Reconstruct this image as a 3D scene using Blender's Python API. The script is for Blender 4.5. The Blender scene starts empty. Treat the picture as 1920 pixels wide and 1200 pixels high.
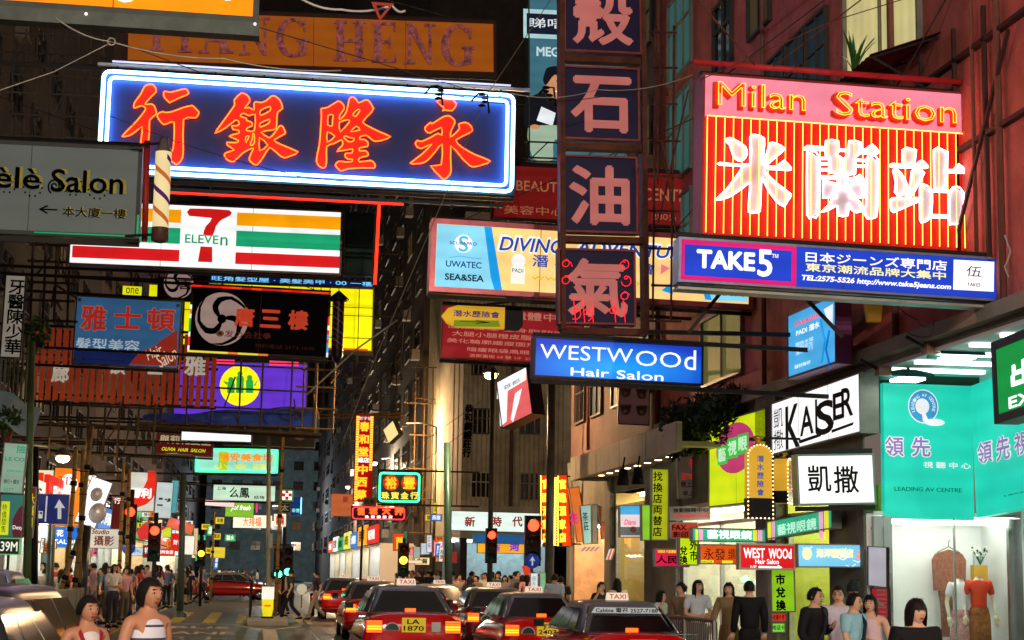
import bpy, math, random
from math import sin, cos, pi, radians as R
from mathutils import Matrix, Vector
random.seed(7)
S = bpy.context.scene
C = S.collection
# ---------------------------------------------------------------- camera
EYE = Vector((0, 0, 1.72))
F = 3200.0
cam = bpy.data.cameras.new("camera"); cam.lens = 60; cam.sensor_width = 36
cam.clip_start = .1; cam.clip_end = 1500
camo = bpy.data.objects.new("camera", cam); C.objects.link(camo)
CM = Matrix.Rotation(-.14502290567739068, 4, 'Z') @ Matrix.Rotation(pi/2 + .14724525786829076, 4, 'X') @ Matrix.Rotation(.016, 4, 'Z')
camo.matrix_world = Matrix.Translation(EYE) @ CM
S.camera = camo
# ---------------------------------------------------------------- night sky, exposure
w = bpy.data.worlds.new("World"); S.world = w; w.use_nodes = True
nt = w.node_tree; nt.nodes.clear()
sky = nt.nodes.new('ShaderNodeTexSky'); sky.sky_type = 'NISHITA'; sky.sun_disc = False
sky.sun_elevation = R(-4); sky.sun_rotation = R(200)
bg = nt.nodes.new('ShaderNodeBackground'); bg.inputs[1].default_value = .05
bg2 = nt.nodes.new('ShaderNodeBackground'); bg2.inputs[0].default_value = (.95, .72, .6, 1); bg2.inputs[1].default_value = .17
ad = nt.nodes.new('ShaderNodeAddShader'); wo = nt.nodes.new('ShaderNodeOutputWorld')
nt.links.new(sky.outputs[0], bg.inputs[0]); nt.links.new(bg.outputs[0], ad.inputs[0])
nt.links.new(bg2.outputs[0], ad.inputs[1]); nt.links.new(ad.outputs[0], wo.inputs[0])
S.view_settings.view_transform = 'Standard'; S.view_settings.look = 'None'
S.view_settings.exposure = 0.0; S.view_settings.gamma = 1
S.render.engine = 'CYCLES'
S.cycles.use_denoising = True
S.cycles.max_bounces = 6; S.cycles.diffuse_bounces = 3; S.cycles.glossy_bounces = 3
S.cycles.transparent_max_bounces = 12; S.cycles.sample_clamp_indirect = 3; S.cycles.sample_clamp_direct = 0
S.cycles.caustics_reflective = False; S.cycles.caustics_refractive = False

# ---------------------------------------------------------------- helpers
def lin(c):
    return tuple(((v/255/12.92) if v/255 <= .04045 else ((v/255+.055)/1.055)**2.4) for v in c)
MC = {}
def mat(col, rough=.6, metal=0., emit=0., grime=.25, gs=3., spec=.3, alpha=None, bump=0.):
    """sRGB 0-255 base colour; emit > 0 makes it a light giver of that colour."""
    key = (tuple(col), rough, metal, emit, grime, gs, spec, alpha, bump)
    if key in MC: return MC[key]
    m = bpy.data.materials.new("surface"); m.use_nodes = True
    n = m.node_tree; b = n.nodes['Principled BSDF']; L = n.links
    c = lin(col)
    b.inputs['Base Color'].default_value = (*c, 1)
    b.inputs['Roughness'].default_value = rough; b.inputs['Metallic'].default_value = metal
    b.inputs['Specular IOR Level'].default_value = spec
    if emit:
        b.inputs['Base Color'].default_value = (c[0]*.5, c[1]*.5, c[2]*.5, 1)
        b.inputs['Emission Color'].default_value = (*c, 1); b.inputs['Emission Strength'].default_value = emit
        if emit < 6:   # emission varied as if by tubes behind; unlit painted boards get it too
            tc = n.nodes.new('ShaderNodeTexCoord'); no = n.nodes.new('ShaderNodeTexNoise'); no.inputs['Scale'].default_value = 1.3
            no.inputs['Detail'].default_value = 5
            mr = n.nodes.new('ShaderNodeMapRange'); mr.inputs[1].default_value = .3; mr.inputs[2].default_value = .7
            mr.inputs[3].default_value = emit*.86; mr.inputs[4].default_value = emit*1.1
            wv = n.nodes.new('ShaderNodeTexWave'); wv.bands_direction = 'Y'; wv.inputs['Scale'].default_value = .9; wv.inputs['Distortion'].default_value = .6
            m2 = n.nodes.new('ShaderNodeMapRange'); m2.inputs[3].default_value = .93; m2.inputs[4].default_value = 1.05; mu = n.nodes.new('ShaderNodeMath'); mu.operation = 'MULTIPLY'
            L.new(tc.outputs['Object'], wv.inputs['Vector']); L.new(wv.outputs[1], m2.inputs[0]); L.new(m2.outputs[0], mu.inputs[1])
            L.new(tc.outputs['Object'], no.inputs['Vector']); L.new(no.outputs[0], mr.inputs[0]); L.new(mr.outputs[0], mu.inputs[0]); L.new(mu.outputs[0], b.inputs['Emission Strength'])
    elif grime:
        tc = n.nodes.new('ShaderNodeTexCoord'); no = n.nodes.new('ShaderNodeTexNoise')
        no.inputs['Scale'].default_value = gs; no.inputs['Detail'].default_value = 8; no.inputs['Roughness'].default_value = .68
        mr = n.nodes.new('ShaderNodeMapRange'); mr.inputs[1].default_value = .35; mr.inputs[2].default_value = .65
        mr.inputs[3].default_value = 1-grime; mr.inputs[4].default_value = 1+grime*.4
        mx = n.nodes.new('ShaderNodeVectorMath'); mx.operation = 'SCALE'; mx.inputs[0].default_value = c
        L.new(tc.outputs['Object'], no.inputs['Vector']); L.new(no.outputs[0], mr.inputs[0]); L.new(mr.outputs[0], mx.inputs['Scale'])
        L.new(mx.outputs[0], b.inputs['Base Color'])
        if bump:
            bu = n.nodes.new('ShaderNodeBump'); bu.inputs['Strength'].default_value = bump; bu.inputs['Distance'].default_value = .02
            n2 = n.nodes.new('ShaderNodeTexNoise'); n2.inputs['Scale'].default_value = 25; n2.inputs['Detail'].default_value = 4
            L.new(tc.outputs['Object'], n2.inputs['Vector']); L.new(n2.outputs[0], bu.inputs['Height']); L.new(bu.outputs[0], b.inputs['Normal'])
    if alpha is not None: b.inputs['Alpha'].default_value = alpha
    m.cycles.emission_sampling = 'AUTO'
    MC[key] = m
    return m
def lb(col, e=1.): return mat(col, .6, 0, e, spec=.12)          # printed light box sheet
def glass_mat():
    if 'g' in MC: return MC['g']
    m = bpy.data.materials.new("clear_glass"); m.use_nodes = True; n = m.node_tree; n.nodes.clear()
    o = n.nodes.new('ShaderNodeOutputMaterial'); t = n.nodes.new('ShaderNodeBsdfTransparent'); g = n.nodes.new('ShaderNodeBsdfGlossy')
    g.inputs['Roughness'].default_value = .03; mx = n.nodes.new('ShaderNodeMixShader'); fr = n.nodes.new('ShaderNodeMath'); fr.operation = 'MULTIPLY_ADD'
    lw = n.nodes.new('ShaderNodeLayerWeight'); lw.inputs[0].default_value = .2; fr.inputs[1].default_value = .25; fr.inputs[2].default_value = .03; n.links.new(lw.outputs['Facing'], fr.inputs[0])
    t.inputs[0].default_value = (.93, .97, .95, 1)
    n.links.new(fr.outputs[0], mx.inputs[0]); n.links.new(t.outputs[0], mx.inputs[1]); n.links.new(g.outputs[0], mx.inputs[2]); n.links.new(mx.outputs[0], o.inputs[0])
    MC['g'] = m; return m
GLASS = glass_mat()
DARK = mat((38, 34, 32), .6, .3); STEEL = mat((120, 118, 112), .45, .7); RUST = mat((105, 62, 48), .75, .3, grime=.5)
KK = mat((6, 6, 8), .9, spec=.02)
BLACK = mat((12, 11, 12), .5, spec=.2); GREYP = mat((92, 98, 92), .5, .3); WHITEP = mat((215, 213, 205), .5)
DGLASS = mat((12, 15, 17), .1, 0, grime=0, spec=.9)

def ob(name, me, parent=None, label=None, cat=None, group=None, kind=None):
    o = bpy.data.objects.new(name, me); C.objects.link(o)
    if parent is not None: o.parent = parent
    if label: o['label'] = label
    if cat: o['category'] = cat
    if group: o['group'] = group
    if kind: o['kind'] = kind
    return o
def thing(name, label, cat, loc=(0, 0, 0), rz=0, group=None):
    o = ob(name, None, None, label, cat, group); o.location = loc; o.rotation_euler = (0, 0, rz); return o
class MB:
    def __init__(s): s.v = []; s.f = []; s.mi = []; s.ms = []; s.sm = []
    def _m(s, m):
        if m not in s.ms: s.ms.append(m)
        return s.ms.index(m)
    def add(s, vs, fs, m, smooth=False):
        b = len(s.v); s.v += [tuple(v) for v in vs]; i = s._m(m)
        for f in fs: s.f.append([b+k for k in f]); s.mi.append(i); s.sm.append(smooth)
        return s
    def box(s, x0, y0, z0, x1, y1, z1, m):
        x0, x1 = sorted((x0, x1)); y0, y1 = sorted((y0, y1)); z0, z1 = sorted((z0, z1))
        return s.add([(x0,y0,z0),(x1,y0,z0),(x1,y1,z0),(x0,y1,z0),(x0,y0,z1),(x1,y0,z1),(x1,y1,z1),(x0,y1,z1)],
              [(0,3,2,1),(4,5,6,7),(0,1,5,4),(1,2,6,5),(2,3,7,6),(3,0,4,7)], m)
    def bar(s, a, b, r, m, n=6, r2=None, caps=True):
        a = Vector(a); b = Vector(b); d = (b-a)
        if d.length < 1e-6: return s
        d.normalize(); u = d.orthogonal().normalized(); w_ = d.cross(u); r2 = r if r2 is None else r2
        vs = [a+(u*cos(2*pi*k/n)+w_*sin(2*pi*k/n))*r for k in range(n)] + [b+(u*cos(2*pi*k/n)+w_*sin(2*pi*k/n))*r2 for k in range(n)]
        fs = [(k, (k+1) % n, n+(k+1) % n, n+k) for k in range(n)]
        if caps: fs += [tuple(range(n-1, -1, -1)), tuple(range(n, 2*n))]
        return s.add(vs, fs, m, n > 6)
    def path(s, pts, r, m, n=6, closed=False):
        P = [Vector(p) for p in pts]; N = len(P)
        if N < 2: return s
        vs = []; up = None
        for i in range(N):
            a = P[(i-1) % N] if (closed or i) else P[i]; b = P[(i+1) % N] if (closed or i < N-1) else P[i]
            t = (b-a)
            t = t.normalized() if t.length > 1e-9 else Vector((1, 0, 0))
            if up is None or abs(up.dot(t)) > .95:
                up = t.orthogonal().normalized()
            u = (up-t*up.dot(t)).normalized(); up = u; q = t.cross(u)
            vs += [P[i]+(u*cos(2*pi*k/n)+q*sin(2*pi*k/n))*r for k in range(n)]
        fs = []
        for i in range(N if closed else N-1):
            j = (i+1) % N
            for k in range(n): fs.append((i*n+k, i*n+(k+1) % n, j*n+(k+1) % n, j*n+k))
        if not closed: fs += [tuple(range(n-1, -1, -1)), tuple(range((N-1)*n, N*n))]
        return s.add(vs, fs, m, True)
    def prism(s, poly, z0, z1, m, ax='z'):
        n = len(poly)
        def T(x, y, z): return {'z': (x, y, z), 'y': (x, z, y), 'x': (z, x, y)}[ax]
        vs = [T(x, y, z0) for x, y in poly]+[T(x, y, z1) for x, y in poly]
        fs = [(k, (k+1) % n, n+(k+1) % n, n+k) for k in range(n)]+[tuple(range(n-1, -1, -1)), tuple(range(n, 2*n))]
        return s.add(vs, fs, m)
    def ball(s, c, r, m, nu=12, nv=8, sc=(1, 1, 1)):
        vs = []; fs = []
        for j in range(nv+1):
            t = pi*j/nv
            for k in range(nu): vs.append((c[0]+r*sc[0]*sin(t)*cos(2*pi*k/nu), c[1]+r*sc[1]*sin(t)*sin(2*pi*k/nu), c[2]+r*sc[2]*cos(t)))
        for j in range(nv):
            for k in range(nu): fs.append((j*nu+k, (j+1)*nu+k, (j+1)*nu+(k+1) % nu, j*nu+(k+1) % nu))
        return s.add(vs, fs, m, True)
    def lathe(s, prof, c, m, n=16, axis='z'):
        vs = []
        for r, h in prof:
            for k in range(n):
                a = r*cos(2*pi*k/n); b = r*sin(2*pi*k/n)
                vs.append({'z': (c[0]+a, c[1]+b, c[2]+h), 'x': (c[0]+h, c[1]+a, c[2]+b), 'y': (c[0]+a, c[1]+h, c[2]+b)}[axis])
        fs = [(i*n+k, i*n+(k+1) % n, (i+1)*n+(k+1) % n, (i+1)*n+k) for i in range(len(prof)-1) for k in range(n)]
        return s.add(vs, fs, m, True)
    def loft(s, rings, m, caps=True, smooth=True):
        n = len(rings[0]); vs = [p for r in rings for p in r]
        fs = [(i*n+k, i*n+(k+1) % n, (i+1)*n+(k+1) % n, (i+1)*n+k) for i in range(len(rings)-1) for k in range(n)]
        if caps: fs += [tuple(range(n-1, -1, -1)), tuple(range((len(rings)-1)*n, len(rings)*n))]
        return s.add(vs, fs, m, smooth)
    def build(s, name, parent=None, **k):
        me = bpy.data.meshes.new(name); me.from_pydata(s.v, [], s.f)
        for m in s.ms: me.materials.append(m)
        me.polygons.foreach_set('material_index', s.mi); me.polygons.foreach_set('use_smooth', s.sm); me.update()
        return ob(name, me, parent, **k)
    def base(s, name, label, cat, loc, group=None):     # one-mesh thing given in world coordinates, origin moved to loc
        s.v = [(x-loc[0], y-loc[1], z-loc[2]) for x, y, z in s.v]
        o = s.build(name, None, label=label, cat=cat, group=group); o.location = loc; return o
def struct(name, mb): return mb.build(name, kind='structure')

RM = CM.to_3x3()
def ray(px, py): return RM @ Vector(((px-960)/F, (600-py)/F, -1.))
def at(px, py, Y):                     # point seen at that pixel on the plane y = Y
    d = ray(px, py); return EYE + d*(Y/d.y)
def atX(px, py, X):
    d = ray(px, py); return EYE + d*(X/d.x)
def gr(px, py, z=0.):                  # point on the ground
    d = ray(px, py); return EYE + d*((z-EYE.z)/d.z)
def ppm(Y): return F/Y

WS = bpy.data.scenes.new('work'); WC = WS.collection      # scratch scene for evaluating lettering and skins, removed at the end
def ev(o):
    WC.objects.link(o); vl = WS.view_layers[0]; vl.update(); dg = vl.depsgraph
    me = bpy.data.meshes.new_from_object(o.evaluated_get(dg)); return me
TXC = {}
def txmesh(body, bold=0., extrude=0., shear=0., neon=0., res=3, space=1., line=1.):
    key = (body, bold, extrude, shear, neon, res, space, line)
    if key in TXC: return TXC[key]
    c = bpy.data.curves.new('t', 'FONT'); c.body = body; c.size = 1; c.resolution_u = res; c.space_character = space; c.space_line = line
    c.align_x = 'CENTER'; c.shear = shear
    if neon:
        c.offset = bold; c.fill_mode = 'NONE' if False else 'NONE'; c.bevel_depth = neon; c.bevel_resolution = 1
    else:
        c.offset = bold; c.extrude = extrude
    o = bpy.data.objects.new('t', c); me = ev(o)
    vs = [v.co.copy() for v in me.vertices]; fs = [tuple(p.vertices) for p in me.polygons]
    bpy.data.objects.remove(o); bpy.data.curves.remove(c); bpy.data.meshes.remove(me)
    if not vs: vs = [Vector((0, 0, 0))]*3; fs = [(0, 1, 2)]
    x0 = min(v.x for v in vs); x1 = max(v.x for v in vs); y0 = min(v.y for v in vs); y1 = max(v.y for v in vs)
    TXC[key] = (vs, fs, (x0, x1, y0, y1)); return TXC[key]
def put_text(mb, body, cx, cy, w_, h_, z, m, bold=0., depth=0., shear=0., neon=0., rot=0., res=3, space=1., line=1.):
    """lettering fitted to a w_ x h_ box, in the xy plane of its sign"""
    if bold > .012 and not neon and not body.isascii() or (bold >= .03 and body.isascii() and not neon and len(body) < 14):      # heavier strokes: the same lettering laid over itself a little aside
        b_ = bold*min(w_ / max(1, max(len(t) for t in body.split('\n'))), h_/(body.count('\n')+1))*.75
        for i_, (dx, dy) in enumerate(((0, 0), (1, 0), (-1, 0), (0, 1), (0, -1), (.7, .7), (-.7, -.7), (.7, -.7), (-.7, .7))[:5 if bold < .04 else 9]):
            put_text(mb, body, cx+dx*b_, cy+dy*b_, w_-2*b_, h_-2*b_, z+i_*.0006, m, 0., depth, shear, 0., rot, res, space, line)
        return
    vs, fs, (x0, x1, y0, y1) = txmesh(body, bold, .5 if depth and not neon else 0., shear, neon, res, space, line)
    sx = w_/max(x1-x0, 1e-6); sy = (h_/max(y1-y0, 1e-6)) if h_ else sx
    if not w_: sx = sy
    sz = depth if (depth and not neon) else (min(sx, sy))
    ca, sa = cos(rot), sin(rot); out = []
    for v in vs:
        x = (v.x-(x0+x1)/2)*sx; y = (v.y-(y0+y1)/2)*sy
        out.append((cx+x*ca-y*sa, cy+x*sa+y*ca, z+v.z*sz+(depth*.5 if depth and not neon else 0)))
    mb.add(out, fs, m, bool(neon))
def poly_fill(mb, polys, z, m, depth=0.):
    """filled outline with holes (first polygon outside) through a 2D curve"""
    c = bpy.data.curves.new('p', 'CURVE'); c.dimensions = '2D'; c.fill_mode = 'BOTH' if depth else 'FRONT'; c.extrude = depth/2
    for P in polys:
        sp = c.splines.new('POLY'); sp.points.add(len(P)-1)
        for i, p in enumerate(P): sp.points[i].co = (p[0], p[1], 0, 1)
        sp.use_cyclic_u = True
    o = bpy.data.objects.new('p', c); me = ev(o)
    mb.add([(v.co.x, v.co.y, v.co.z+z+depth/2) for v in me.vertices], [tuple(p.vertices) for p in me.polygons], m)
    bpy.data.objects.remove(o); bpy.data.curves.remove(c); bpy.data.meshes.remove(me)
def smooth_pts(P, k=3):
    out = []; n = len(P)
    for i in range(n):
        p0, p1, p2, p3 = (Vector(P[(i+j) % n]) for j in (-1, 0, 1, 2))
        d1 = (p1-p0); d2 = (p2-p1)
        for q in range(k):
            t = q/k; T = .5
            m1 = (p2-p0)*T*.7; m2 = (p3-p1)*T*.7
            out.append((2*t**3-3*t*t+1)*p1+(t**3-2*t*t+t)*m1+(-2*t**3+3*t*t)*p2+(t**3-t*t)*m2)
    return out

class Sign:
    """A sign box fitted to its seen corners on its own plane; sheets, lettering and tubes are real parts in front of it."""
    def __init__(s, name, label, cat, TL, TR, BL, Y=None, X=None, yaw=None, depth=.25, frame=DARK, face=None, fw=.05, group=None, parts=True, fname='frame'):
        if X is not None: s.P0 = Vector((X, 0, 0)); s.n = Vector((-1 if X > 0 else 1, 0, 0))
        else:
            a = R(yaw or 0); s.P0 = at(TL[0], TL[1], Y) if yaw else Vector((0, Y, 0)); s.n = Vector((sin(a), -cos(a), 0))
        s.sl = (TR[1]-TL[1])/(TR[0]-TL[0]); s.yp = X is None
        a, b, c = s.hit(*TL), s.hit(*TR), s.hit(*BL)
        u = (b-a).normalized(); v = s.n.cross(u).normalized()
        s.W = (b-a).length; s.H = abs((a-c).dot(v))
        mid = (a+b)/2 - v*s.H
        M = Matrix((( u.x, v.x, s.n.x, mid.x), (u.y, v.y, s.n.y, mid.y), (u.z, v.z, s.n.z, mid.z), (0, 0, 0, 1)))
        s.M = M; s.Mi = M.inverted(); s.depth = depth
        s.e = ob(name, None, None, label, cat, group); s.e.matrix_world = M
        s.n_ = s.n
        if frame is not None:
            f = MB(); W, H, w2 = s.W/2, s.H, fw
            f.box(-W, 0, -depth, W, H, -.03, frame)
            for (x0, y0, x1, y1) in ((-W, 0, W, w2), (-W, H-w2, W, H), (-W, w2, -W+w2, H-w2), (W-w2, w2, W, H-w2)):
                f.box(x0, y0, -.0301, x1, y1, .02, frame)
            f.build(fname, s.e)
        if face is not None:
            q = MB(); q.box(-s.W/2+fw, fw, -.029, s.W/2-fw, s.H-fw, 0, face); q.build('face', s.e)
            if s.W > 3:
                k = int(s.W/2.3)
                for i in range(1, k+1): x = -s.W/2+s.W*i/(k+1); q = MB(); q.box(x-.006, fw, .0, x+.006, s.H-fw, .0016, mat((70, 68, 62), .6)); q.build('panel_seam', s.e)
    def hit(s, px, py):
        d = ray(px, py); t = (s.P0-EYE).dot(s.n)/d.dot(s.n); return EYE+d*t
    def loc(s, px, py):
        q = s.Mi @ s.hit(px, py); return (q.x, q.y)
    def dims(s, b):
        x0, y0, x1, y1 = b; cx, cy = s.loc((x0+x1)/2, (y0+y1)/2)
        l = s.loc(x0, (y0+y1)/2); r = s.loc(x1, (y0+y1)/2); t = s.loc((x0+x1)/2, y0); d = s.loc((x0+x1)/2, y1)
        return cx, cy, abs(r[0]-l[0]), abs(t[1]-d[1])
    def fit(s, b, k):                  # seen boxes include the slant of the sign: take it off, lettering runs parallel to the sign
        if abs(k.get('rot', 0)) <= .08 or not s.yp: k['rot'] = 0
        if k['rot'] == 0:
            x0, y0, x1, y1 = b; d = min(abs(s.sl)*(x1-x0), (y1-y0)*.5)*.95; b = (x0, y0+d/2, x1, y1-d/2)
        return b, k
    def text(s, body, b, m, z=.006, name='lettering', mb=None, **k):
        b, k = s.fit(b, k); q = mb or MB(); cx, cy, w_, h_ = s.dims(b); put_text(q, body, cx, cy, w_, h_, z, m, **k)
        return q if mb is not None else q.build(name, s.e)
    def rect(s, b, m, z=.003, z0=None, name='panel', mb=None):
        q = mb or MB(); cx, cy, w_, h_ = s.dims(b); q.box(cx-w_/2, cy-h_/2, z-.002 if z0 is None else z0, cx+w_/2, cy+h_/2, z, m)
        return q if mb is not None else q.build(name, s.e)
    def disc(s, px, py, r, m, z=.004, name='emblem', mb=None, sy=1., n=28, z0=None):
        q = mb or MB(); cx, cy, w_, h_ = s.dims((px-r, py-r*sy, px+r, py+r*sy))
        q.prism([(cx+w_/2*cos(2*pi*k/n), cy+h_/2*sin(2*pi*k/n)) for k in range(n)], z-.002 if z0 is None else z0, z, m)
        return q if mb is not None else q.build(name, s.e)
    def poly(s, polys, m, z=.004, depth=0., name='emblem', mb=None, sm=0):
        q = mb or MB(); P = [[s.loc(*p) for p in pl] for pl in polys]
        if sm: P = [[(v.x, v.y) for v in smooth_pts(pl, sm)] for pl in P]
        poly_fill(q, P, z, m, depth); return q if mb is not None else q.build(name, s.e)
    def tube(s, pts, r, m, z=.05, closed=False, name='neon_tube', mb=None, sm=0, n=6):
        q = mb or MB(); P = [s.loc(*p) for p in pts]
        if sm and closed: P = [(v.x, v.y) for v in smooth_pts(P, sm)]
        q.path([(x, y, z) for x, y in P], r, m, n, closed); return q if mb is not None else q.build(name, s.e)
    def neon(s, body, b, m, r=.02, z=.04, name='neon_lettering', mb=None, bold=0., res=2, space=1., line=1.):
        b, _k = s.fit(b, {}); q = mb or MB(); cx, cy, w_, h_ = s.dims(b)
        vs, fs, bb = txmesh(body, bold, 0, 0, 0, res, space, line)
        k = min(w_/(bb[1]-bb[0]), h_/(bb[3]-bb[2]))
        put_text(q, body, cx, cy, w_, h_, z, m, bold=bold, neon=r/k, res=res, space=space, line=line)
        return q if mb is not None else q.build(name, s.e)
    def border(s, r, m, z=.05, inset=.05, name='neon_border', rad=.12, n=6, xy=None):
        x = s.W/2-inset; y0 = inset; y1 = s.H-inset; P = []
        for cx, cy, a0 in ((x-rad, y1-rad, 0), (-x+rad, y1-rad, 90), (-x+rad, y0+rad, 180), (x-rad, y0+rad, 270)):
            for k in range(5): a = R(a0+k*22.5); P.append((cx+rad*cos(a), cy+rad*sin(a), z))
        MB().path(P, r, m, n, True).build(name, s.e)
    def bars(s, pts, r=.025, m=None, name='support_bar'):      # struts given in world points
        q = MB(); m = m or DARK
        for a, b in pts: q.bar(s.Mi @ Vector(a), s.Mi @ Vector(b), r, m)
        return q.build(name, s.e)
    def arms(s, side, X=None, r=.035, m=None, wires=1):
        """two square steel arms back to the facade and stay wires"""
        W, H, d = s.W/2, s.H, s.depth; X = (9.5 if side > 0 else -8.6) if X is None else X
        a = s.M @ Vector((-side*W, H+.06, -d/2)); b = s.M @ Vector((side*W, H+.06, -d/2)); g = (X-b.x)*side
        for nm, h in (('support_arm', H+.05), ('support_arm', -.05)):
            q = MB(); q.box(-side*W, h-r, -d/2-r, side*(W+max(g, 0)), h+r, -d/2+r, m or DARK); q.build(nm, s.e)
        if wires:
            q = MB()
            for t, hh in ((.1, 3.0), (.75, 2.2)):
                x = -side*W*(1-t)+side*W*t
                q.bar((x, H+.06, -d/2), (side*(W+max(g, .1)), H+hh, -d/2+.6), .012, DARK, 4)
            q.build('stay_wire', s.e)
# ================================================================ setting: road, pavements
def asphalt():
    m = bpy.data.materials.new('asphalt'); m.use_nodes = True; n = m.node_tree; b = n.nodes['Principled BSDF']; L = n.links
    tc = n.nodes.new('ShaderNodeTexCoord'); a = n.nodes.new('ShaderNodeTexNoise'); a.inputs['Scale'].default_value = .6; a.inputs['Detail'].default_value = 8
    c = n.nodes.new('ShaderNodeTexNoise'); c.inputs['Scale'].default_value = 60; c.inputs['Detail'].default_value = 3
    r = n.nodes.new('ShaderNodeValToRGB'); r.color_ramp.elements[0].position = .35; r.color_ramp.elements[1].position = .68
    r.color_ramp.elements[0].color = (.035, .036, .038, 1); r.color_ramp.elements[1].color = (.075, .074, .07, 1)
    q = n.nodes.new('ShaderNodeMapRange'); q.inputs[3].default_value = .32; q.inputs[4].default_value = .6
    bu = n.nodes.new('ShaderNodeBump'); bu.inputs['Strength'].default_value = .5; bu.inputs['Distance'].default_value = .01
    L.new(tc.outputs['Object'], a.inputs['Vector']); L.new(tc.outputs['Object'], c.inputs['Vector']); L.new(a.outputs[0], r.inputs[0]); L.new(r.outputs[0], b.inputs['Base Color'])
    L.new(a.outputs[0], q.inputs[0]); L.new(q.outputs[0], b.inputs['Roughness']); L.new(c.outputs[0], bu.inputs['Height']); L.new(bu.outputs[0], b.inputs['Normal'])
    return m
ASPH = asphalt(); PAVE = mat((128, 116, 104), .7, grime=.35, gs=2); KERB = mat((150, 148, 140), .7, grime=.3)
def zr(x): return -.13*max(0, min(1, (x-2.)/3.2))        # road camber falls to the right
q = MB(); xs = [-120, -4.3, 0, 2, 2.8, 3.6, 4.4, 5.2, 6.6, 14, 120]; ys = [-40, 0, 20, 40, 60, 80, 120, 300, 900]
q.add([(x, y, zr(x)) for y in ys for x in xs], [(j*len(xs)+i, j*len(xs)+i+1, (j+1)*len(xs)+i+1, (j+1)*len(xs)+i) for j in range(len(ys)-1) for i in range(len(xs)-1)], ASPH, False)
q.build('ground', kind='structure')
q = MB(); q.box(-16, -10, -.3, -4.45, 300, .11, PAVE); q.box(-4.45, -10, -.3, -4.3, 300, .115, KERB); q.build('pavement', kind='structure')
q = MB(); q.box(6.75, 21, -.4, 20, 52, .0, PAVE); q.box(6.6, 21, -.4, 6.75, 52.15, .005, KERB); q.box(4.6, -10, -.4, 20, 20.99, .0, PAVE); q.box(4.45, -10, -.4, 4.6, 21, .005, KERB); q.build('pavement', kind='structure')
q = MB(); q.box(6.6, 70, -.4, 40, 300, .0, PAVE); q.build('pavement', kind='structure')
YEL = mat((190, 170, 30), .6, grime=.35); WLN = mat((175, 172, 165), .6, grime=.35)
q = MB()
for x in (-2.75, -1.65, -.58, 1.42, 2.62, 3.8, 5.):
    z = zr(x); q.add([(x, 56, z+.004), (x+.42, 56, zr(x+.42)+.004), (x+.42, 69, zr(x+.42)+.004), (x, 69, z+.004)], [(0, 1, 2, 3)], YEL)
for x in (-3.75, -3.95): q.box(x, 30, .002, x+.09, 56, .004, YEL); q.box(x, 70, .002, x+.09, 240, .004, YEL)
q.build('road_marking', kind='structure')
q = MB()
for k in range(6): q.box(.32, 36+k*-7, .002, .5, 39+k*-7, .004, WLN)
q.box(.25, 42, .002, .62, 50, .004, WLN); q.box(-3.2, 54.6, .002, -.3, 54.9, .0045, WLN); q.box(1.6, 54.4, .002, 2, 54.7, .0045, WLN)
for sgn in (-1, 1): q.prism([(.43, 49.6), (.43+sgn*1.0, 53.4), (.43+sgn*1.0, 53.8), (.43, 50.4)][::sgn], .002, .0045, WLN)
vs = []
for t_, yc, h_, w_ in (('BUS', 51.6, 1.8, 1.7), ('LANE', 47.2, 1.9, 2.1), ('巴士', 43.4, 2.4, 1.8)):
    put_text(q, t_, -1.55, yc, w_, h_, .004, WLN, bold=.02)
q.build('road_marking', kind='structure')
q = MB(); RL = mat((110, 105, 95), .3, .9, grime=.2)
for x in (1.56, 2.63): q.add([(x, -10, zr(x)+.006), (x+.07, -10, zr(x)+.006), (x+.07, 260, zr(x)+.006), (x, 260, zr(x)+.006)], [(0, 1, 2, 3)], RL)
for x in (1.64, 2.71): q.add([(x, -10, zr(x)+.005), (x+.06, -10, zr(x)+.005), (x+.06, 260, zr(x)+.005), (x, 260, zr(x)+.005)], [(0, 1, 2, 3)], BLACK)
q.build('tram_rail', kind='structure')
q = MB(); q.prism([(-.2, 54), (1.05, 54), (1.1, 60), (-.25, 60)], 0, .13, KERB); q.build('traffic_island', kind='structure')
# ================================================================ buildings
def wall_mat(c, g=.35): return mat(c, .85, 0, 0, g, 1.1, .3, None, .6)
PINKW = wall_mat((188, 100, 92)); BRWN = wall_mat((96, 76, 70)); BEIGE = wall_mat((172, 172, 154)); DKW = wall_mat((52, 46, 42)); TEALW = wall_mat((110, 128, 128)); CONC = wall_mat((150, 146, 132), .2)
FRM = mat((120, 116, 106), .5); FRD = mat((56, 52, 50), .5)
def window(parent, X, y0, z0, y1, z1, pane, fr=FRM, side=1, mull=(1, 1), name='window', plane='X'):
    """frame proud of the wall, pane in it; side=+1 for walls that face -X"""
    t = .06; q = MB(); sx = -side
    def bx(b, a0, c0, a1, c1, d0, d1, m):
        if plane == 'X': b.box(X+sx*d0, a0, c0, X+sx*d1, a1, c1, m)
        else: b.box(a0, X+sx*d0, c0, a1, X+sx*d1, c1, m)
    for a in ((y0, z0, y1, z0+t), (y0, z1-t, y1, z1), (y0, z0+t, y0+t, z1-t), (y1-t, z0+t, y1, z1-t)): bx(q, *a, 0, .09, fr)
    for i in range(1, mull[0]+1): yy = y0+(y1-y0)*i/(mull[0]+1); bx(q, yy-.02, z0+t, yy+.02, z1-t, .02, .07, fr)
    for i in range(1, mull[1]+1): zz = z0+(z1-z0)*(1-i/(mull[1]+1.6)); bx(q, y0+t, zz-.02, y1-t, zz+.02, .021, .071, fr)
    w_ = q.build(name, parent); p = MB(); bx(p, y0+t, z0+t, y1-t, z1-t, .004, .018, pane); p.build('pane', w_); return w_
random.seed(11)
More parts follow.
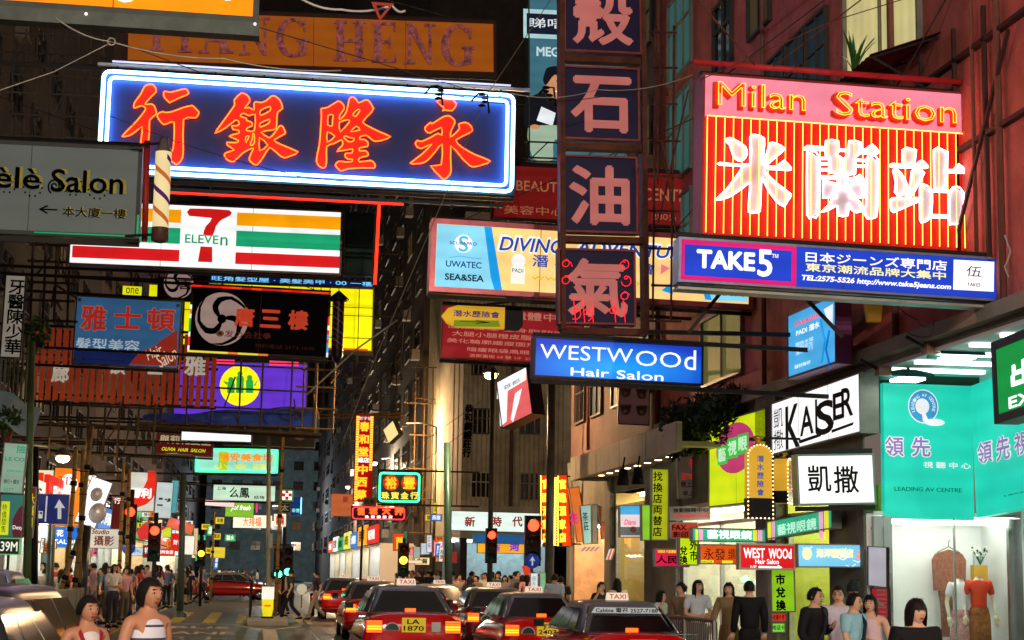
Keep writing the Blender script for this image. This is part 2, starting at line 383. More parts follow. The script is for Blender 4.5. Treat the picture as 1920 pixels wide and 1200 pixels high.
WIN = [DGLASS]*7+[lb((90, 78, 50), .35), lb((42, 60, 62), .4), lb((110, 84, 50), .35)]
def bldg(name, label, cat, parts): 
    e = thing(name, label, cat, (0, 0, 0)); 
    for nm, b, m in parts: MB().box(*b, m).build(nm, e)
    return e
# right tenement above the shops
e = bldg('tenement_building', 'long old pink plaster tenement above the shops on the right side of the street', 'building',
  [('wall', (9.5, -8, 5.3, 14, 40, 26), PINKW), ('wall', (9.5, 40.01, 5.0, 14, 52, 26), BRWN), ('ledge', (9.32, -8, 5.1, 9.499, 40, 5.3), CONC), ('soffit', (9.5, -8, 5.02, 14, 40, 5.1), CONC)])
e['label'] = 'long old pink plaster tenement above the shops on the right side of the street'
LITY = lb((215, 205, 140), .75); TEALP = lb((70, 130, 125), .35)
w1 = window(e, 9.5, 23.3, 9.6, 26.6, 12.6, LITY, FRM, 1, (1, 0))
for yy in (27.5, 28.7, 29.9): window(e, 9.5, yy, 8.6, yy+1.1, 11.6, lb((34, 62, 70), .35), FRD, 1, (1, 3))
for z0 in (8.4, 10.9, 13.4): window(e, 9.5, 36.9, z0, 39.2, z0+2.1, TEALP, FRM, 1, (2, 1))
window(e, 9.5, 32.8, 5.75, 36.0, 7.25, lb((120, 118, 62), .45), FRM, 1, (1, 0))
for yy in (41, 44, 47, 49.5):
    for z0 in (6.2, 9.2, 12.2, 15.2): window(e, 9.5, yy, z0, yy+1.6, z0+1.5, random.choice(WIN), FRD, 1)
for yy in (13, 17, 30.8, 33.5):
    for z0 in (9.2, 12.4): window(e, 9.5, yy, z0, yy+1.5, z0+1.6, random.choice(WIN), FRD, 1)
for yy, z0 in ((31.6, 8.2), (43, 8.3), (46.2, 8.3), (22.6, 7.9)):
    a = MB(); a.box(8.95, yy, z0, 9.499, yy+.8, z0+.55, mat((120, 118, 108), .5)); 
    for k in range(6): a.box(8.93, yy+.05, z0+.08+k*.07, 8.95, yy+.75, z0+.1+k*.07, DARK)
    a.build('air_conditioner', e)
q = MB()
for yy, r in ((20.6, .05), (21.4, .03), (24.4, .06), (31.2, .05), (40.05, .07), (48.8, .05)): q.bar((9.42, yy, 5.3), (9.42, yy, 24), r, mat((120, 74, 64), .6), 8)
q.build('drain_pipe', e)
q = MB(); YP = mat((60, 38, 34), .7)
for z0 in (7.6, 8.9): q.box(9.40, 18, z0, 9.5, 25.5, z0+.06, YP)
for yy in (21, 22.0, 23.2): q.box(9.40, yy, 5.6, 9.46, yy+.05, 9.4, YP)
q.bar((9.4, 20.2, 8.8), (9.4, 22.6, 5.6), .03, YP, 4); q.build('steel_frame', e)
q = MB(); NC = 46           # corrugated awning
for i in range(NC):
    y0 = 22.6+i*.09; z = .025 if i % 2 else 0
    q.add([(9.5, y0, 9.55+z), (9.5, y0+.09, 9.55+.025-z), (8.45, y0+.09, 9.15+.025-z), (8.45, y0, 9.15+z)], [(0, 1, 2, 3)], mat((140, 62, 42), .6, .2, grime=.5))
for yy in (22.7, 24, 25.4, 26.6): q.bar((9.5, yy, 8.6), (8.5, yy, 9.13), .02, DARK, 4); q.bar((9.5, yy, 9.5), (8.45, yy, 9.12), .02, DARK, 4)
q.build('corrugated_awning', e)
# plant on the awning
e2 = thing('potted_plant', 'long leaved green pot plant in front of the lit upper window, top right', 'plant', (9.2, 25.4, 9.5))
q = MB(); q.lathe([(.08, 0), (.13, .2), (.12, .2), (.11, .16), (0, .16)], (0, 0, 0), mat((140, 70, 45), .7), 10); q.build('pot', e2)
q = MB(); random.seed(4); LG = mat((40, 92, 36), .5)
for k in range(16):
    a = random.uniform(0, 6.28); l = random.uniform(.5, .95); b = random.uniform(.12, .55); w_ = .04; P = []
    for t in range(6): u = t/5; r = b*l*u*u*1.1+.02; P.append((Vector((r*cos(a), r*sin(a), .16+l*u*(1-.35*b*u))), w_*(1-u**2)+.002))
    d = Vector((-sin(a), cos(a), 0)); vs = []
    for p, ww in P: vs += [p-d*ww, p+d*ww]
    q.add(vs, [(2*i, 2*i+1, 2*i+3, 2*i+2) for i in range(5)], LG, True)
q.build('leaves', e2)

def shop(label, X, y0, y1, back, wall, zt=3.2, depth=3.2, side=1, light=3., shelves=None, glass=True, lcol=(255, 250, 235), zfloor=0., front=None):
    """a real shop unit: floor to ceiling room behind a glass front, ceiling tubes, shelves with goods"""
    e = thing('shop_unit', label, 'shop', (0, 0, 0)); s_ = side; xb = X+s_*depth
    q = MB(); q.box(xb, y0, zfloor, xb+s_*.1, y1, zt, wall); q.box(X, y0-.1, zfloor, xb, y0, zt+.1, wall); q.box(X, y1, zfloor, xb, y1+.1, zt+.1, wall); q.box(X, y0, zt, xb, y1, zt+.1, wall); q.build('wall', e)
    q = MB(); q.box(X, y0, zfloor+.002, xb, y1, zfloor+.02, mat((190, 185, 175), .3)); q.build('floor', e)
    q = MB(); n = max(1, int(depth/1.1))
    for k in range(n): x = X+s_*(.6+k*1.05); q.box(x, y0+.3, zt-.08, x+s_*.14, y1-.3, zt-.03, mat(lcol, .3, 0, light*12))
    q.build('ceiling_light', e)
    if shelves:
        q = MB(); random.seed(len(label)+int(y0*7)); yy = y0+.3
        for lv in range(5):
            z = zfloor+.3+lv*.5; q.box(xb-s_*.4, y0+.1, z-.03, xb-s_*.02, y1-.1, z, mat((200, 200, 195), .5)); yy = y0+.15
            while yy < y1-.4:
                w_ = random.uniform(.1, .3); h = random.uniform(.15, .4); c = random.choice(shelves); q.box(xb-s_*.35, yy, z, xb-s_*.1, yy+w_, z+h, mat(c, .5)); yy += w_+random.uniform(.02, .08)
        q.build('stocked_shelf', e)
    if glass:
        q = MB(); q.box(X+s_*.05, y0+.05, zfloor+.3, X+s_*.06, y1-.05, zt-.4, GLASS); q.build('glass_front', e)
        q = MB(); n = max(1, int((y1-y0)/2.4)); fm = mat((205, 208, 202), .3, .5)
        for k in range(n+1): yy = y0+(y1-y0)*k/n; q.box(X, yy-.035, zfloor, X+s_*.1, yy+.035, zt-.35, fm)
        q.box(X, y0, zt-.4, X+s_*.1, y1, zt-.33, fm); q.box(X, y0, zfloor, X+s_*.1, y1, zfloor+.3, fm); q.build('front_frame', e)
    return e
COL = [(220, 60, 50), (235, 190, 40), (60, 120, 200), (240, 240, 235), (80, 170, 90), (230, 120, 160), (250, 150, 60)]
CRM = mat((232, 226, 196), .6, grime=.05); GRNW = mat((150, 215, 140), .6, grime=.05); YLW = mat((235, 205, 120), .6, grime=.05); WHW = mat((235, 238, 235), .6, grime=.04)
# right ground floor
PILR = mat((150, 160, 158), .25, .8, grime=.2)
rp = [('pier', (9.35, 30.3, 0, 10, 31.6, 5.1)), ('pier', (9.4, 38.1, 0, 10, 41.3, 5.1)), ('pier', (9.4, 45.5, 0, 10, 46.2, 5.1)), ('pier', (9.4, 51.5, 0, 10, 52, 5.1)), ('lintel', (9.46, 26, 3.31, 9.49, 27.7, 5.0)), ('lintel', (9.5, 27.7, 3.3, 10, 30.3, 5.02)), ('pier', (9.46, 26.02, 0, 9.49, 27.68, 3.3)), ('lintel', (9.5, 31.6, 3.3, 10, 38.1, 5.02)), ('lintel', (9.5, 41.3, 3.9, 10, 45.5, 5.0)), ('lintel', (9.5, 46.2, 3.2, 10, 51.5, 5.0))]
e = thing('shop_piers', 'grey shop piers and lintels of the right hand ground floor below the tenement', 'building', (0, 0, 0))
for nm, b in rp: MB().box(*b, wall_mat((110, 112, 104))).build(nm, e)
shop('green and yellow lit optical shop under the watery blue sign', 9.55, 27.8, 30.2, None, mat((215, 225, 90), .6, grime=.1), light=3.2, shelves=COL, depth=2.2)
shop('bright cream money changer shop behind the woman in brown and the man in black', 9.55, 31.7, 38, None, CRM, light=3.4, depth=3, shelves=[(240, 230, 200), (250, 200, 210), (250, 245, 230), (230, 120, 150)])
e = shop('tall yellow display window with a fan shaped ornament near the canopy', 9.55, 41.35, 45.4, None, YLW, zt=3.9, light=2.8, depth=1.6)
q = MB(); BRZ = mat((150, 120, 60), .4, .5)
q.lathe([(.16, 0), (.1, .2), (.07, 1.7), (.16, 1.8)], (10.2, 43.4, .1), BRZ, 12)
for k in range(9): a = R(15+k*18.7); q.bar((10.2, 43.4, 1.9), (10.2, 43.4+.8*cos(a), 1.9+.8*sin(a)), .02, mat((235, 225, 180), .4), 4, r2=.09)
q.build('fan_ornament', e)
shop('narrow drinks and fruit shop with orange and blue goods under the vertical neon', 9.55, 46.25, 51.4, None, mat((235, 180, 120), .6), zt=3.2, light=4., depth=1.4, shelves=[(230, 90, 20), (250, 200, 40), (40, 90, 210), (240, 60, 30), (245, 245, 245)], glass=False)
# canopy
e = thing('concrete_canopy', 'pale concrete canopy with lit soffit over the right pavement', 'canopy', (8.4, 40, 4.25))
q = MB(); q.box(0, -6, 0, .12, 6, .6, mat((196, 192, 172), .7, grime=.15)); q.box(.12, -6, .1, 1.1, 6, .2, mat((205, 195, 160), .6)); q.box(.12, 5.88, 0, 1.1, 6, .6, CONC); q.build('slab', e)
q = MB()
for k in range(10): q.box(.6, -5+k*1.1, .09, .72, -4.8+k*1.1, .099, mat((255, 235, 190), .3, 0, 9))
q.build('downlight', e)
q = MB(); 
for k in range(5): q.box(-.004, -6+k*2.8, 0, -.001, -5.98+k*2.8, .6, DARK)
q.build('panel_joint', e)
# near corner shop with mannequins (front faces up the street)
e = thing('shop_window', 'white lit clothes shop window between brushed steel columns, with mannequins', 'shop', (9.6, 25.9, 0))
q = MB(); q.box(0, 1.6, 0, 3.4, 1.7, 2.75, WHW); q.box(-.1, .1, 0, 0, 1.6, 2.75, WHW); q.box(2.46, .1, 0, 2.5, 1.6, 2.75, WHW); q.box(0, 0.05, 2.72, 3.4, 1.7, 2.78, WHW); q.build('wall', e)
q = MB(); q.box(0, 0, 0, 3.4, 1.6, .12, WHW); q.build('plinth', e)
q = MB(); q.box(.3, .25, 2.62, 3.2, .4, 2.7, mat((255, 252, 245), .3, 0, 13)); q.box(.3, 1.0, 2.62, 3.2, 1.12, 2.7, mat((255, 252, 245), .3, 0, 7)); q.build('ceiling_light', e)
for x in (-.03, .13, 2.2):
    w_ = .14 if x < .5 else .3
    MB().box(x, -.04, 0, x+w_, .05, 2.7, PILR).build('steel_column', e)
q = MB()
for x0, x1 in ((.3, 1.3), (1.33, 2.2)): q.box(x0, .0, .12, x1, .012, 2.7, GLASS)
q.build('glass_pane', e)
q = MB(); q.box(1.3, -.01, .1, 1.325, .03, 2.7, PILR); q.build('mullion', e)
q = MB(); q.box(2.3, 1.5, .3, 3.2, 1.59, 2.2, mat((200, 215, 220), .5)); put_text(q, '♛', 2.7, .9, .5, .6, -1.48, mat((30, 130, 130), .5)); q.build('poster', e)
# recessed part nearer the camera: ceiling, floodlights, near shopfronts
e = thing('shopfront_ceiling', 'white slatted ceiling with strip lights above the teal fascias', 'ceiling', (9.5, 22, 4.9))
q = MB(); q.box(0, -12, .05, 2.4, 3.9, .11, WHW); q.build('ceiling_board', e)
for k in range(10): MB().box(.1, -6+k*1.0, .0, 1.6, -5.86+k*1.0, .045, mat((240, 255, 250), .3, 0, 3.2)).build('strip_light', e)
def flood(label, p, rz=0):
    e = thing('floodlight', label, 'floodlight', p, rz); TB = mat((40, 90, 84), .4)
    q = MB(); rings = []
    for k in range(7): a = k/6*pi; rings.append([(x*.34-.02, -.34*cos(a)*.8, .16*sin(a)*(1-.4*abs(x))+.02) for x in (-1, -.7, -.2, .3, .8, 1)])
    q.add([p_ for r in rings for p_ in r], [(i*6+j, i*6+j+1, (i+1)*6+j+1, (i+1)*6+j) for i in range(6) for j in range(5)], TB, True); q.build('hood', e)
    q = MB(); q.box(-.22, -.2, -.02, .2, .2, .02, mat((235, 255, 250), .3, 0, 9)); q.build('lamp', e)
    q = MB(); q.box(-.5, -.1, .05, -.3, .1, .2, mat((150, 110, 90), .5)); q.bar((-.4, 0, .1), (-.75, .05, .3), .025, DARK); q.bar((0, 0, .15), (0, 0, .45), .025, DARK); q.build('bracket', e)
flood('hooded green floodlight above the left end of the teal fascia', at(1703, 712, 25.0)); flood('hooded green floodlight near the middle of the white slatted ceiling', at(1795, 672, 23.2))
shop('white lit electronics shop front at the right edge of the pavement', 11.95, 16.5, 25.6, None, WHW, zt=2.9, light=1., shelves=COL)
shop('lit shop front farther along the right pavement toward the camera', 11.95, 6.5, 16.2, None, WHW, zt=2.9, light=3., shelves=COL)  # this and the next unseen shop added to light the people's fronts
shop('lit shop front beside the camera on the right pavement', 11.95, -4, 6.2, None, CRM, zt=2.9, light=3., shelves=COL)
e = bldg('ground_floor_wall', 'plain wall above the recessed shop fronts on the near right', 'wall', [('wall', (11.35, -8, 3.0, 11.9, 25.8, 5.0), WHW)])
# far right corner building
e = bldg('corner_building', 'greenish beige corner building with metal framed windows beyond the junction', 'building', [('wall', (8.7, 74, 3.2, 26, 90, 17), BEIGE), ('pier', (8.7, 74, 0, 9.0, 90, 3.2), DKW), ('parapet', (8.65, 73.9, 17, 26, 74.3, 17.6), CONC)])
def wpx(e, x0, y0, x1, y1, Y, pane, fr, mull):
    a = at(x0, y0, Y); b = at(x1, y1, Y); return window(e, Y, a.x, b.z, b.x, a.z, pane, fr, 1, mull, plane='Y')
wpx(e, 882, 884, 920, 935, 74, DGLASS, mat((170, 165, 145), .5), (1, 1)); wpx(e, 974, 886, 1012, 940, 74, DGLASS, mat((150, 140, 120), .5), (3, 1))
wpx(e, 884, 765, 926, 815, 74, DGLASS, FRD, (1, 1)); wpx(e, 974, 765, 1012, 815, 74, DGLASS, FRD, (1, 1)); wpx(e, 884, 660, 926, 705, 74, DGLASS, FRD, (1, 1))
q = MB()
for px in range(846, 1060, 9): a = at(px, 950, 73.97); q.box(a.x, 73.93, 4.6, a.x+.05, 73.999, 16.9, wall_mat((150, 145, 126)))
q.build('wall_rib', e); q = MB(); a = at(957, 955, 73.8); q.bar((a.x, 73.8, 4.6), (a.x, 73.8, 16), .09, BRWN, 8); q.build('drain_pipe', e)
s = Sign('vertical_sign', 'line of six black wall characters running down the beige corner building', 'signboard', (870, 755), (886, 756), (868, 858), Y=73.8, frame=None)
s.text('恭和綢緞莊行', (870, 757, 884, 857), KK, name='character') if False else s.text('恭\n和\n綢\n緞\n莊\n行', (869, 757, 885, 858), KK, bold=.06, z=.02, depth=.03, name='character')
# shop under it, front faces the camera
e = thing('shop_unit', 'bright corner shop beyond the junction under a white fascia with brown red characters', 'shop', (0, 0, 0))
a = at(845, 990, 74); b = at(1045, 990, 74)
q = MB(); q.box(a.x, 77, 0, b.x, 77.1, 3.4, mat((190, 220, 225), .6)); q.box(a.x, 74.2, 3.2, b.x, 77, 3.3, WHW); q.build('wall', e)
q = MB(); q.box(a.x, 74.6, 3.05, b.x, 74.8, 3.15, mat((235, 250, 255), .3, 0, 9)); q.box(a.x, 76, 3.05, b.x, 76.2, 3.15, mat((235, 250, 255), .3, 0, 9)); q.build('ceiling_light', e)
q = MB(); random.seed(9); x = a.x+.3
while x < b.x-.6:
    w_ = random.uniform(.3, .8); q.box(x, 76.2, 0, x+w_, 76.6, random.uniform(.9, 2.2), mat(random.choice(COL), .5)); x += w_+random.uniform(.1, .5)
q.build('shop_goods', e)
s = Sign('light_box_sign', 'white fascia light box with brown red brush characters on the far corner shop', 'sign', (846, 957), (1013, 962), (846, 995), Y=73.9, depth=.3, face=lb((225, 245, 235), 1.05), frame=mat((150, 160, 155), .4), fw=.03)
for ch, px in (('新', 881), ('時', 931), ('代', 970)): s.text(ch, (px-10, 968, px+10, 988), lb((150, 60, 50), .8), bold=.05, z=.02)
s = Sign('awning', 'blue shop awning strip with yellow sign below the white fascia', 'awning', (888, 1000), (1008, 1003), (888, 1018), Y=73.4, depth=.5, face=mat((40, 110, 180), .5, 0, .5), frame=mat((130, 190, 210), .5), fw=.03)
s = Sign('light_box_sign', 'amber shop sign with two violet characters under the blue awning', 'sign', (895, 1018), (988, 1020), (895, 1037), Y=73.5, depth=.2, face=lb((245, 170, 40), 1), fw=.02)
s.text('新', (925, 1020, 938, 1035), lb((130, 80, 190), 1), bold=.08); s.text('河', (955, 1019, 974, 1034), lb((120, 60, 190), 1), bold=.08)
# far blocks
def tower(label, x0, y0, x1, y1, h, m, face, ncol, rows, lit=.15, cat='building', z0=0, wz=1.4, name='tower_block'):
    e = thing(name, label, cat, (0, 0, 0)); MB().box(x0, y0, z0, x1, y1, h, m).build('wall', e)
    for r in range(rows):
        zz = z0+4.6+r*3.1
        if zz+wz > h: break
        for c in range(ncol):
            pane = random.choice(WIN[7:]) if random.random() < lit else DGLASS
            if random.random() < .3 and face != 'Y':
                a = y0+(y1-y0)*(c+.3)/ncol; fx = x1 if face == 'X+' else x0; sd = 1 if face == 'X+' else -1; q = MB(); q.box(fx, a, zz-.75, fx+sd*.45, a+.8, zz-.2, mat((120, 116, 106), .6)); q.box(fx+sd*.45, a+.1, zz-.7, fx+sd*.46, a+.7, zz-.25, DARK); q.build('air_conditioner', e)
            if face == 'X+': a = y0+(y1-y0)*(c+.25)/ncol; window(e, x1, a, zz, a+(y1-y0)*.5/ncol, zz+wz, pane, FRD, -1)
            elif face == 'X-': a = y0+(y1-y0)*(c+.25)/ncol; window(e, x0, a, zz, a+(y1-y0)*.5/ncol, zz+wz, pane, FRD, 1)
            else: a = x0+(x1-x0)*(c+.25)/ncol; window(e, y0, a, zz, a+(x1-x0)*.5/ncol, zz+wz, pane, FRD, 1, plane='Y')
    return e
tower('dark shabby block with scaffolded front right of the street beyond the corner shop', 8.4, 90.1, 24, 128, 52, DKW, 'X-', 6, 9, .12)
tower('dark office block farther up the right side of the street', 8.4, 128.2, 24, 200, 78, BRWN, 'X-', 7, 12, .05)
tower('far dark tower closing the right side of the street', 8.8, 200.2, 30, 262, 105, DKW, 'X-', 4, 6, .05)
tower('dark grey block closing the far end of the street', -8, 268, 20, 290, 26, TEALW, 'Y', 9, 6, .1)
tower('tall dark tower behind the end of the street', -30, 300, 50, 330, 130, DKW, 'Y', 12, 14, .03)
tower('narrow tower standing behind the left blocks', -24, 252, -9, 275, 100, DKW, 'Y', 4, 18, .05)
tower('old left hand tenement above the left shops', -22, 30, -8.7, 92, 38, wall_mat((60, 52, 46)), 'X+', 12, 6, .2, z0=0.0)
tower('second old tenement on the left side of the street', -22, 92.2, -8.7, 160, 60, BRWN, 'X+', 10, 7, .15)
tower('third dark block on the left far up the street', -22, 160.2, -8.7, 250, 90, DKW, 'X+', 8, 8, .1)
# left shops: lit boxes built in front of the blocks' ground floor
LN = ['studio', 'noodle', 'flower', 'watch', 'clothes', 'bakery', 'jewellery', 'shoe', 'camera', 'toy']
yy = 46
for i, nm in enumerate(LN):
    d = 7+i*.9; wl = random.choice([WHW, CRM, mat((225, 200, 150), .6), WHW])
    shop(f'brightly lit {nm} shop on the left pavement, number {i+1} counted from the camera' if False else f'brightly lit {nm} shop front on the left pavement', -8.65+0.0+2.2, yy, yy+d-.6, None, wl, zt=3.1, depth=2.1, side=-1, light=4., shelves=COL, zfloor=.11, glass=i % 3 == 0)
    yy += d

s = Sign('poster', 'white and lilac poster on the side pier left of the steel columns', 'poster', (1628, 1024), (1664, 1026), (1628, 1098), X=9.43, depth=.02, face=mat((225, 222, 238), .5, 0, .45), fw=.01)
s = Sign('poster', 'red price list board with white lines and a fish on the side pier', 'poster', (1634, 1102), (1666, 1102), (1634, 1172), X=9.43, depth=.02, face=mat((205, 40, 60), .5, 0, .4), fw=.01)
q = MB()
for k in range(8): s.rect((1645, 1106+k*8, 1662, 1108+k*8), WHITEP, z=.004, mb=q)
s.poly([[(1634, 1120), (1645, 1124), (1664, 1138), (1645, 1134), (1636, 1130)]], WHITEP, z=.01, mb=q); q.build('print', s.e)

FTX = ['新光眼鏡行', '明記茶餐廳', '百佳時裝公司', '大同藥房', '永華影音', '金都餅店', '寶生珠寶', '利是鞋店', '京都攝影', '樂天玩具', '富記燒味', '東方海味', '好運地產', '麗晶花店', '福臨酒家', '華美電器']
FCL = [(240, 235, 215), (215, 40, 32), (250, 170, 40), (40, 120, 200), (235, 225, 90), (60, 160, 90), (245, 245, 240), (230, 90, 40)]
def fascia(X, y0, y1, z0, z1, side, i, group):
    c = FCL[i % 8]; yc = (y0+y1)/2; e = thing('shop_fascia', '', 'signboard', (X, yc, z0), 0, group); sx = -side
    cn = ('cream', 'red', 'amber', 'blue', 'yellow', 'green', 'white', 'orange')[i % 8]; e['label'] = f"{cn} lit shop fascia reading {('spectacles', 'tea house', 'fashion', 'pharmacy', 'audio', 'bakery', 'jewels', 'shoes')[i % 8]}, {'left' if side < 0 else 'right'} side, row {('first', 'second', 'third')[i//8]}"
    q = MB(); q.box(0, -(y1-y0)/2, 0, sx*.16, (y1-y0)/2, z1-z0, lb(c, 1.05)); q.build('board', e)
    q = MB(); put_text(q, FTX[i % 16], 0, (z1-z0)/2, (y1-y0)*.7, (z1-z0)*.6, 0, KK if min(c) > 80 or c[1] > 150 else lb((255, 255, 250), 1), bold=.04)
    q.v = [(sx*(.168+z), (-x if side > 0 else x), y) for x, y, z in q.v]; q.build('lettering', e)
yy = 46
for i in range(10):
    d = 7+i*.9; fascia(-6.42, yy+.1, yy+d-.7, 3.25, 4.15+.3*(i % 3), -1, i, 'lit fascias over the left shops'); yy += d
yy = 92
for i in range(7):
    shop(f"lit {('rice', 'fruit', 'tea', 'cake', 'herb', 'phone', 'clock')[i]} shop front on the far right pavement", 6.5, yy, yy+8, None, [WHW, CRM][i % 2], zt=3.1, depth=1.8, light=3., shelves=COL, glass=False)
    fascia(6.45, yy+.1, yy+7.8, 3.25, 4.2+.2*(i % 2), 1, i+1, 'lit fascias over the far right shops'); yy += 9
# ================================================================ big signs over the road
def Z(ox, oy, P, k=6.): return [(ox+x/k, oy+y/k) for x, y in P]
NRED = mat((255, 58, 12), .3, 0, 14, spec=0); NWHT = mat((135, 205, 255), .3, 0, 15); NPNK = mat((255, 215, 225), .3, 0, 4.5)
NGRN = mat((60, 255, 150), .3, 0, 3.); NORG = mat((255, 95, 14), .3, 0, 9); NREDL = mat((255, 28, 14), .3, 0, 7)
WHT = lb((255, 255, 255), 1.05); OFFW = lb((250, 250, 235), .95)

# --- blue bank sign with four neon characters
s = Sign('neon_sign', 'wide blue neon bank sign with four glowing red characters and double white tube border', 'neon sign', (190, 129), (968, 176), (184, 327), Y=36, depth=.45, face=mat((40, 58, 122), .5, 0, grime=.1), fw=.06)
s.border(.04, NWHT, .10, .07, rad=.14); s.border(.035, NWHT, .10, .20, rad=.1, name='neon_border')
HERO = [
 ('行', 220, 150, [[[(310,90),(350,68),(400,68),(430,100),(438,145),(380,205),(335,255),(312,290),(385,285),(420,310),(440,370),(438,400),(365,465),(362,600),(352,700),(348,800),(290,830),(268,770),(270,690),(283,600),(280,540),(230,575),(180,615),(130,640),(60,650),(110,590),(200,500),(270,420),(322,345),(310,320),(275,303),(200,330),(190,315),(195,275),(230,225),(270,170)]],
   [[(525,165),(535,142),(600,152),(680,135),(755,115),(785,125),(803,158),(785,180),(700,215),(600,262),(590,268),(560,240),(530,205)]],
   [[(515,370),(545,380),(620,370),(740,325),(840,302),(870,325),(920,380),(885,435),(850,437),(745,458),(742,800),(735,880),(710,930),(670,962),(640,945),(600,915),(600,850),(630,790),(640,700),(642,485),(560,505),(520,512),(480,470),(450,415),(475,385)]]]),
 ('銀', 400, 160, [[[(235,180),(315,102),(375,120),(405,160),(408,195),(380,235),(350,272),(400,264),(458,292),(458,230),(475,200),(540,210),(600,185),(650,140),(690,135),(740,175),(765,220),(775,275),(730,310),(715,350),(706,500),(625,520),(535,542),(628,605),(680,560),(745,470),(780,480),(806,535),(800,560),(680,630),(760,680),(950,762),(870,805),(800,828),(740,795),(635,710),(560,820),(485,912),(420,870),(405,835),(430,770),(452,720),(400,735),(330,775),(225,872),(160,850),(125,800),(145,772),(235,740),(165,690),(155,655),(250,660),(288,635),(180,585),(240,565),(290,550),(285,520),(225,510),(210,470),(255,470),(290,455),(285,420),(250,405),(140,490),(20,552),(90,450),(240,240)],
   [(530,295),(635,250),(640,300),(530,355)],[(525,440),(630,395),(625,440),(528,485)],[(340,325),(400,355),(470,340),(462,525),(370,520),(385,490),(435,470),(430,430),(375,410),(370,385),(300,360)],[(365,590),(405,580),(365,660)],[(445,550),(460,570),(462,660),(430,690),(415,680),(440,610)],[(520,600),(612,685),(520,750)]]]),
 ('隆', 585, 170, [[[(100,225),(120,212),(180,200),(290,132),(340,160),(358,195),(355,225),(310,290),(305,340),(350,305),(385,250),(400,190),(420,105),(455,88),(490,110),(520,152),(600,120),(635,130),(687,215),(640,280),(565,368),(640,420),(750,475),(878,532),(780,572),(715,582),(680,570),(608,515),(540,530),(535,562),(590,565),(625,600),(620,640),(535,655),(530,690),(600,690),(628,725),(620,745),(530,770),(528,815),(660,800),(700,835),(705,870),(680,882),(560,880),(400,890),(320,915),(260,850),(300,808),(370,815),(440,812),(455,785),(400,782),(370,750),(375,720),(445,715),(455,670),(400,675),(278,695),(330,640),(345,610),(330,565),(250,605),(162,640),(160,800),(150,865),(120,882),(80,860),(50,810),(60,720),(85,600),(105,300)],
   [(180,290),(235,285),(230,350),(225,410),(175,400)],[(170,475),(255,525),(170,595)],[(305,370),(400,340),(420,365),(315,478)],[(515,222),(535,240),(488,305),(455,280)],[(495,412),(538,455),(430,475)],[(375,522),(420,540),(470,548),(460,580),(410,588),(355,540)]]]),
 ('永', 765, 170, [[[(320,135),(410,95),(470,95),(538,165),(490,238),(410,230),(385,240),(400,210)]],
   [[(185,430),(250,370),(260,390),(340,340),(400,305),(455,297),(500,330),(522,370),(480,460),(470,535),(520,500),(575,440),(565,390),(640,372),(690,400),(717,450),(690,485),(530,568),(600,650),(740,730),(920,805),(830,845),(740,868),(690,855),(600,770),(475,630),(478,910),(450,970),(400,1010),(350,970),(250,858),(370,845),(378,610),(300,700),(220,790),(160,825),(80,835),(22,828),(150,730),(265,612),(150,662),(105,650),(78,610),(100,575),(150,585),(250,540),(330,495),(375,515),(370,425),(240,490),(200,470)]]])]
HR = mat((225, 50, 18), .45, grime=.08)
for ch, ox, oy, groups in HERO:
    q = MB(); t = MB()
    for g in groups:
        PP = [Z(ox, oy, pl) for pl in g]
        s.poly(PP, HR, z=.02, depth=.03, mb=q)
        for pl in PP: s.tube(pl, .0135, NRED, z=.10, closed=True, mb=t, sm=2, n=5)
    L_ = q.build('character', s.e); t.build('neon_tube', L_)
q = MB(); W2, H2 = s.W/2, s.H      # service rails with tubes above and below
q.box(-W2-.1, H2+.14, -.3, W2+.35, H2+.20, -.2, mat((215, 215, 225), .4)); q.box(-W2+1.3, -.22, -.3, W2-.2, -.16, -.2, DARK)
for k in range(9):
    x = -W2+.3+k*W2*2/8.6; q.box(x, H2-.05, -.28, x+.03, H2+.15, -.22, DARK); q.box(x, -.3, -.28, x+.03, .03, -.22, DARK)
q.build('support_rail', s.e)
MB().path([(-W2+1.5, -.28, -.15), (W2-2.4, -.28, -.15)], .03, mat((255, 40, 20), .3, 0, 2.5), 6).build('neon_tube', s.e)
MB().path([(-W2+.2, H2+.24, -.2), (W2-.1, H2+.24, -.2)], .025, mat((225, 225, 255), .3, 0, 1.0), 6).build('neon_tube', s.e)
s.arms(-1)

# --- red rod of neon hanging under it
v = thing('neon_tube_rod', 'tall thin red neon tube hanging vertically right of the convenience store sign', 'neon tube', at(703, 533, 38.))
q = MB(); top = at(711, 384, 38.) - at(703, 533, 38.); q.path([(0, 0, 0), tuple(top)], .035, mat((255, 36, 16), .3, 0, 5)); q.build('tube', v)
q = MB(); q.bar((-.06, .06, 0), tuple(top+Vector((-.06, .06, .1))), .025, DARK); q.build('holder', v)

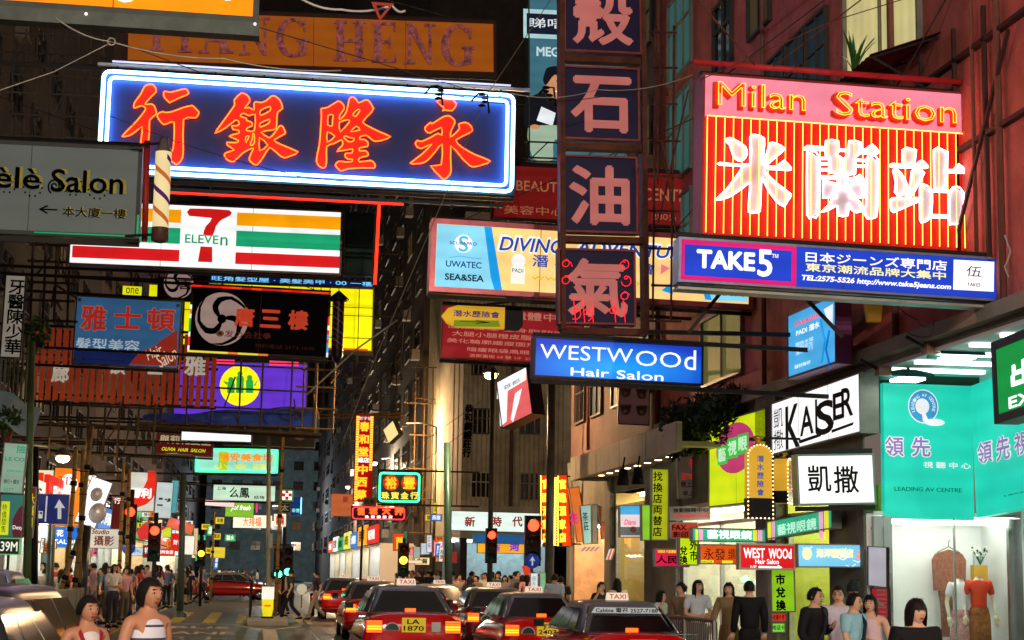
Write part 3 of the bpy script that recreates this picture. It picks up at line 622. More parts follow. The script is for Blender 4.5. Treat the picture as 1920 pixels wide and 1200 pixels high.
# --- TIANG HENG
s = Sign('signboard', 'old orange brown signboard with peeling pink serif capitals above the bank sign', 'signboard', (236, 14), (930, 40), (232, 118), Y=40, depth=.3, face=mat((188, 98, 18), .7, 0, .42), fw=.07, frame=mat((70, 30, 22), .7))  # unlit painted board brightened by emission in its face
PEEL = mat((225, 135, 142), .8, grime=.75, gs=9)
def serif_letter(ch):
    S_, t_ = .2, .07      # stem and hairline in em of a 1 high letter
    def foot(x, y, w_=.36): return [(x-w_/2, y-.035), (x+w_/2, y-.035), (x+w_/2, y+.03), (x-w_/2, y+.03)]
    def st(x, a=0, b=1, w_=S_): return [(x-w_/2, a), (x+w_/2, a), (x+w_/2, b), (x-w_/2, b)]
    if ch == 'T': return [st(.4), foot(.4, .03), [(0, .9), (.8, .9), (.8, 1), (0, 1)], [(0, .72), (.06, .72), (.1, .92), (0, .92)], [(.74, .72), (.8, .72), (.8, .92), (.7, .92)]], .8
    if ch == 'I': return [st(.2), foot(.2, .03, .4), foot(.2, .965, .4)], .4
    if ch == 'H': return [st(.17), st(.67), foot(.17, .03), foot(.17, .965), foot(.67, .03), foot(.67, .965), [(.2, .46), (.65, .46), (.65, .54), (.2, .54)]], .84
    if ch == 'E': return [st(.17), [(0, 0), (.66, 0), (.66, .07), (0, .07)], [(0, .93), (.64, .93), (.64, 1), (0, 1)], [(.2, .47), (.5, .47), (.5, .54), (.2, .54)], [(.6, 0), (.66, 0), (.68, .25), (.62, .2)], [(.58, .78), (.64, .76), (.64, 1), (.6, 1)], [(.46, .36), (.51, .36), (.51, .65), (.46, .65)]], .68
    if ch == 'A': return [[(.4, 1), (.5, 1), (.88, 0), (.66, 0), (.4, .76)], [(.4, 1), (.45, 1), (.2, 0), (.12, 0)], foot(.15, .03, .3), foot(.78, .03, .36), [(.22, .3), (.66, .3), (.66, .37), (.24, .37)]], .92
    if ch == 'N': return [st(.17, 0, 1, .08), st(.72, 0, 1, .08), [(.08, 1), (.3, 1), (.76, 0), (.66, 0)], foot(.17, .03, .3), foot(.72, .965, .3)], .86
    if ch == 'G':
        o = [(.45+.45*cos(R(a)), .5+.52*sin(R(a))) for a in range(45, 336, 15)]; i = [(.47+.27*cos(R(a)), .5+.44*sin(R(a))) for a in range(330, 44, -15)]
        return [o+i, [(.62, .0), (.82, .05), (.82, .42), (.62, .42)], foot(.72, .44, .34), [(.74, .66), (.8, .66), (.8, .98), (.72, .88)]], .9
for wd, x0, x1, y0, y1 in (('TIANG', 266, 580, 26, 112), ('HENG', 626, 890, 40, 132)):
    ads = [serif_letter(c)[1]+.16 for c in wd]; tot = sum(ads)-.16; x = 0
    for c, a in zip(wd, ads):
        px = x0+(x1-x0)*x/tot; pw = (x1-x0)*(a-.16)/tot; sl = .043*(px-x0); q = MB()
        for k, pl in enumerate(serif_letter(c)[0]):
            hh = (y1-y0)*.82
            s.poly([[(px+pw*p[0]/(a-.16), y0+sl+hh*(1-p[1])) for p in pl]], PEEL, z=.02+.004*k, depth=.05, mb=q)
        q.build('letter', s.e); x += a
s.arms(-1)

# --- orange sign at the top left
s = Sign('light_box_sign', 'bright orange light box cut by the top left corner of the picture', 'sign', (-340, -190), (492, -128), (-340, -12), Y=20, depth=.35, face=lb((255, 138, 8), 1.05), frame=mat((70, 76, 70), .5, .3), fw=.07)
q = MB(); W2 = s.W/2; q.box(-W2, -.17, -.2, W2+.02, -.003, .03, mat((82, 90, 84), .5, .3, grime=.3)); q.build('skirt', s.e)
q = MB()
for px in (162, 478): x, y = s.loc(px, 28 if px < 200 else 47); q.ball((x, y, .04), .02, WHT)
q.build('rivet_lamp', s.e)
s.text('Younghouse', (60, -78, 445, 20), lb((255, 250, 250), 1.1), bold=.055, z=.008, shear=.15, rot=-.045, res=2)
s.text('Younghouse', (66, -70, 438, 11), lb((225, 110, 215), .9), bold=.0, z=.014, shear=.15, rot=-.045)
s.arms(-1)

# --- grey hair salon sign and its barber pole
s = Sign('signboard', 'dull grey metal signboard of a hair salon with curly black letters at the left edge', 'signboard', (-150, 255), (268, 275), (-152, 432), Y=25, depth=.3, face=mat((104, 116, 112), .5, .1, .25), frame=mat((48, 52, 48), .5, .3), fw=.06)  # low emission brightens the unlit metal face
YE = mat((170, 160, 40), .5)
for t_, b in (('èlè', (-10, 312, 76, 356)), ('Salon', (96, 317, 232, 366))):
    x0, y0, x1, y1 = b
    s.text(t_, (x0+6, y0-1, x1+6, y1-1), YE, z=.012, bold=.03, rot=-.03, name='lettering_shadow'); s.text(t_, b, KK, z=.02, bold=.035, depth=.012, rot=-.03)
q = MB()
for cx, cy in ((14, 345), (62, 352), (138, 350), (183, 357)):
    X0, Y0 = s.loc(cx, cy)
    for k in range(10):
        a = k*.628; q.box(X0+.13*cos(a)-.012, Y0+.13*sin(a)-.012, .018, X0+.13*cos(a)+.012, Y0+.13*sin(a)+.012, .024, KK)
x, y = s.loc(100, 350)
q.path([(x+.09*(.25+k/26)*cos(k*.5)+.02, y+.11*(.25+k/26)*sin(k*.5), .028) for k in range(22)], .012, KK, 5)
q.build('letter_ornament', s.e)
s.text('←', (72, 384, 108, 402), KK, rot=-.03, bold=.03); s.text('本大廈一樓', (117, 387, 236, 411), KK, rot=-.035, bold=.015)
s.text('本大廈一樓', (120, 386, 239, 410), YE, rot=-.035, z=.003, name='lettering_shadow')
MB().path([(s.W/2-.02, .0+.02, .05), (s.W/2-.02, .35, .05)], .014, mat((20, 150, 100), .3, 0, 1.)).build('neon_tube', s.e)
MB().path([(-s.W/2*0+.1, .03, .05), (s.W/2-.02, .03, .05)], .012, mat((20, 150, 100), .3, 0, 1.)).build('neon_tube', s.e)
s.arms(-1, wires=0)
q = MB(); a = at(271, 452, 24.8); b = at(276, 264, 24.8); q.bar(a, b, .045, mat((150, 30, 28), .5), 8)
q.base('sign_post', 'dark red steel post at the right edge of the grey hair salon sign', 'post', a)
def barber_pole(label, px, y0, y1, Y, wpx, stripes, cap=True, tilt=3, lit=.0, body=(245, 225, 165)):
    lo = at(px, y1, Y); hi = at(px+tilt, y0, Y); H = (hi-lo).length; r = wpx/2/ppm(Y)
    e = thing('barber_pole', label, 'barber pole', lo)
    q = MB(); n = 24; m0 = lb(body, lit) if lit else mat(body, .3, grime=.1); q.lathe([(r, H*.14), (r, H*.86)], (0, 0, 0), m0, n); q.build('cylinder', e)
    for i, cc in enumerate(stripes):
        q = MB(); mm = lb(cc, lit*.9) if lit else mat(cc, .3)
        turns = H*.72/(r*2*2.6); off = i/len(stripes)
        nst = int(turns)+1
        for t in range(nst):
            for k in range(n):
                a0 = 2*pi*k/n; a1 = 2*pi*(k+1)/n
                zz = lambda a, d: H*.14+((t+off)+a/(2*pi)+d)*(H*.72/turns)
                if zz(a1, .16) > H*.86: continue
                rr = r*1.012
                q.add([(rr*cos(-a0), rr*sin(-a0), zz(a0, 0)), (rr*cos(-a1), rr*sin(-a1), zz(a1, 0)), (rr*cos(-a1), rr*sin(-a1), zz(a1, .13)), (rr*cos(-a0), rr*sin(-a0), zz(a0, .13))], [(0, 1, 2, 3)], mm, True)
        q.build('stripe', e)
    cm = mat((120, 112, 108), .4, .5)
    q = MB(); q.lathe([(0, H), (r*.55, H), (r*.6, H*.93), (r*1.05, H*.87), (r*1.05, H*.86)] if cap else [(0, H*1.02), (r*.4, H*.97), (r*1.25, H*.9), (r*1.1, H*.86)], (0, 0, 0), cm if cap else DARK); q.build('cap', e)
    q = MB(); q.lathe([(r*1.05, H*.14), (r*1.08, H*.02), (r*.5, 0), (0, 0)], (0, 0, 0), mat((88, 60, 52), .5)); q.build('foot', e)
    q = MB(); q.bar((0, 0, H*.95), (-.5 if px < 900 else .5, .25, H*.95), .02, DARK); q.bar((0, 0, H*.08), (-.5 if px < 900 else .5, .25, H*.08), .02, DARK); q.build('bracket', e)
    return e
barber_pole('barber pole striped cream, orange and violet beside the grey hair salon sign', 299, 258, 455, 24.5, 30, [(205, 110, 50), (80, 30, 100)], lit=.75)

# --- convenience store light box
s = Sign('light_box_sign', 'convenience store light box with orange, green and red stripes and a big red numeral', 'sign', (133, 372), (643, 395), (126, 496), Y=42, depth=.5, face=lb((245, 248, 246), 1.1), frame=mat((105, 95, 92), .4, .5), fw=.05)
OR_, GR_, RD_ = lb((250, 160, 10), 1), lb((28, 160, 110), 1), lb((215, 28, 32), 1)
q = MB()
def band(t0, t1, px0, px1, m):        # t = fraction down the face
    H, W = s.H, s.W; x0 = s.loc(px0, 440)[0]; x1 = s.loc(px1, 440)[0]
    q.box(x0, H*(1-t1), .001, x1, H*(1-t0), .005, m); q.build('stripe', s.e); q.__init__()
for a, b in ((137, 338), (443, 641)):
    band(.10, .30, a, b, OR_); band(.38, .62, a, b, GR_); band(.71, .89, a, b, RD_)
RD2 = lb((205, 26, 26), 1)
s.poly([[(356, 391), (430, 394), (432, 404), (416, 412), (405, 424), (399, 442), (381, 440), (386, 424), (397, 409), (355, 405)]], RD2, z=.009, sm=2)
s.poly([[(376, 462), (398, 463), (398, 492), (371, 491)]], RD2, z=.009)
s.text('ELEVE', (347, 439, 410, 458), lb((20, 150, 95), 1), bold=.035, z=.012, rot=-.04); s.text('n', (413, 444, 427, 461), lb((20, 150, 95), 1), bold=.035, z=.012, rot=-.04)
s.arms(-1)
# dark green sign right of it
s = Sign('signboard', 'unlit dark green signboard between the convenience store sign and the red tube', 'signboard', (648, 398), (705, 400), (645, 516), Y=43, face=mat((12, 62, 50), .6), depth=.3)
s = Sign('light_box_sign', 'thin strip of blue lettering glowing under the convenience store sign', 'sign', (392, 516), (703, 528), (391, 528), Y=43.5, depth=.2, face=lb((10, 26, 80), .8), fw=.02)
s.text('旺角髮型屋 · 美髮美甲 · 00 一樓', (398, 518, 700, 536), lb((120, 205, 255), 1.1), rot=-.03, bold=.02)
# yellow sign and its parts
s = Sign('light_box_sign', 'large plain yellow light box half hidden behind the black sign with three comma shapes', 'sign', (346, 527), (702, 541), (342, 648), Y=52, depth=.5, face=lb((228, 226, 10), 1.0), frame=mat((60, 55, 30), .5), fw=.04)
q = MB()
for px in (404, 470, 540, 586, 600, 672): x, _ = s.loc(px, 600); q.box(x-.012, 0, .05, x+.012, s.H, .07, DARK)
for t in (.2, .55, .68): q.box(-s.W/2, s.H*t, .05, s.W/2, s.H*t+.02, .07, DARK)
q.build('guard_bars', s.e); s.rect((560, 652, 690, 657), lb((240, 70, 20), 1), z=.01); s.arms(-1, wires=0)
s = Sign('light_box_sign', 'tiny square yellow light box with a small black word left of the yellow signs', 'sign', (230, 535), (267, 537), (229, 555), Y=54, depth=.2, face=lb((222, 222, 20), 1), fw=.01)
s.text('one', (236, 539, 260, 551), KK); s.bars([(at(246, 535, 54.1), at(247, 500, 54.1))])
s = Sign('light_box_sign', 'narrow upright yellow light box next to the tiny square yellow one', 'sign', (280, 533), (319, 535), (279, 560), Y=54, depth=.2, face=lb((228, 226, 10), 1), fw=.01)
s.bars([(at(298, 533, 54.1), at(299, 500, 54.1))])
def comma_disc(s, cx, cy, r, m, bg, z):
    q = MB(); s.disc(cx, cy, r, m, z=z, mb=q, n=40)
    for k in range(3):
        a = R(100+120*k); c1 = (cx+r*.36*cos(a), cy-r*.36*sin(a))
        P = []
        for t in range(0, 13): b = a+R(-150+t*13); P.append((c1[0]+r*.48*cos(b+1.9), c1[1]-r*.48*sin(b+1.9)))
        for t in range(0, 9): b = a+R(85-t*13); rr = r*(.99-.012*t); P.append((cx+rr*cos(b+.2), cy-rr*sin(b+.2)))
        # dark swirl gap between neighbouring commas
        G = [(cx+rr*cos(a+R(d)), cy-rr*sin(a+R(d))) for d, rr in [(60, r*.12), (40, r*.4), (25, r*.62), (0, r*.82), (-35, r*.93), (-70, r*.99), (-95, r*1.01), (-70, r*.9), (-35, r*.8), (-10, r*.64), (8, r*.45), (10, r*.2)]]
        s.poly([G], bg, z=z+.004, mb=q, sm=2)
    s.disc(cx, cy, r*.17, bg, z=z+.006, mb=q); q.build('emblem', s.e)
PKG = mat((190, 160, 150), .6, 0, .5)  # emission lifts the painted emblem, and the red characters below
s = Sign('signboard', 'older round comma emblem sign peeping out behind the black hair salon sign', 'signboard', (296, 519), (392, 523), (294, 562), Y=47, depth=.2, face=mat((38, 24, 24), .6))
comma_disc(s, 335, 532, 28, PKG, KK, .004); s.text('唐三', (330, 522, 392, 545), mat((150, 50, 38), .6), z=.02, bold=.03)
# black salon sign
s = Sign('neon_sign', 'black hair salon sign with pale three comma emblem, red characters and multicoloured edge lights', 'sign', (359, 534), (621, 549), (348, 660), Y=45, depth=.35, face=mat((20, 15, 20), .7, spec=.05), frame=mat((60, 40, 40), .4, .5), fw=.06)
comma_disc(s, 416, 598, 50, PKG, KK, .004)
RCH = mat((215, 66, 38), .55, 0, .6)
for ch, b in (('唐', (440, 575, 477, 614)), ('三', (488, 580, 527, 616)), ('樓', (540, 581, 578, 620))):
    s.text(ch, b, RCH, z=.014, bold=.055, depth=.02, rot=-.05, name='character')
s.text('◉发の会社◉', (405, 618, 508, 637), mat((150, 55, 42), .6), z=.02, rot=-.05, bold=.01)
s.text('預約電話 2573-1030', (478, 644, 590, 658), mat((120, 42, 36), .6), z=.01, rot=-.05)
Wd, H2 = s.W/2, s.H; random.seed(3)
for nm, ax in (('top', 1), ('bottom', 0), ('left', 2), ('right', 3)):
    q = MB(); N = 14
    for k in range(N):
        c = random.choice([(255, 40, 20), (255, 70, 30), (220, 30, 20)]) if ax == 1 else random.choice([(235, 220, 60), (250, 120, 40), (235, 220, 60)]) if ax == 0 else ([(30, 30, 30)]*4+[(240, 240, 240), (230, 130, 40), (240, 240, 240), (40, 160, 100), (40, 160, 100), (40, 160, 100), (240, 240, 240), (230, 40, 30), (230, 40, 30), (240, 240, 240)])[k] if ax == 2 else random.choice([(240, 40, 60), (60, 180, 240), (240, 240, 250)])
        if ax == 0 and k > 7: c = (70, 60, 45)
        if ax == 3 and k < 5: c = (60, 20, 30)
        m = lb(c, 1) if max(c) > 100 else mat(c)
        if ax < 2: x0 = -Wd+2*Wd*k/N; y = H2-.05 if ax else .0; q.box(x0, y, .022, x0+2*Wd/N, y+.05, .05, m)
        else: y1 = H2-.05-(H2-.1)*k/N; x = -Wd if ax == 2 else Wd-.05; q.box(x, y1-(H2-.1)/N, .022, x+.05, y1, .05, m)
    q.build('edge_light', s.e)
s.arms(-1)
# hanging dark lantern pole
e = thing('barber_pole', 'unlit dark barber pole with lantern cap in front of the yellow light box', 'barber pole', at(631, 690, 44))
k = ppm(44); H = 148/k; r = 11/k
q = MB(); q.lathe([(0, .12), (r*.7, .18), (r, .3), (r, H-.3)], (0, 0, 0), mat((38, 24, 28), .3), 14); q.build('cylinder', e)
q = MB()
for t in range(9):
    for j in range(7):
        a0 = -j*.45; z0 = .35+t*(H-.75)/9+j*.045; q.add([(r*1.02*cos(a), r*1.02*sin(a), z) for a, z in ((a0, z0), (a0-.45, z0+.045), (a0-.45, z0+.085), (a0, z0+.04))], [(0, 1, 2, 3)], mat((150, 130, 140), .4) if t % 2 else mat((140, 40, 40), .4), True)
q.build('stripe', e)
q = MB(); q.lathe([(0, H), (r*.3, H-.03), (r*1.9, H-.24), (r*1.6, H-.28), (r, H-.3)], (0, 0, 0), BLACK, 8)
for a in range(4): q.bar((r*1.3*cos(a*1.57+.7), r*1.3*sin(a*1.57+.7), H-.28), (r*1.3*cos(a*1.57+.7), r*1.3*sin(a*1.57+.7), .3), .008, BLACK, 4)
q.path([(0, 0, H), (0, 0, H+.1), (-.1, 0, H+.16), (-.22, 0, H+.08), (-.28, 0, H-.3)], .012, BLACK, 5); q.build('lantern_cage', e)

# --- blue and red painted hair salon board
BL = mat((62, 112, 160), .6, 0, .5); BR = mat((175, 50, 36), .6, 0, .5); NAVY = mat((24, 40, 96), .6, 0, .5)  # painted colours carry emission standing in for light falling on them
s = Sign('signboard', 'painted board, blue above and red corner below, with red characters over white ones', 'signboard', (143, 553), (343, 564), (134, 683), Y=46, depth=.15, face=BL, frame=mat((120, 115, 95), .6), fw=.04)
s.poly([[(139, 655), (262, 660), (240, 686), (137, 680)]], NAVY, z=.003)
s.poly([[(333, 619), (306, 635), (292, 648), (268, 658), (253, 670), (243, 683), (331, 687)]], BR, z=.006)
CR = mat((200, 42, 34), .6, 0, .6); TAN = mat((175, 150, 120), .6, 0, .5)
for ch, b in (('雅', (151, 571, 200, 622)), ('士', (214, 573, 265, 618)), ('頓', (276, 577, 328, 622))):
    s.text(ch, (b[0]-1, b[1]-1, b[2]+1, b[3]+1), TAN, z=.010, bold=.05, rot=-.05, name='character_edge'); s.text(ch, b, CR, z=.014, bold=.035, rot=-.05, name='character')
s.text('髮型美容', (142, 632, 262, 662), mat((190, 205, 215), .6, 0, .6), z=.01, rot=-.05, bold=.02)
s.text('Hair', (272, 651, 305, 670), mat((235, 215, 180), .6, 0, .7), z=.012, rot=.55, shear=.3); s.text('Salon', (292, 657, 333, 682), mat((235, 215, 180), .6, 0, .7), z=.012, rot=.6, shear=.3)
q = MB()
for px, py in ((150, 562), (334, 573), (141, 674), (324, 682)): x, y = s.loc(px, py); q.lathe([(0, .015), (.04, .012), (.05, 0)], (x, y, .002), mat((150, 140, 120), .4, .5), 12)
s.text('★ ━━━━━ ◂◂', (152, 669, 232, 680), mat((160, 50, 40), .6), z=.006, rot=-.04, mb=q); q.build('fixings', s.e)
s.arms(-1, wires=0)

# --- red slatted wall sign
e = Sign('slatted_sign', 'rust red slatted sign frame with four white characters under the painted salon board', 'signboard', (66, 612), (412, 628), (60, 748), Y=50, frame=None, face=None)
s = e; W2, H2 = s.W/2, s.H; random.seed(5); N = 26
SL = mat((165, 58, 28), .75, 0, .38)  # slats and their characters glow slightly, light put into the paint
for k in range(N):
    x = -W2+2*W2*k/N; q = MB(); q.box(x+.012, random.uniform(-.05, .02), -.03, x+2*W2/N*.74, H2-.03, .02, SL); q.build('slat', s.e)
q = MB()
for t in (.06, .5, .93): q.box(-W2, H2*t, -.09, W2, H2*t+.07, -.035, DARK)
q.build('rail', s.e)
CW = mat((215, 205, 185), .7, 0, .5)
for ch, b in (('廊', (97, 682, 130, 718)), ('頓', (203, 672, 236, 703)), ('士', (276, 668, 307, 703)), ('雅', (346, 667, 386, 706))):
    s.text(ch, b, CW, z=.03, bold=.04, depth=.03, rot=-.04, name='character')
s.arms(-1, X=-8.6, wires=0)

# --- purple sign
s = Sign('light_box_sign', 'purple light box with yellow disc and three green figures behind bamboo poles', 'sign', (328, 674), (578, 682), (322, 784), Y=58, depth=.4, face=lb((92, 50, 200), .95), frame=mat((70, 60, 70), .5), fw=.04)
s.disc(450, 723, 38, lb((242, 238, 20), 1.05), z=.004)
q = MB(); G2 = lb((40, 165, 70), .95)
for px, h in ((433, 16), (450, 27), (468, 20)):
    s.rect((px-7, 737-h, px+7, 737), G2, z=.008, mb=q); s.disc(px, 737-h, 7, G2, z=.0085, mb=q); s.disc(px, 731-h-3, 5, G2, z=.009, mb=q)
s.poly([[(424, 722), (418, 714), (428, 717)]], G2, z=.008, mb=q); s.poly([[(476, 722), (484, 711), (478, 725)]], G2, z=.008, mb=q)
q.build('figures', s.e)
q = MB(); s.rect((400, 674, 440, 684), lb((240, 60, 110), 1), z=.01, mb=q); s.rect((505, 676, 560, 686), lb((240, 60, 110), 1), z=.01, mb=q); q.build('pink_strip', s.e)
s.arms(-1, wires=0)
# blue tarpaulin under the purple sign
a, b = at(268, 778, 57.5), at(588, 762, 57.5); q = MB(); vs = []; NX = 32
for i in range(NX+1):
    t = i/NX; p = a.lerp(b, t)
    for j in range(5):
        u = j/4; d = (.75*(.35+.65*t))*u
        vs.append((p.x, p.y-.5*u+.05*sin(t*30+j), p.z-d+.04*sin(t*17+j*2)))
q.add(vs, [(i*5+j, i*5+j+1, (i+1)*5+j+1, (i+1)*5+j) for i in range(NX) for j in range(4)], mat((38, 70, 170), .35, grime=.4, gs=2), True)
q.base('tarpaulin', 'crumpled blue tarpaulin sagging under the purple light box', 'tarpaulin', tuple(a))

# --- white vertical dentist sign on the left
s = Sign('vertical_sign', 'weathered white vertical dentist board with black characters at the left edge', 'signboard', (10, 514), (50, 516), (2, 671), Y=40, depth=.1, face=mat((172, 162, 148), .7, 0, .45), frame=mat((40, 34, 32), .6), fw=.03)  # painted dentist board lightened by emission
s.text('牙\n醫\n陳\n少\n華', (12, 524, 44, 665), KK, bold=.03, z=.006, rot=-.04, line=.95)

# ================================================================ centre
# vertical petrol column: one frame, four panels
s = Sign('vertical_sign', 'tall rusty column sign of dark blue panels with big pink characters, one above the other', 'vertical sign', (1052, -40), (1208, -32), (1038, 611), Y=28, frame=None)
W2, H2 = s.W/2, s.H; q = MB()
for x in (-W2-.02, W2-.06): q.box(x, -.05, -.3, x+.08, H2+.6, .02, RUST); q.box(x, -.05, -.34, x+.04, H2+.6, -.301, RUST)
q.build('frame', s.e)
PCH = mat((215, 125, 118), .65, 0, .45); PNL = mat((26, 18, 66), .55, 0, .15)  # unlit panels and characters given emission to look lit
for ch, y0, y1, dy in (('殼', -42, 98, 0), ('石', 124, 262, 0), ('油', 291, 436, 0), ('氣', 466, 608, 0)):
    lean = (600-y0)*.021
    x0, x1 = 1046+lean-2, 1194+lean-4
    cx, cy, w_, h_ = s.dims((x0, y0, x1, y1))
    p = MB(); p.box(cx-w_/2, cy-h_/2, -.25, cx+w_/2, cy+h_/2, -.06, PNL); f = MB(); t = .035
    for a in ((-w_/2, -h_/2, w_/2, -h_/2+t), (-w_/2, h_/2-t, w_/2, h_/2), (-w_/2, -h_/2+t, -w_/2+t, h_/2-t), (w_/2-t, -h_/2+t, w_/2, h_/2-t)):
        f.box(cx+a[0], cy+a[1], -.0595, cx+a[2], cy+a[3], .0, mat((150, 72, 66), .6, grime=.4))
    po = p.build('panel', s.e); f.build('panel_frame', po)
    c = MB(); s.text(ch, (x0+17, y0+15, x1-15, y1-12), PCH, z=-.055, bold=.038, depth=.03, mb=c); c.build('character', po)
    fb = MB(); fb.box(-W2, cy-h_/2-.16, -.26, W2, cy-h_/2-.05, -.04, RUST); fb.build('crossbar', s.e)
q = MB(); DR = mat((255, 30, 40), .3, 0, 1.6)
for i, (px, py) in enumerate(((1062, 500), (1062, 530), (1172, 500), (1175, 530), (1080, 590), (1100, 592), (1150, 588), (1172, 560))):
    x, y = s.loc(px, py); q.path([(x+.10*(1-k/16)*cos(k*.7+i), y+.10*(1-k/16)*sin(k*.7+i)+k*.008, .02) for k in range(14)], .008, DR, 5)
for px in (1075, 1092, 1108, 1150, 1168): s.tube([(px, 560), (px+4, 605)], .008, DR, z=.02, mb=q)
q.build('neon_tube', s.e)
s.arms(1, wires=0)
# diving shop sign
s = Sign('light_box_sign', 'long diving shop light box, pale blue ends and peach middle, behind the column sign', 'sign', (810, 409), (1414, 447), (804, 546), Y=32, depth=.5, face=lb((252, 208, 130), 1.0), frame=mat((200, 110, 118), .3, .6), fw=.10)
LBL = lb((135, 212, 240), 1); MBL = lb((20, 150, 225), 1); NV = lb((30, 50, 110), 1); DBL = lb((20, 60, 130), .9)
s.poly([[(820, 420), (908, 425), (936, 548), (815, 541)]], LBL, z=.002); s.poly([[(908, 425), (922, 426), (942, 548), (928, 547), (920, 520)]], MBL, z=.005)
s.poly([[(1300, 444), (1404, 450), (1402, 566), (1330, 563), (1322, 530)]], LBL, z=.002); s.poly([[(1292, 443), (1306, 444), (1334, 563), (1322, 562)]], MBL, z=.005)
s.disc(869, 457, 17, lb((245, 250, 255), 1), z=.006); s.text('S', (860, 442, 878, 473), lb((70, 185, 225), 1), z=.009, bold=.04)
s.text('SCUBAPRO', (843, 452, 894, 461), DBL, z=.012, bold=.03, rot=-.05); s.text('UWATEC', (836, 488, 903, 504), DBL, z=.006, bold=.02, rot=-.05)
s.text('SEA&SEA', (834, 512, 907, 529), lb((14, 26, 50), .9), z=.006, bold=.06, rot=-.05); s.tube([(842, 483), (862, 480), (885, 484), (902, 485)], .006, MBL, z=.006, name='wave_line')
for t_, b in (('DIVING', (936, 443, 1058, 477)), ('ADVENTURE', (1080, 451, 1300, 488))):
    x0, y0, x1, y1 = b; s.text(t_, (x0-4, y0-4, x1+2, y1+2), lb((250, 250, 255), 1), z=.004, bold=.09, shear=.22, rot=-.055, name='lettering_edge'); s.text(t_, b, lb((26, 70, 165), 1), z=.010, bold=.045, shear=.22, rot=-.055)
s.disc(972, 489, 13, lb((240, 240, 240), 1), z=.006, name='badge'); s.rect((958, 500, 984, 532), lb((242, 238, 225), 1), z=.005, name='badge'); s.text('PADI', (960, 503, 981, 512), NV, z=.009, bold=.03)
s.text('潛', (998, 477, 1028, 502), lb((26, 70, 165), 1), z=.008, bold=.03); s.text('水歷險', (1040, 482, 1190, 508), lb((26, 70, 165), 1), z=.008, bold=.03, rot=-.05, space=1.2); s.text('會', (1198, 491, 1228, 516), lb((26, 70, 165), 1), z=.008, bold=.03)
s.text('www.diving.com', (996, 514, 1225, 541), lb((205, 195, 40), 1), z=.008, rot=-.055); s.poly([[(1240, 495), (1256, 503), (1238, 515)]], lb((240, 120, 140), 1), z=.006)
s.poly([[(1258, 530), (1240, 545), (1262, 552)]], MBL, z=.006); s.text('TUSA', (1334, 540, 1394, 557), lb((16, 130, 150), 1), z=.01, bold=.03, rot=-.03)
s.arms(1)
# advertising billboard with a seated man
e = s = Sign('billboard', 'tall teal advertising billboard with a smiling man in black behind the column sign', 'billboard', (990, -60), (1228, -48), (978, 303), Y=44, depth=.5, face=lb((62, 112, 128), .8), frame=mat((60, 80, 85), .5), fw=.04)
s.rect((982, 22, 1222, 76), lb((175, 215, 220), .9), z=.004); s.rect((988, 30, 1216, 68), lb((22, 28, 50), .8), z=.008)
s.text('睇唔睇到分別?', (992, 33, 1212, 62), lb((225, 235, 235), .9), z=.012, rot=-.04, bold=.015)
s.text('MEGAMAN', (1006, 87, 1111, 110), lb((190, 215, 220), .9), z=.008, bold=.06, rot=-.05); s.text('曼佳美', (1056, 104, 1112, 120), lb((190, 215, 220), .9), z=.010, bold=.04, rot=-.03)
SK = lb((205, 145, 100), .85); BKL = lb((20, 22, 30), .6); GN = lb((165, 190, 165), .8)
s.poly([[(1018, 150), (1025, 128), (1045, 124), (1060, 132), (1066, 150), (1040, 140), (1024, 160)]], BKL, z=.008, sm=3)
s.poly([[(1023, 148), (1045, 138), (1058, 145), (1060, 165), (1052, 182), (1036, 186), (1024, 170)]], SK, z=.006, sm=3)
s.poly([[(985, 190), (1020, 172), (1050, 190), (1068, 180), (1090, 215), (1085, 250), (1000, 245), (983, 235)]], BKL, z=.004, sm=3)
s.poly([[(1015, 200), (1042, 212), (1036, 236), (1006, 226)]], lb((225, 235, 240), .95), z=.008); s.disc(1045, 152, 2, BKL, z=.012); s.disc(1054, 154, 2, BKL, z=.012)
s.poly([[(1040, 171), (1056, 169), (1050, 176)]], lb((250, 250, 250), 1), z=.012)
s.poly([[(990, 240), (1050, 235), (1120, 240), (1200, 250), (1215, 280), (1130, 280), (1100, 262), (1040, 262), (1036, 300), (1000, 298)]], GN, z=.009, sm=3)
s.disc(1003, 238, 9, SK, z=.014, sy=.5)
q = MB()
for px in (1120, 1150, 1186, 1212): s.disc(px, 270, 8, lb((220, 245, 240), 1), z=.012, mb=q)
q.build('lamp_print', s.e); s.arms(1, wires=0)
q = MB(); W2 = s.W/2
q.box(-W2-.2, .02, .3, W2+.6, .06, .34, DARK); q.box(-W2-.2, .45, .3, W2+.6, .49, .34, DARK)
for k in range(6): x = -W2+k*W2/2.5; q.bar((x, 0, .32), (x+.5, .5, .32), .02, DARK, 4)
q.build('service_rail', s.e)
# beauty centre
s = Sign('signboard', 'dark red beauty centre board half covered by the column sign', 'signboard', (924, 305), (1306, 325), (916, 410), Y=38, depth=.3, face=mat((150, 24, 22), .6, 0, .35), frame=mat((60, 18, 18), .6), fw=.05)  # painted board and its letters carry a low added glow
TN = mat((205, 130, 90), .6, 0, .4)
s.text('BEAUTY', (968, 338, 1062, 362), TN, rot=-.05, bold=.01); s.text('CENTRE', (1205, 352, 1300, 380), TN, rot=-.05, bold=.01); s.text('美容中心', (945, 384, 1060, 406), TN, rot=-.05)
s.text('◎ 280½', (1198, 398, 1268, 414), TN, rot=-.03); s.arms(1, wires=0)
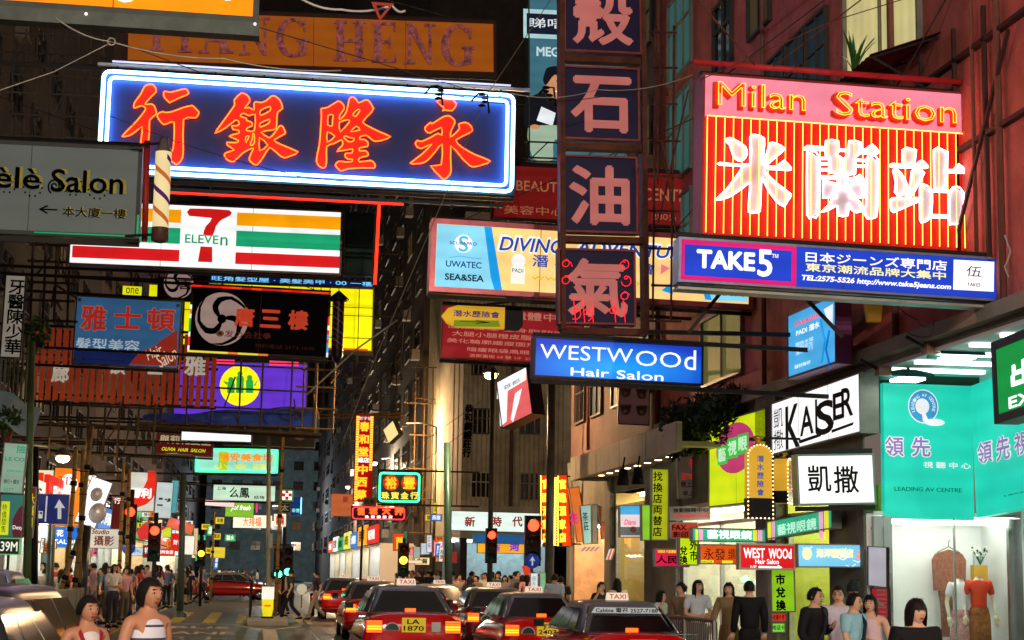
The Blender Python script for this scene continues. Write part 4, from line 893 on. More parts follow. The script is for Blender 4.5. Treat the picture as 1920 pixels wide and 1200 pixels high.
# small tank arrow sign
YL = lb((215, 165, 40), .85)
s = Sign('arrow_sign', 'small yellow tank shaped diving sign with an arrow, black butt at its right', 'sign', (829, 571), (981, 578), (828, 611), Y=33, frame=None)
W2, H2 = s.W/2, s.H
q = MB(); P = [(-W2, H2/2), (-W2+.12, H2*.85), (-W2+.3, H2), (-W2+1.25, H2), (-W2+1.25, 0), (-W2+.3, 0), (-W2+.12, H2*.15)]; q.prism(P, -.15, 0, YL); q.build('body', s.e)
q = MB(); q.prism([(-W2+1.25, -.01), (W2-.06, -.01), (W2, .08), (W2, H2-.08), (W2-.06, H2+.01), (-W2+1.25, H2+.01)], -.16, .01, BLACK); q.build('butt', s.e)
q = MB(); s.poly([[(852, 600), (935, 601), (938, 613), (850, 612)]], lb((125, 150, 30), .7), z=.003, mb=q); q.build('lower_band', s.e)
s.text('潛水歷險會', (850, 581, 937, 597), lb((50, 30, 110), .7), z=.006, bold=.03, rot=-.05); s.text('→', (862, 599, 920, 608), KK, z=.008, bold=.02)
s.bars([(at(905, 572, 33.1), at(1000, 560, 33.1))])
# red text sign
s = Sign('signboard', 'faded red board of slimming treatments in rows of pink characters', 'signboard', (830, 571), (1094, 588), (822, 671), Y=37, depth=.2, face=mat((206, 46, 52), .5, 0, .35), frame=mat((170, 90, 80), .5), fw=.03)  # emission brightens the painted board and its characters
TP = mat((236, 150, 128), .5, 0, .5)
s.text('美容纖體中心', (900, 580, 1075, 606), TP, rot=-.05, bold=.03)
s.text('面部護理 全身脂肪改善', (840, 612, 1085, 626), TP, rot=-.05, bold=.015); s.text('大腿小腿橙皮脂肪全消', (848, 622, 1060, 640), TP, rot=-.05, bold=.02)
s.text('美化輪廓纖瘦面形改善', (838, 636, 1050, 652), TP, rot=-.05, bold=.02); s.text('暗瘡眼袋黑眼圈', (876, 651, 1012, 666), TP, rot=-.05, bold=.02)
s.text('波斯富街 65 號 1/F  2765', (880, 664, 1008, 676), TP, rot=-.04, bold=.02); s.arms(1, wires=0)
# blue hair salon light box
s = Sign('light_box_sign', 'glowing blue hair salon light box with thin white capitals below the column sign', 'sign', (1002, 630), (1319, 648), (997, 706), Y=27, depth=.35, face=None, frame=mat((24, 34, 90), .4), fw=.03)
m = bpy.data.materials.new('blue_print'); m.use_nodes = True; n = m.node_tree; b = n.nodes['Principled BSDF']
tc = n.nodes.new('ShaderNodeTexCoord'); mp = n.nodes.new('ShaderNodeMapping'); gt = n.nodes.new('ShaderNodeTexGradient'); gt.gradient_type = 'SPHERICAL'
mp.inputs['Scale'].default_value = (.55, 2.3, 1); mp.inputs['Location'].default_value = (0, -.5, 0); rp = n.nodes.new('ShaderNodeValToRGB')
rp.color_ramp.elements[0].color = (*lin((14, 52, 178)), 1); rp.color_ramp.elements[1].color = (*lin((20, 150, 245)), 1)
n.links.new(tc.outputs['Object'], mp.inputs[0]); n.links.new(mp.outputs[0], gt.inputs[0]); n.links.new(gt.outputs[0], rp.inputs[0])
n.links.new(rp.outputs[0], b.inputs['Emission Color']); n.links.new(rp.outputs[0], b.inputs['Base Color']); b.inputs['Emission Strength'].default_value = 1.05
q = MB(); q.box(-s.W/2+.03, .03, -.029, s.W/2-.03, s.H-.03, 0, m); q.build('face', s.e)
s.text('WESTW', (1013, 645, 1187, 681), WHT, rot=-.05, bold=-.003); s.text('OO', (1192, 657, 1277, 690), WHT, rot=-.06, bold=-.003); s.text('d', (1283, 656, 1305, 694), WHT, rot=-.04, bold=.0)
s.text('Hair', (1070, 689, 1142, 708), WHT, rot=-.04, bold=.03); s.text('Salon', (1156, 694, 1244, 715), WHT, rot=-.04, bold=.03)
s.arms(1, wires=0)
# tilted red and white box up on the far corner
s = Sign('light_box_sign', 'slanting red and white light box seen edge on beside the street lamp', 'sign', (931, 716), (988, 686), (930, 810), Y=46, yaw=-62, depth=.4, face=lb((238, 105, 105), .95), frame=mat((60, 50, 50), .5), fw=.03)
s.poly([[(932, 715), (987, 688), (987, 712), (952, 733), (950, 790), (938, 800), (936, 748), (932, 748)]], WHT, z=.005); s.poly([[(958, 786), (966, 738), (979, 728), (972, 758), (962, 792)]], WHT, z=.006)
s.text('首都', (944, 712, 976, 728), lb((30, 60, 110), .9), z=.012)
# dog poster
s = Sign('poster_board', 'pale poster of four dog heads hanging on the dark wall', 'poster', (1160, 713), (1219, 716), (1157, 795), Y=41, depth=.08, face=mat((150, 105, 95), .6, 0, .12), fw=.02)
q = MB(); DM = mat((104, 84, 76), .6)
for px, py in ((1173, 735), (1203, 738), (1173, 768), (1203, 770)):
    s.disc(px, py, 9, DM, z=.006, mb=q, sy=1.1); s.disc(px, py+3, 4, mat((190, 160, 140), .6), z=.009, mb=q); s.disc(px-7, py-6, 4, DM, z=.007, mb=q); s.disc(px+7, py-6, 4, DM, z=.0075, mb=q)
q.build('print', s.e)
s = Sign('light_box_sign', 'tiny white box with one dark character just above the blue hair salon sign', 'sign', (1113, 625), (1152, 626), (1112, 637), Y=34, depth=.1, face=mat((180, 185, 175), .6, 0, .3), fw=.01); s.text('館', (1123, 626, 1141, 637), KK, z=.005)
s.bars([(at(1132, 625, 34.05), at(1133, 600, 34.05))])

# ================================================================ right hand side
s = Sign('neon_sign', 'huge red and pink neon sign with three white characters and yellow tube stripes', 'neon sign', (1318, 137), (1812, 174), (1304, 449), Y=22, depth=.45, face=mat((214, 26, 16), .5, 0, .32), frame=mat((150, 40, 40), .5, .2), fw=.03)
q = MB(); W2, H2 = s.W/2, s.H; hb = H2*.26; q.box(-W2+.03, H2-hb, .0, W2-.03, H2-.03, .02, mat((242, 140, 164), .5, 0, .75)); q.build('header_panel', s.e)
MB().path([(-W2-.15, H2+.13, .05), (W2+.02, H2+.13, .05)], .045, mat((190, 45, 50), .5)).build('top_pipe', s.e)
YT = mat((255, 140, 50), .3, 0, 8)
for k in range(31):
    x = -W2+.06+(2*W2-.12)*k/30; MB().path([(x, .1, .05), (x, H2-hb-.02, .05)], .007, YT, 5).build('neon_stripe', s.e)
MB().path([(-W2+.06, H2-hb-.0, .05), (W2-.06, H2-hb-.0, .05)], .007, YT, 5).build('neon_stripe', s.e)
for t_, b in (('Milan', (1338, 154, 1508, 215)), ('Station', (1559, 172, 1790, 238))):
    x0, y0, x1, y1 = b
    s.text(t_, (x0-3, y0+2, x1, y1+3), mat((230, 52, 18), .5), z=.022, bold=.045, depth=.05, rot=-.06, name='letters')
    s.neon(t_, (x0+5, y0+2, x1-1, y1-3), mat((255, 130, 30), .3, 0, 5), r=.006, z=.1, bold=-.012)
WF = mat((212, 208, 218), .6, grime=.1, spec=.1); NW = mat((255, 222, 226), .3, 0, 5.5)
M3 = [(1330, 240, [[(440,120),(490,90),(600,130),(590,300),(590,430),(640,260),(665,185),(720,185),(830,245),(740,330),(625,440),(745,445),(820,380),(900,465),(870,490),(610,475),(640,540),(740,640),(900,760),(860,830),(820,895),(740,840),(650,720),(575,570),(560,760),(550,950),(500,965),(425,960),(430,800),(440,630),(340,700),(200,790),(50,828),(180,700),(300,540),(350,445),(100,430),(100,405),(440,420)],
   [(165,155),(210,125),(300,165),(390,230),(405,310),(370,370),(320,385),(260,345),(235,270),(210,200)]]),
 (1495, 250, [[(90,230),(135,215),(230,280),(220,920),(150,950),(90,930)],[(760,300),(815,265),(890,320),(875,900),(850,960),(770,975),(730,900),(690,850),(750,830)],
   [(300,100),(440,100),(440,230),(420,260),(490,300),(480,450),(350,460),(345,280),(300,270)],[(560,100),(700,120),(690,240),(630,290),(630,470),(510,460),(505,300),(555,250)],
   [(55,185),(90,155),(290,170),(290,205),(60,200)],[(440,195),(560,200),(560,218),(440,212)],[(690,205),(750,190),(820,140),(890,215),(870,245),(690,240)],
   [(225,290),(345,290),(345,305),(225,305)],[(225,350),(345,350),(345,368),(225,368)],[(225,415),(345,415),(345,435),(225,435)],[(635,310),(755,315),(755,330),(635,325)],[(635,375),(755,378),(755,395),(635,392)],
   [(235,495),(430,500),(430,530),(235,525)],[(550,520),(625,515),(680,480),(740,545),(550,550)],[(450,470),(545,470),(545,640),(450,640)],
   [(265,545),(420,580),(420,740),(265,745)],[(570,580),(720,560),(720,740),(570,745)],[(400,650),(560,650),(660,770),(730,870),(640,905),(590,880),(555,800),(540,940),(430,940),(425,830),(340,870),(240,905),(340,810)]]),
 (1660, 260, [[(170,140),(215,115),(325,140),(305,310),(170,310)],[(35,320),(60,295),(300,315),(330,300),(385,255),(450,320),(430,345),(60,335)],[(65,370),(95,355),(150,400),(210,500),(215,590),(190,640),(130,655),(85,610),(95,500)],
   [(275,375),(330,365),(415,395),(330,560),(260,665),(215,660),(260,500)],[(35,700),(90,680),(375,680),(375,710),(250,760),(70,840),(40,800)],[(520,140),(560,115),(675,160),(660,580),(525,590)],[(665,365),(740,365),(800,300),(875,375),(850,400),(665,395)],
   [(365,570),(400,525),(500,600),(490,870),(450,930),(400,955),(365,930)],[(500,590),(700,600),(700,618),(500,608)],[(490,870),(690,875),(690,905),(490,900)],[(700,610),(770,550),(850,620),(830,950),(720,975),(690,960)]])]
for ox, oy, PL in M3:
    q = MB(); t = MB()
    for i, pl in enumerate(PL):
        P = Z(ox, oy, pl); s.poly([P], WF, z=.02+.0015*i, depth=.02, mb=q); s.tube(P, .011, NW, z=.075+.001*i, closed=True, mb=t, sm=2 if len(P) > 5 else 0, n=5)
    c = q.build('character', s.e); t.build('neon_tube', c)
s.arms(1, r=.04, wires=2)
# jeans shop strip below
s = Sign('light_box_sign', 'long narrow blue jeans shop light box under the huge red neon sign', 'sign', (1273, 444), (1881, 484), (1267, 528), Y=21, depth=.3, face=lb((30, 62, 190), .95), frame=mat((150, 160, 190), .35, .6), fw=.03)
q = MB(); x0, _ = s.loc(1493, 480); W2, H2 = s.W/2, s.H; PK = lb((205, 25, 110), 1)
for b in ((-W2+.03, .03, x0, .09), (-W2+.03, H2-.09, x0, H2-.03), (-W2+.03, .09, -W2+.08, H2-.09), (x0-.06, .09, x0, H2-.09)): q.box(b[0], b[1], .001, b[2], b[3], .006, PK)
q.build('pink_border', s.e)
s.text('TAKE', (1306, 467, 1416, 509), WHT, bold=.085, rot=-.04); s.text('5', (1420, 467, 1448, 520), WHT, bold=.07, rot=-.06); s.text('™', (1447, 476, 1459, 484), WHT)
s.text('日本ジーンズ専門店', (1511, 472, 1776, 508), WHT, bold=.025, rot=-.055); s.text('東京潮流品牌大集中', (1511, 494, 1774, 524), lb((245, 242, 170), 1), bold=.03, rot=-.055)
s.text('TEL:2575-5526 http://www.take5jeans.com', (1504, 518, 1784, 543), WHT, bold=.03, shear=.2, rot=-.052)
s.poly([[(1788, 487), (1864, 491), (1863, 547), (1787, 543)]], WHT, z=.004); s.text('伍', (1812, 498, 1840, 520), lb((20, 20, 20), .6), z=.008, shear=.1); s.text('TAKE5', (1813, 530, 1838, 538), KK, z=.008, bold=.02)
s.arms(1, wires=0)
q = MB(); q.box(-W2, -.09, -.28, W2+.1, -.055, .0, mat((170, 175, 165), .4, .5)); q.build('lower_rail', s.e)
# struts below
for lb_, a, b in (('dark diagonal strut rising left from the blue hair salon sign', (1290, 625), (1360, 538)), ('dark diagonal strut from the jeans sign down to the wall bracket', (1497, 545), (1580, 632))):
    A, B_ = at(*a, 22.), at(*b, 22.); q = MB(); q.bar(A, B_, .035, DARK, 4); q.base('strut', lb_, 'strut', tuple(A))
# facade plane signs
s = Sign('light_box_sign', 'tilted light blue diving poster box fixed high on the pink wall', 'sign', (1477, 590), (1568, 549), (1477, 712), X=8.95, depth=.25, face=lb((70, 170, 228), 1), frame=mat((120, 60, 110), .4), fw=.04)
s.text('PARADISE', (1491, 590, 1540, 608), lb((240, 80, 90), 1), rot=.33, bold=.05); s.text('PADI 潛水', (1493, 605, 1537, 628), WHT, rot=.33, bold=.03)
s.text('開放水域\n課程招生\n潛水旅行', (1492, 630, 1525, 668), lb((235, 245, 255), 1), rot=.3); s.text('器材維修', (1490, 677, 1520, 690), WHT, rot=.25)
s.poly([[(1545, 580), (1562, 570), (1562, 610), (1552, 600)]], lb((235, 245, 255), 1), z=.006)
q = MB(); s.tube([(1540, 600), (1548, 640), (1542, 680)], .02, MBL, mb=q, z=.006); s.tube([(1556, 620), (1550, 655), (1558, 690)], .02, lb((20, 110, 190), 1), mb=q, z=.007); q.build('print', s.e)
s = Sign('light_box_sign', 'white clothes shop light box with tall black letters slanting up to the right', 'sign', (1447, 756), (1613, 697), (1445, 855), X=9.3, depth=.3, face=WHT, frame=mat((120, 120, 110), .4, .4), fw=.03)
s.text('凱\n撒', (1451, 762, 1469, 846), lb((70, 70, 70), .6), z=.006); BK = lb((10, 10, 12), .4)
for ch, b in (('K', (1473, 754, 1500, 845)), ('A', (1500, 757, 1526, 820)), ('I', (1529, 748, 1533, 812)), ('S', (1529, 745, 1564, 821)), ('E', (1562, 733, 1580, 790)), ('R', (1578, 722, 1600, 785))):
    s.text(ch, b, BK, z=.006, bold=.02)
s.poly([[(1498, 826), (1540, 812), (1540, 818), (1500, 832)], ], BK, z=.008); s.poly([[(1560, 806), (1602, 791), (1600, 797), (1560, 812)]], BK, z=.008)
s = Sign('light_box_sign', 'white light box facing up the street with two black brush characters', 'sign', (1492, 852), (1638, 850), (1491, 948), Y=25.6, depth=.25, face=WHT, frame=mat((130, 150, 140), .4, .4), fw=.03)
for ch, b in (('凱', (1514, 872, 1558, 923)), ('撒', (1563, 873, 1610, 925))): s.text(ch, b, BK, bold=.02, z=.006)
s.arms(1, X=9.5, wires=0)
s = Sign('light_box_sign', 'lime yellow light box with a purple red disc on the right hand wall', 'sign', (1330, 795), (1437, 764), (1330, 952), X=9.35, depth=.3, face=lb((205, 225, 20), 1), frame=mat((110, 120, 60), .4, .3), fw=.03)
s.disc(1378, 840, 36, lb((190, 60, 110), .95), z=.004, sy=1.32)
for i, (ch, b) in enumerate((('藝', (1348, 838, 1362, 868)), ('視', (1366, 824, 1382, 856)), ('眼', (1386, 816, 1402, 848)))):
    x0, y0, x1, y1 = b; s.rect((x0-2, y0-3, x1+2, y1+3), lb((60, 190, 70), 1), z=.008+.002*i, name='tile'); s.text(ch, b, lb((200, 235, 200), 1), z=.014, bold=.04)
# diving tanks with bulbs
def tank(label, cx, y0, y1, wpx, Y, yaw=0):
    k = ppm(Y); e = thing('tank_sign', label, 'sign', at(cx, y1, Y), R(yaw)); w_ = wpx/2/k; H = (y1-y0)/k
    hc = .36*H*.28
    out = [(-w_, 0), (w_, 0)]+[(w_*cos(R(a)), H*.74+H*.14*sin(R(a))) for a in range(0, 181, 15)]
    q = MB(); q.prism(out[0:1]+[(w_, 0)]+out[2:], -.12, .12, lb((222, 170, 50), .75), 'y'); q.build('cylinder', e)
    q = MB(); q.box(-w_-.01, -.13, 0, w_+.01, .13, H*.24, BLACK); q.build('boot', e)
    q = MB(); q.lathe([(.0, H), (.08, H*.99), (.1, H*.96), (.05, H*.93), (.05, H*.9), (.1, H*.88)], (0, 0, 0), mat((200, 150, 40), .35, .6), 10); q.bar((-.14, 0, H*.95), (.14, 0, H*.95), .03, BLACK); q.build('valve', e)
    q = MB(); n = len(out)
    for i in range(n):
        a, b = Vector(out[i]), Vector(out[(i+1) % n]); d = (b-a).length; m = max(1, round(d/.065))
        for j in range(m): p = a.lerp(b, j/m); q.ball((p.x*1.07, -.13, p.y), .013, mat((255, 205, 150), .3, 0, 4), 6, 4)
    q.build('bulbs', e)
    q = MB(); vs = []
    put_text(q, '潛\n水\n歷\n險\n會', 0, 0, w_*.62, H*.48, 0, lb((45, 75, 150), .9), bold=.03, line=1.25)
    q.v = [(x, -.125-z, y+H*.51) for x, y, z in q.v]; q.build('lettering', e)
    q = MB(); q.bar((0, .0, H*.97), (.7, 0, H*.97), .02, DARK); q.build('bracket', e)
tank('yellow diving tank sign outlined with small bulbs, facing up the street', 1422, 812, 972, 46, 26.4)
tank('second bulb edged tank sign turned sideways behind the first', 1468, 846, 944, 40, 28.2, 60)
# teal shop fascia
TE = mat((36, 212, 186), .35, 0, .72, grime=.03); LV = mat((165, 130, 205), .5, 0, .5); WE = mat((250, 245, 250), .5, 0, .62); TD = mat((16, 140, 125), .5)  # brightness of the teal sheet and lettering put in as emission
s = Sign('shop_fascia', 'flat teal shop fascia facing the street with round blue logo', 'signboard', (1655, 718), (1821, 724), (1655, 972), Y=25.9, depth=.12, face=TE, frame=TE, fw=.02)
s.disc(1731, 762, 28.5, WE, z=.003, sy=1.12); s.disc(1731, 762, 26.5, mat((60, 165, 225), .5, 0, .5), z=.006, sy=1.12); s.disc(1729, 762, 13, WE, z=.009, sy=1.15)
s.poly([[(1728, 773), (1734, 773), (1742, 792), (1730, 790)]], WE, z=.009); s.disc(1752, 792, 19, WE, z=.012, sy=.36)
q = MB()
for i, ch in enumerate('LEADING AV CENTRE'):
    a = R(200-i*13.6); px, py = 1730.5+20*cos(a), 763-22*sin(a)
    if ch != ' ': s.text(ch, (px-2.3, py-3, px+2.3, py+3), WE, z=.014, mb=q, rot=a-pi/2, bold=.03)
q.build('lettering', s.e)
for ch, b in (('領', (1659, 818, 1694, 856)), ('先', (1709, 819, 1744, 857))):
    s.text(ch, (b[0]-2, b[1]-2, b[2]+2, b[3]+2), WE, z=.005, bold=.10, name='character_edge'); s.text(ch, b, LV, z=.012, bold=.02, name='character')
s.text('視聽中心', (1731, 865, 1820, 880), WE, z=.006, bold=.03, space=1.5); s.text('LEADING AV CENTRE', (1676, 912, 1802, 924), TD, z=.03, depth=.01)
s = Sign('shop_fascia', 'teal shop fascia along the building wall with violet characters, cut by the right edge', 'signboard', (1822, 724), (2150, 600), (1822, 973), X=11.2, depth=.12, face=TE, frame=TE, fw=.02)
for ch, b in (('領', (1834, 822, 1861, 874)), ('先', (1869, 812, 1894, 868)), ('視', (1903, 803, 1932, 858)), ('聽', (1944, 790, 1978, 850)), ('中', (1990, 780, 2024, 840)), ('心', (2036, 770, 2074, 830))):
    s.text(ch, (b[0]-2, b[1]-2, b[2]+2, b[3]+2), WE, z=.005, bold=.10, name='character_edge'); s.text(ch, b, LV, z=.012, bold=.02, name='character')
s.text('LEADING AV CENTRE', (1880, 908, 2080, 912), TD, z=.03, depth=.01)
# exit sign
s = Sign('exit_sign', 'green exit sign box in a thick black frame at the right edge', 'sign', (1860, 643), (2060, 560), (1862, 797), X=9.3, depth=.3, face=lb((18, 140, 62), 1), frame=mat((22, 22, 20), .4), fw=.11)
s.text('出口', (1893, 638, 2010, 733), WHT, z=.008, bold=.08, rot=.36); s.text('EXIT', (1891, 722, 1972, 765), WHT, z=.008, bold=.05, rot=.34)
s.bars([(at(1885, 632, 21.5), at(1886, 600, 21.5))])
# lower row of small shop signs
def mini(label, tl, tr, bl, Y, face, texts=(), X=None, frame=mat((110, 112, 105), .4, .4), fw=.02, depth=.15, name='light_box_sign', cat='sign', yaw=None, group=None, arms=0):
    s = Sign(name, label, cat, tl, tr, bl, Y=Y, X=X, yaw=yaw, depth=depth, face=face, frame=frame, fw=fw, group=group)
    for t in texts:
        t = list(t); k = t[3] if len(t) > 3 else {}
        k.setdefault('bold', .025)
        s.text(t[0], t[1], t[2], **k)
    if arms: s.arms(arms, wires=0)
    return s
EM = lb((40, 175, 130), .95); PKL = lb((235, 160, 200), 1); YLL = lb((235, 225, 50), 1)
s = mini('emerald optical shop light box with pink and yellow end stripes above the money changer signs', (1297, 989), (1436, 992), (1296, 1015), 27.5, EM, [('藝視眼鏡', (1326, 993, 1410, 1012), WHT, dict(bold=.045, rot=-.02))])
s.rect((1304, 993, 1309, 1013), YLL); s.rect((1311, 993, 1318, 1013), PKL); s.rect((1412, 994, 1419, 1014), YLL); s.rect((1421, 994, 1429, 1014), PKL)
s = mini('larger tilted optical shop light box seen at an angle behind the first, same colours', (1438, 978), (1561, 953), (1438, 1012), None, EM, [('藝視眼鏡', (1457, 970, 1530, 1006), lb((190, 240, 215), 1), dict(rot=.14, bold=.03))], X=9.2)
s.rect((1536, 958, 1543, 1010), PKL); s.rect((1546, 956, 1554, 1010), YLL); s.rect((1440, 978, 1446, 1012), YLL); s.rect((1448, 978, 1453, 1012), PKL)
s = mini('orange money changer sign with dark characters left of the red hair salon sign', (1311, 1020), (1386, 1021), (1310, 1058), 27, lb((215, 82, 20), .9), [('永發', (1319, 1028, 1360, 1050), KK, dict(bold=0.)), ('全部貴人', (1365, 1028, 1382, 1048), KK)])
s.rect((1313, 1050, 1338, 1057), YLL); s.text('HANGER', (1315, 1051, 1336, 1056), KK); s.rect((1354, 1051, 1374, 1057), YLL)
s = mini('small red hair salon sign with white letters and an arrow pointing right', (1385, 1018), (1491, 1020), (1384, 1068), 26.3, lb((205, 25, 32), .95),
  [('WEST', (1394, 1027, 1434, 1047), WHT, dict(bold=.05)), ('WOOd', (1441, 1028, 1484, 1048), WHT, dict(bold=.05)), ('Hair Salon', (1416, 1048, 1460, 1058), WHT, dict(bold=.05)), ('1/F', (1407, 1060, 1418, 1066), WHT, dict(bold=.05))], frame=mat((190, 180, 150), .5), fw=.03)
s.poly([[(1422, 1061), (1458, 1062), (1458, 1059), (1467, 1064), (1458, 1069), (1458, 1066), (1422, 1065)]], WHT, z=.006)
s = mini('watery light blue shop sign with cream characters right of the red hair salon sign', (1494, 1019), (1628, 1020), (1494, 1064), 26.2, lb((120, 195, 232), 1), [('海洋寵物店', (1530, 1028, 1600, 1046), lb((250, 245, 190), 1), dict(bold=.06))])
q = MB(); random.seed(2)
for k in range(9): px = random.uniform(1498, 1620); py = random.uniform(1024, 1060); s.tube([(px, py), (px+9, py+4), (px+18, py-2)], .007, WHT, z=.004, mb=q)
for px, py in ((1612, 1036), (1608, 1044), (1616, 1050)): s.disc(px, py, 4, lb((245, 150, 130), 1), z=.007, mb=q)
s.disc(1513, 1038, 9, lb((240, 230, 180), 1), z=.007, mb=q, sy=1.3); q.build('print', s.e)
YG = lb((190, 225, 15), 1)
mini('fluorescent yellow upright sign with four black characters in two columns', (1273, 1007), (1310, 1008), (1272, 1060), 28.5, YG, [('兌\n換', (1274, 1024, 1289, 1058), KK, dict(bold=.05)), ('外\n市', (1293, 1012, 1308, 1052), KK, dict(bold=.05))])
mini('crimson pink money changer sign with black characters above the shop door', (1227, 1028), (1292, 1029), (1226, 1063), 30.5, lb((208, 28, 72), .9), [('人民币', (1230, 1041, 1291, 1057), KK, dict(bold=.05)), ('找換店 代客匯款', (1233, 1031, 1268, 1037), YLL)])
mini('tall olive yellow sign with six black characters stacked vertically', (1222, 878), (1254, 879), (1220, 1013), 34, lb((165, 175, 20), .8), [('找\n換\n店\n両\n替\n店', (1224, 884, 1242, 1006), KK, dict(bold=.03, line=1.12))])
mini('bright lime green blank panel left of the tall olive sign', (1202, 946), (1220, 946), (1201, 1014), 34.2, lb((135, 200, 45), .9))
s = mini('poster lightbox in three bands of blue, pink and grey beside the lime panel', (1161, 947), (1201, 947), (1160, 1008), 36, lb((225, 205, 210), .95), [('Diana', (1170, 974, 1192, 984), lb((225, 90, 120), 1), dict(shear=.3))])
s.rect((1163, 948, 1200, 965), lb((70, 160, 210), 1)); s.rect((1163, 988, 1200, 1004), mat((120, 140, 150), .5)); s.disc(1187, 993, 6, mat((120, 60, 50), .5), z=.006)
mini('dim grey brown board with dark red characters under the leaves', (1269, 851), (1331, 850), (1266, 935), 37, mat((150, 128, 112), .7, 0, .12), [('有', (1290, 857, 1312, 880), CR, {}), ('正本搬遷', (1277, 886, 1328, 900), CR, {}), ('晚上大減價', (1277, 902, 1328, 914), KK, {}), ('早上營業', (1280, 920, 1324, 930), KK, {})], name='signboard', cat='signboard')
mini('low grey board of two rows of small characters below the dim brown board', (1255, 950), (1331, 949), (1254, 976), 36.5, mat((140, 128, 120), .7, 0, .15), [('後勤服務中心', (1262, 952, 1328, 961), KK, {}), ('設備寬敞舒適', (1262, 963, 1328, 971), CR, {})], name='signboard', cat='signboard')
mini('dark red orange board reading FAX in dark letters', (1256, 979), (1308, 979), (1255, 1010), 36.2, mat((190, 48, 24), .6, 0, .25), [('FAX', (1260, 984, 1287, 994), KK, dict(bold=.04)), ('影印', (1262, 997, 1290, 1008), KK, {})], name='signboard', cat='signboard')
mini('tall yellow green pavement board with heavy black characters beside the man in black', (1444, 1066), (1490, 1066), (1443, 1148), 26.8, lb((135, 190, 25), .9), [('市\n兌\n換', (1454, 1076, 1473, 1145), KK, dict(bold=.06, line=1.2))])
mini('small red square notice under the tall yellow green board', (1446, 1149), (1474, 1149), (1446, 1166), 26.78, lb((225, 50, 25), .9), [('收購外幣', (1449, 1152, 1471, 1163), KK, {})])
mini('small green phone card notice with dark characters, lowest under the yellow green board', (1446, 1167), (1473, 1167), (1446, 1187), 26.78, lb((120, 205, 60), .9), [('电话卡', (1449, 1172, 1471, 1181), KK, {})])
mini('slanted red and white shop banner edge tucked beside the steel column', (1636, 984), (1668, 1000), (1636, 993), 26.0, lb((215, 35, 30), 1), [('LEASING', (1640, 985, 1664, 1000), WHT, dict(rot=-.4))])
# ================================================================ lamps
def lamp_light(p, power, col=(1., .6, .3), r=.12):
    l = bpy.data.lights.new('lamp_light', 'POINT'); l.energy = power; l.color = col; l.shadow_soft_size = r
    o = bpy.data.objects.new('lamp_light', l); C.objects.link(o); o.location = p; return o
def street_lamp(label, p, side, power, col=(1., .58, .28), h=None):
    """post on its pavement with an arm over the road and a lit lantern at p"""
    p = Vector(p); bx = p.x+side*1.9; e = thing('street_lamp', label, 'street lamp', (bx, p.y, 0), 0, 'street lamps'); hh = p.z
    q = MB(); q.bar((0, 0, 0), (0, 0, hh+.15), .09, GREYP, 10, r2=.06); q.build('post', e)
    q = MB(); q.path([(0, 0, hh+.1), (-side*.7, 0, hh+.32), (-side*1.5, 0, hh+.26)], .04, GREYP, 6); q.build('arm', e)
    q = MB(); q.lathe([(0, .22), (.1, .2), (.24, .05), (.25, 0)], (-side*1.9, 0, hh), GREYP, 14); q.build('hood', e)
    q = MB(); q.ball((-side*1.9, 0, hh-.07), .19, mat((255, 190, 110), .3, 0, 16), 12, 8, (1, 1, .6)); q.build('lantern', e)
    if power: lamp_light((p.x, p.y, p.z-.25), power, col)
street_lamp('lit orange street lamp beside the slanting red and white light box', at(920, 700, 50), 1, 3000)
street_lamp('lit street lamp over the red tower of neon characters, farther up the street', at(746, 803, 84), 1, 4000)
street_lamp('third lit street lamp right of the vertical neon column', at(702, 867, 110), 1, 4000, (1., .78, .5))
street_lamp('small lit street lamp left of the vertical neon column', at(652, 912, 150), 1, 9000, (1., .8, .55))
street_lamp('lit street lamp among the bamboo on the left pavement', at(118, 855, 48), -1, 200)
street_lamp('farthest tiny street lamp, added to light the grey block closing the street', (1.5, 236, 10), 1, 10000, (.85, .92, 1.))  # extra lamp put in to brighten the far end block
for i, (x, y, sd, pw) in enumerate(((-4.6, -6, -1, 9000), (4.4, -12, 1, 9000), (3.6, -22, 1, 9000))):  # unseen lamps added behind the camera to brighten the sign faces
    street_lamp(('added unseen street lamp behind the camera on the left kerb', 'added unseen street lamp behind the camera on the right kerb', 'farthest added unseen street lamp behind the camera on the right')[i], (x+(1.5 if sd < 0 else -1.5), y, 9.5), sd, pw, (1., .84, .7))
# ================================================================ signs over the left pavement and far up the street
GW = lb((230, 240, 225), 1)
mini('dark red hair salon board with pale characters, yellow capitals and an arrow', (294, 811), (402, 817), (293, 852), 62, mat((118, 24, 20), .6, 0, .35), [('與莉花髮堂', (299, 815, 396, 836), mat((205, 190, 150), .6, 0, .6), dict(bold=.04)), ('OLIVIA  HAIR  SALON', (303, 838, 386, 849), lb((215, 215, 30), .9), dict(shear=.3, bold=.03)), ('←', (308, 848, 360, 855), mat((205, 190, 150), .6, 0, .6), {})], frame=mat((150, 130, 110), .5), fw=.05, arms=-1)
mini('plain glowing white light box under the bamboo platform', (340, 807), (472, 811), (339, 826), 60, WHT, arms=-1)
s = mini('green edged neon sign with orange characters on a mint striped ground', (366, 839), (523, 842), (361, 886), 70, lb((150, 225, 200), 1.0), [('福安美食坊', (410, 849, 512, 866), lb((250, 150, 30), 1), dict(bold=.05)), ('小 食 館', (400, 868, 500, 880), lb((240, 225, 90), 1), {})], arms=-1)
s.border(.04, NGRN, inset=.06); s.rect((410, 846, 427, 882), lb((170, 200, 40), 1), z=.004)
mini('pale green light box with black brush characters below the green edged neon sign', (400, 908), (517, 911), (398, 938), 78, lb((195, 228, 200), 1), [('么鳳', (430, 913, 468, 934), BK, dict(bold=.03)), ('上海', (406, 912, 424, 919), BK, {}), ('話梅', (476, 929, 496, 936), BK, {})], arms=-1)
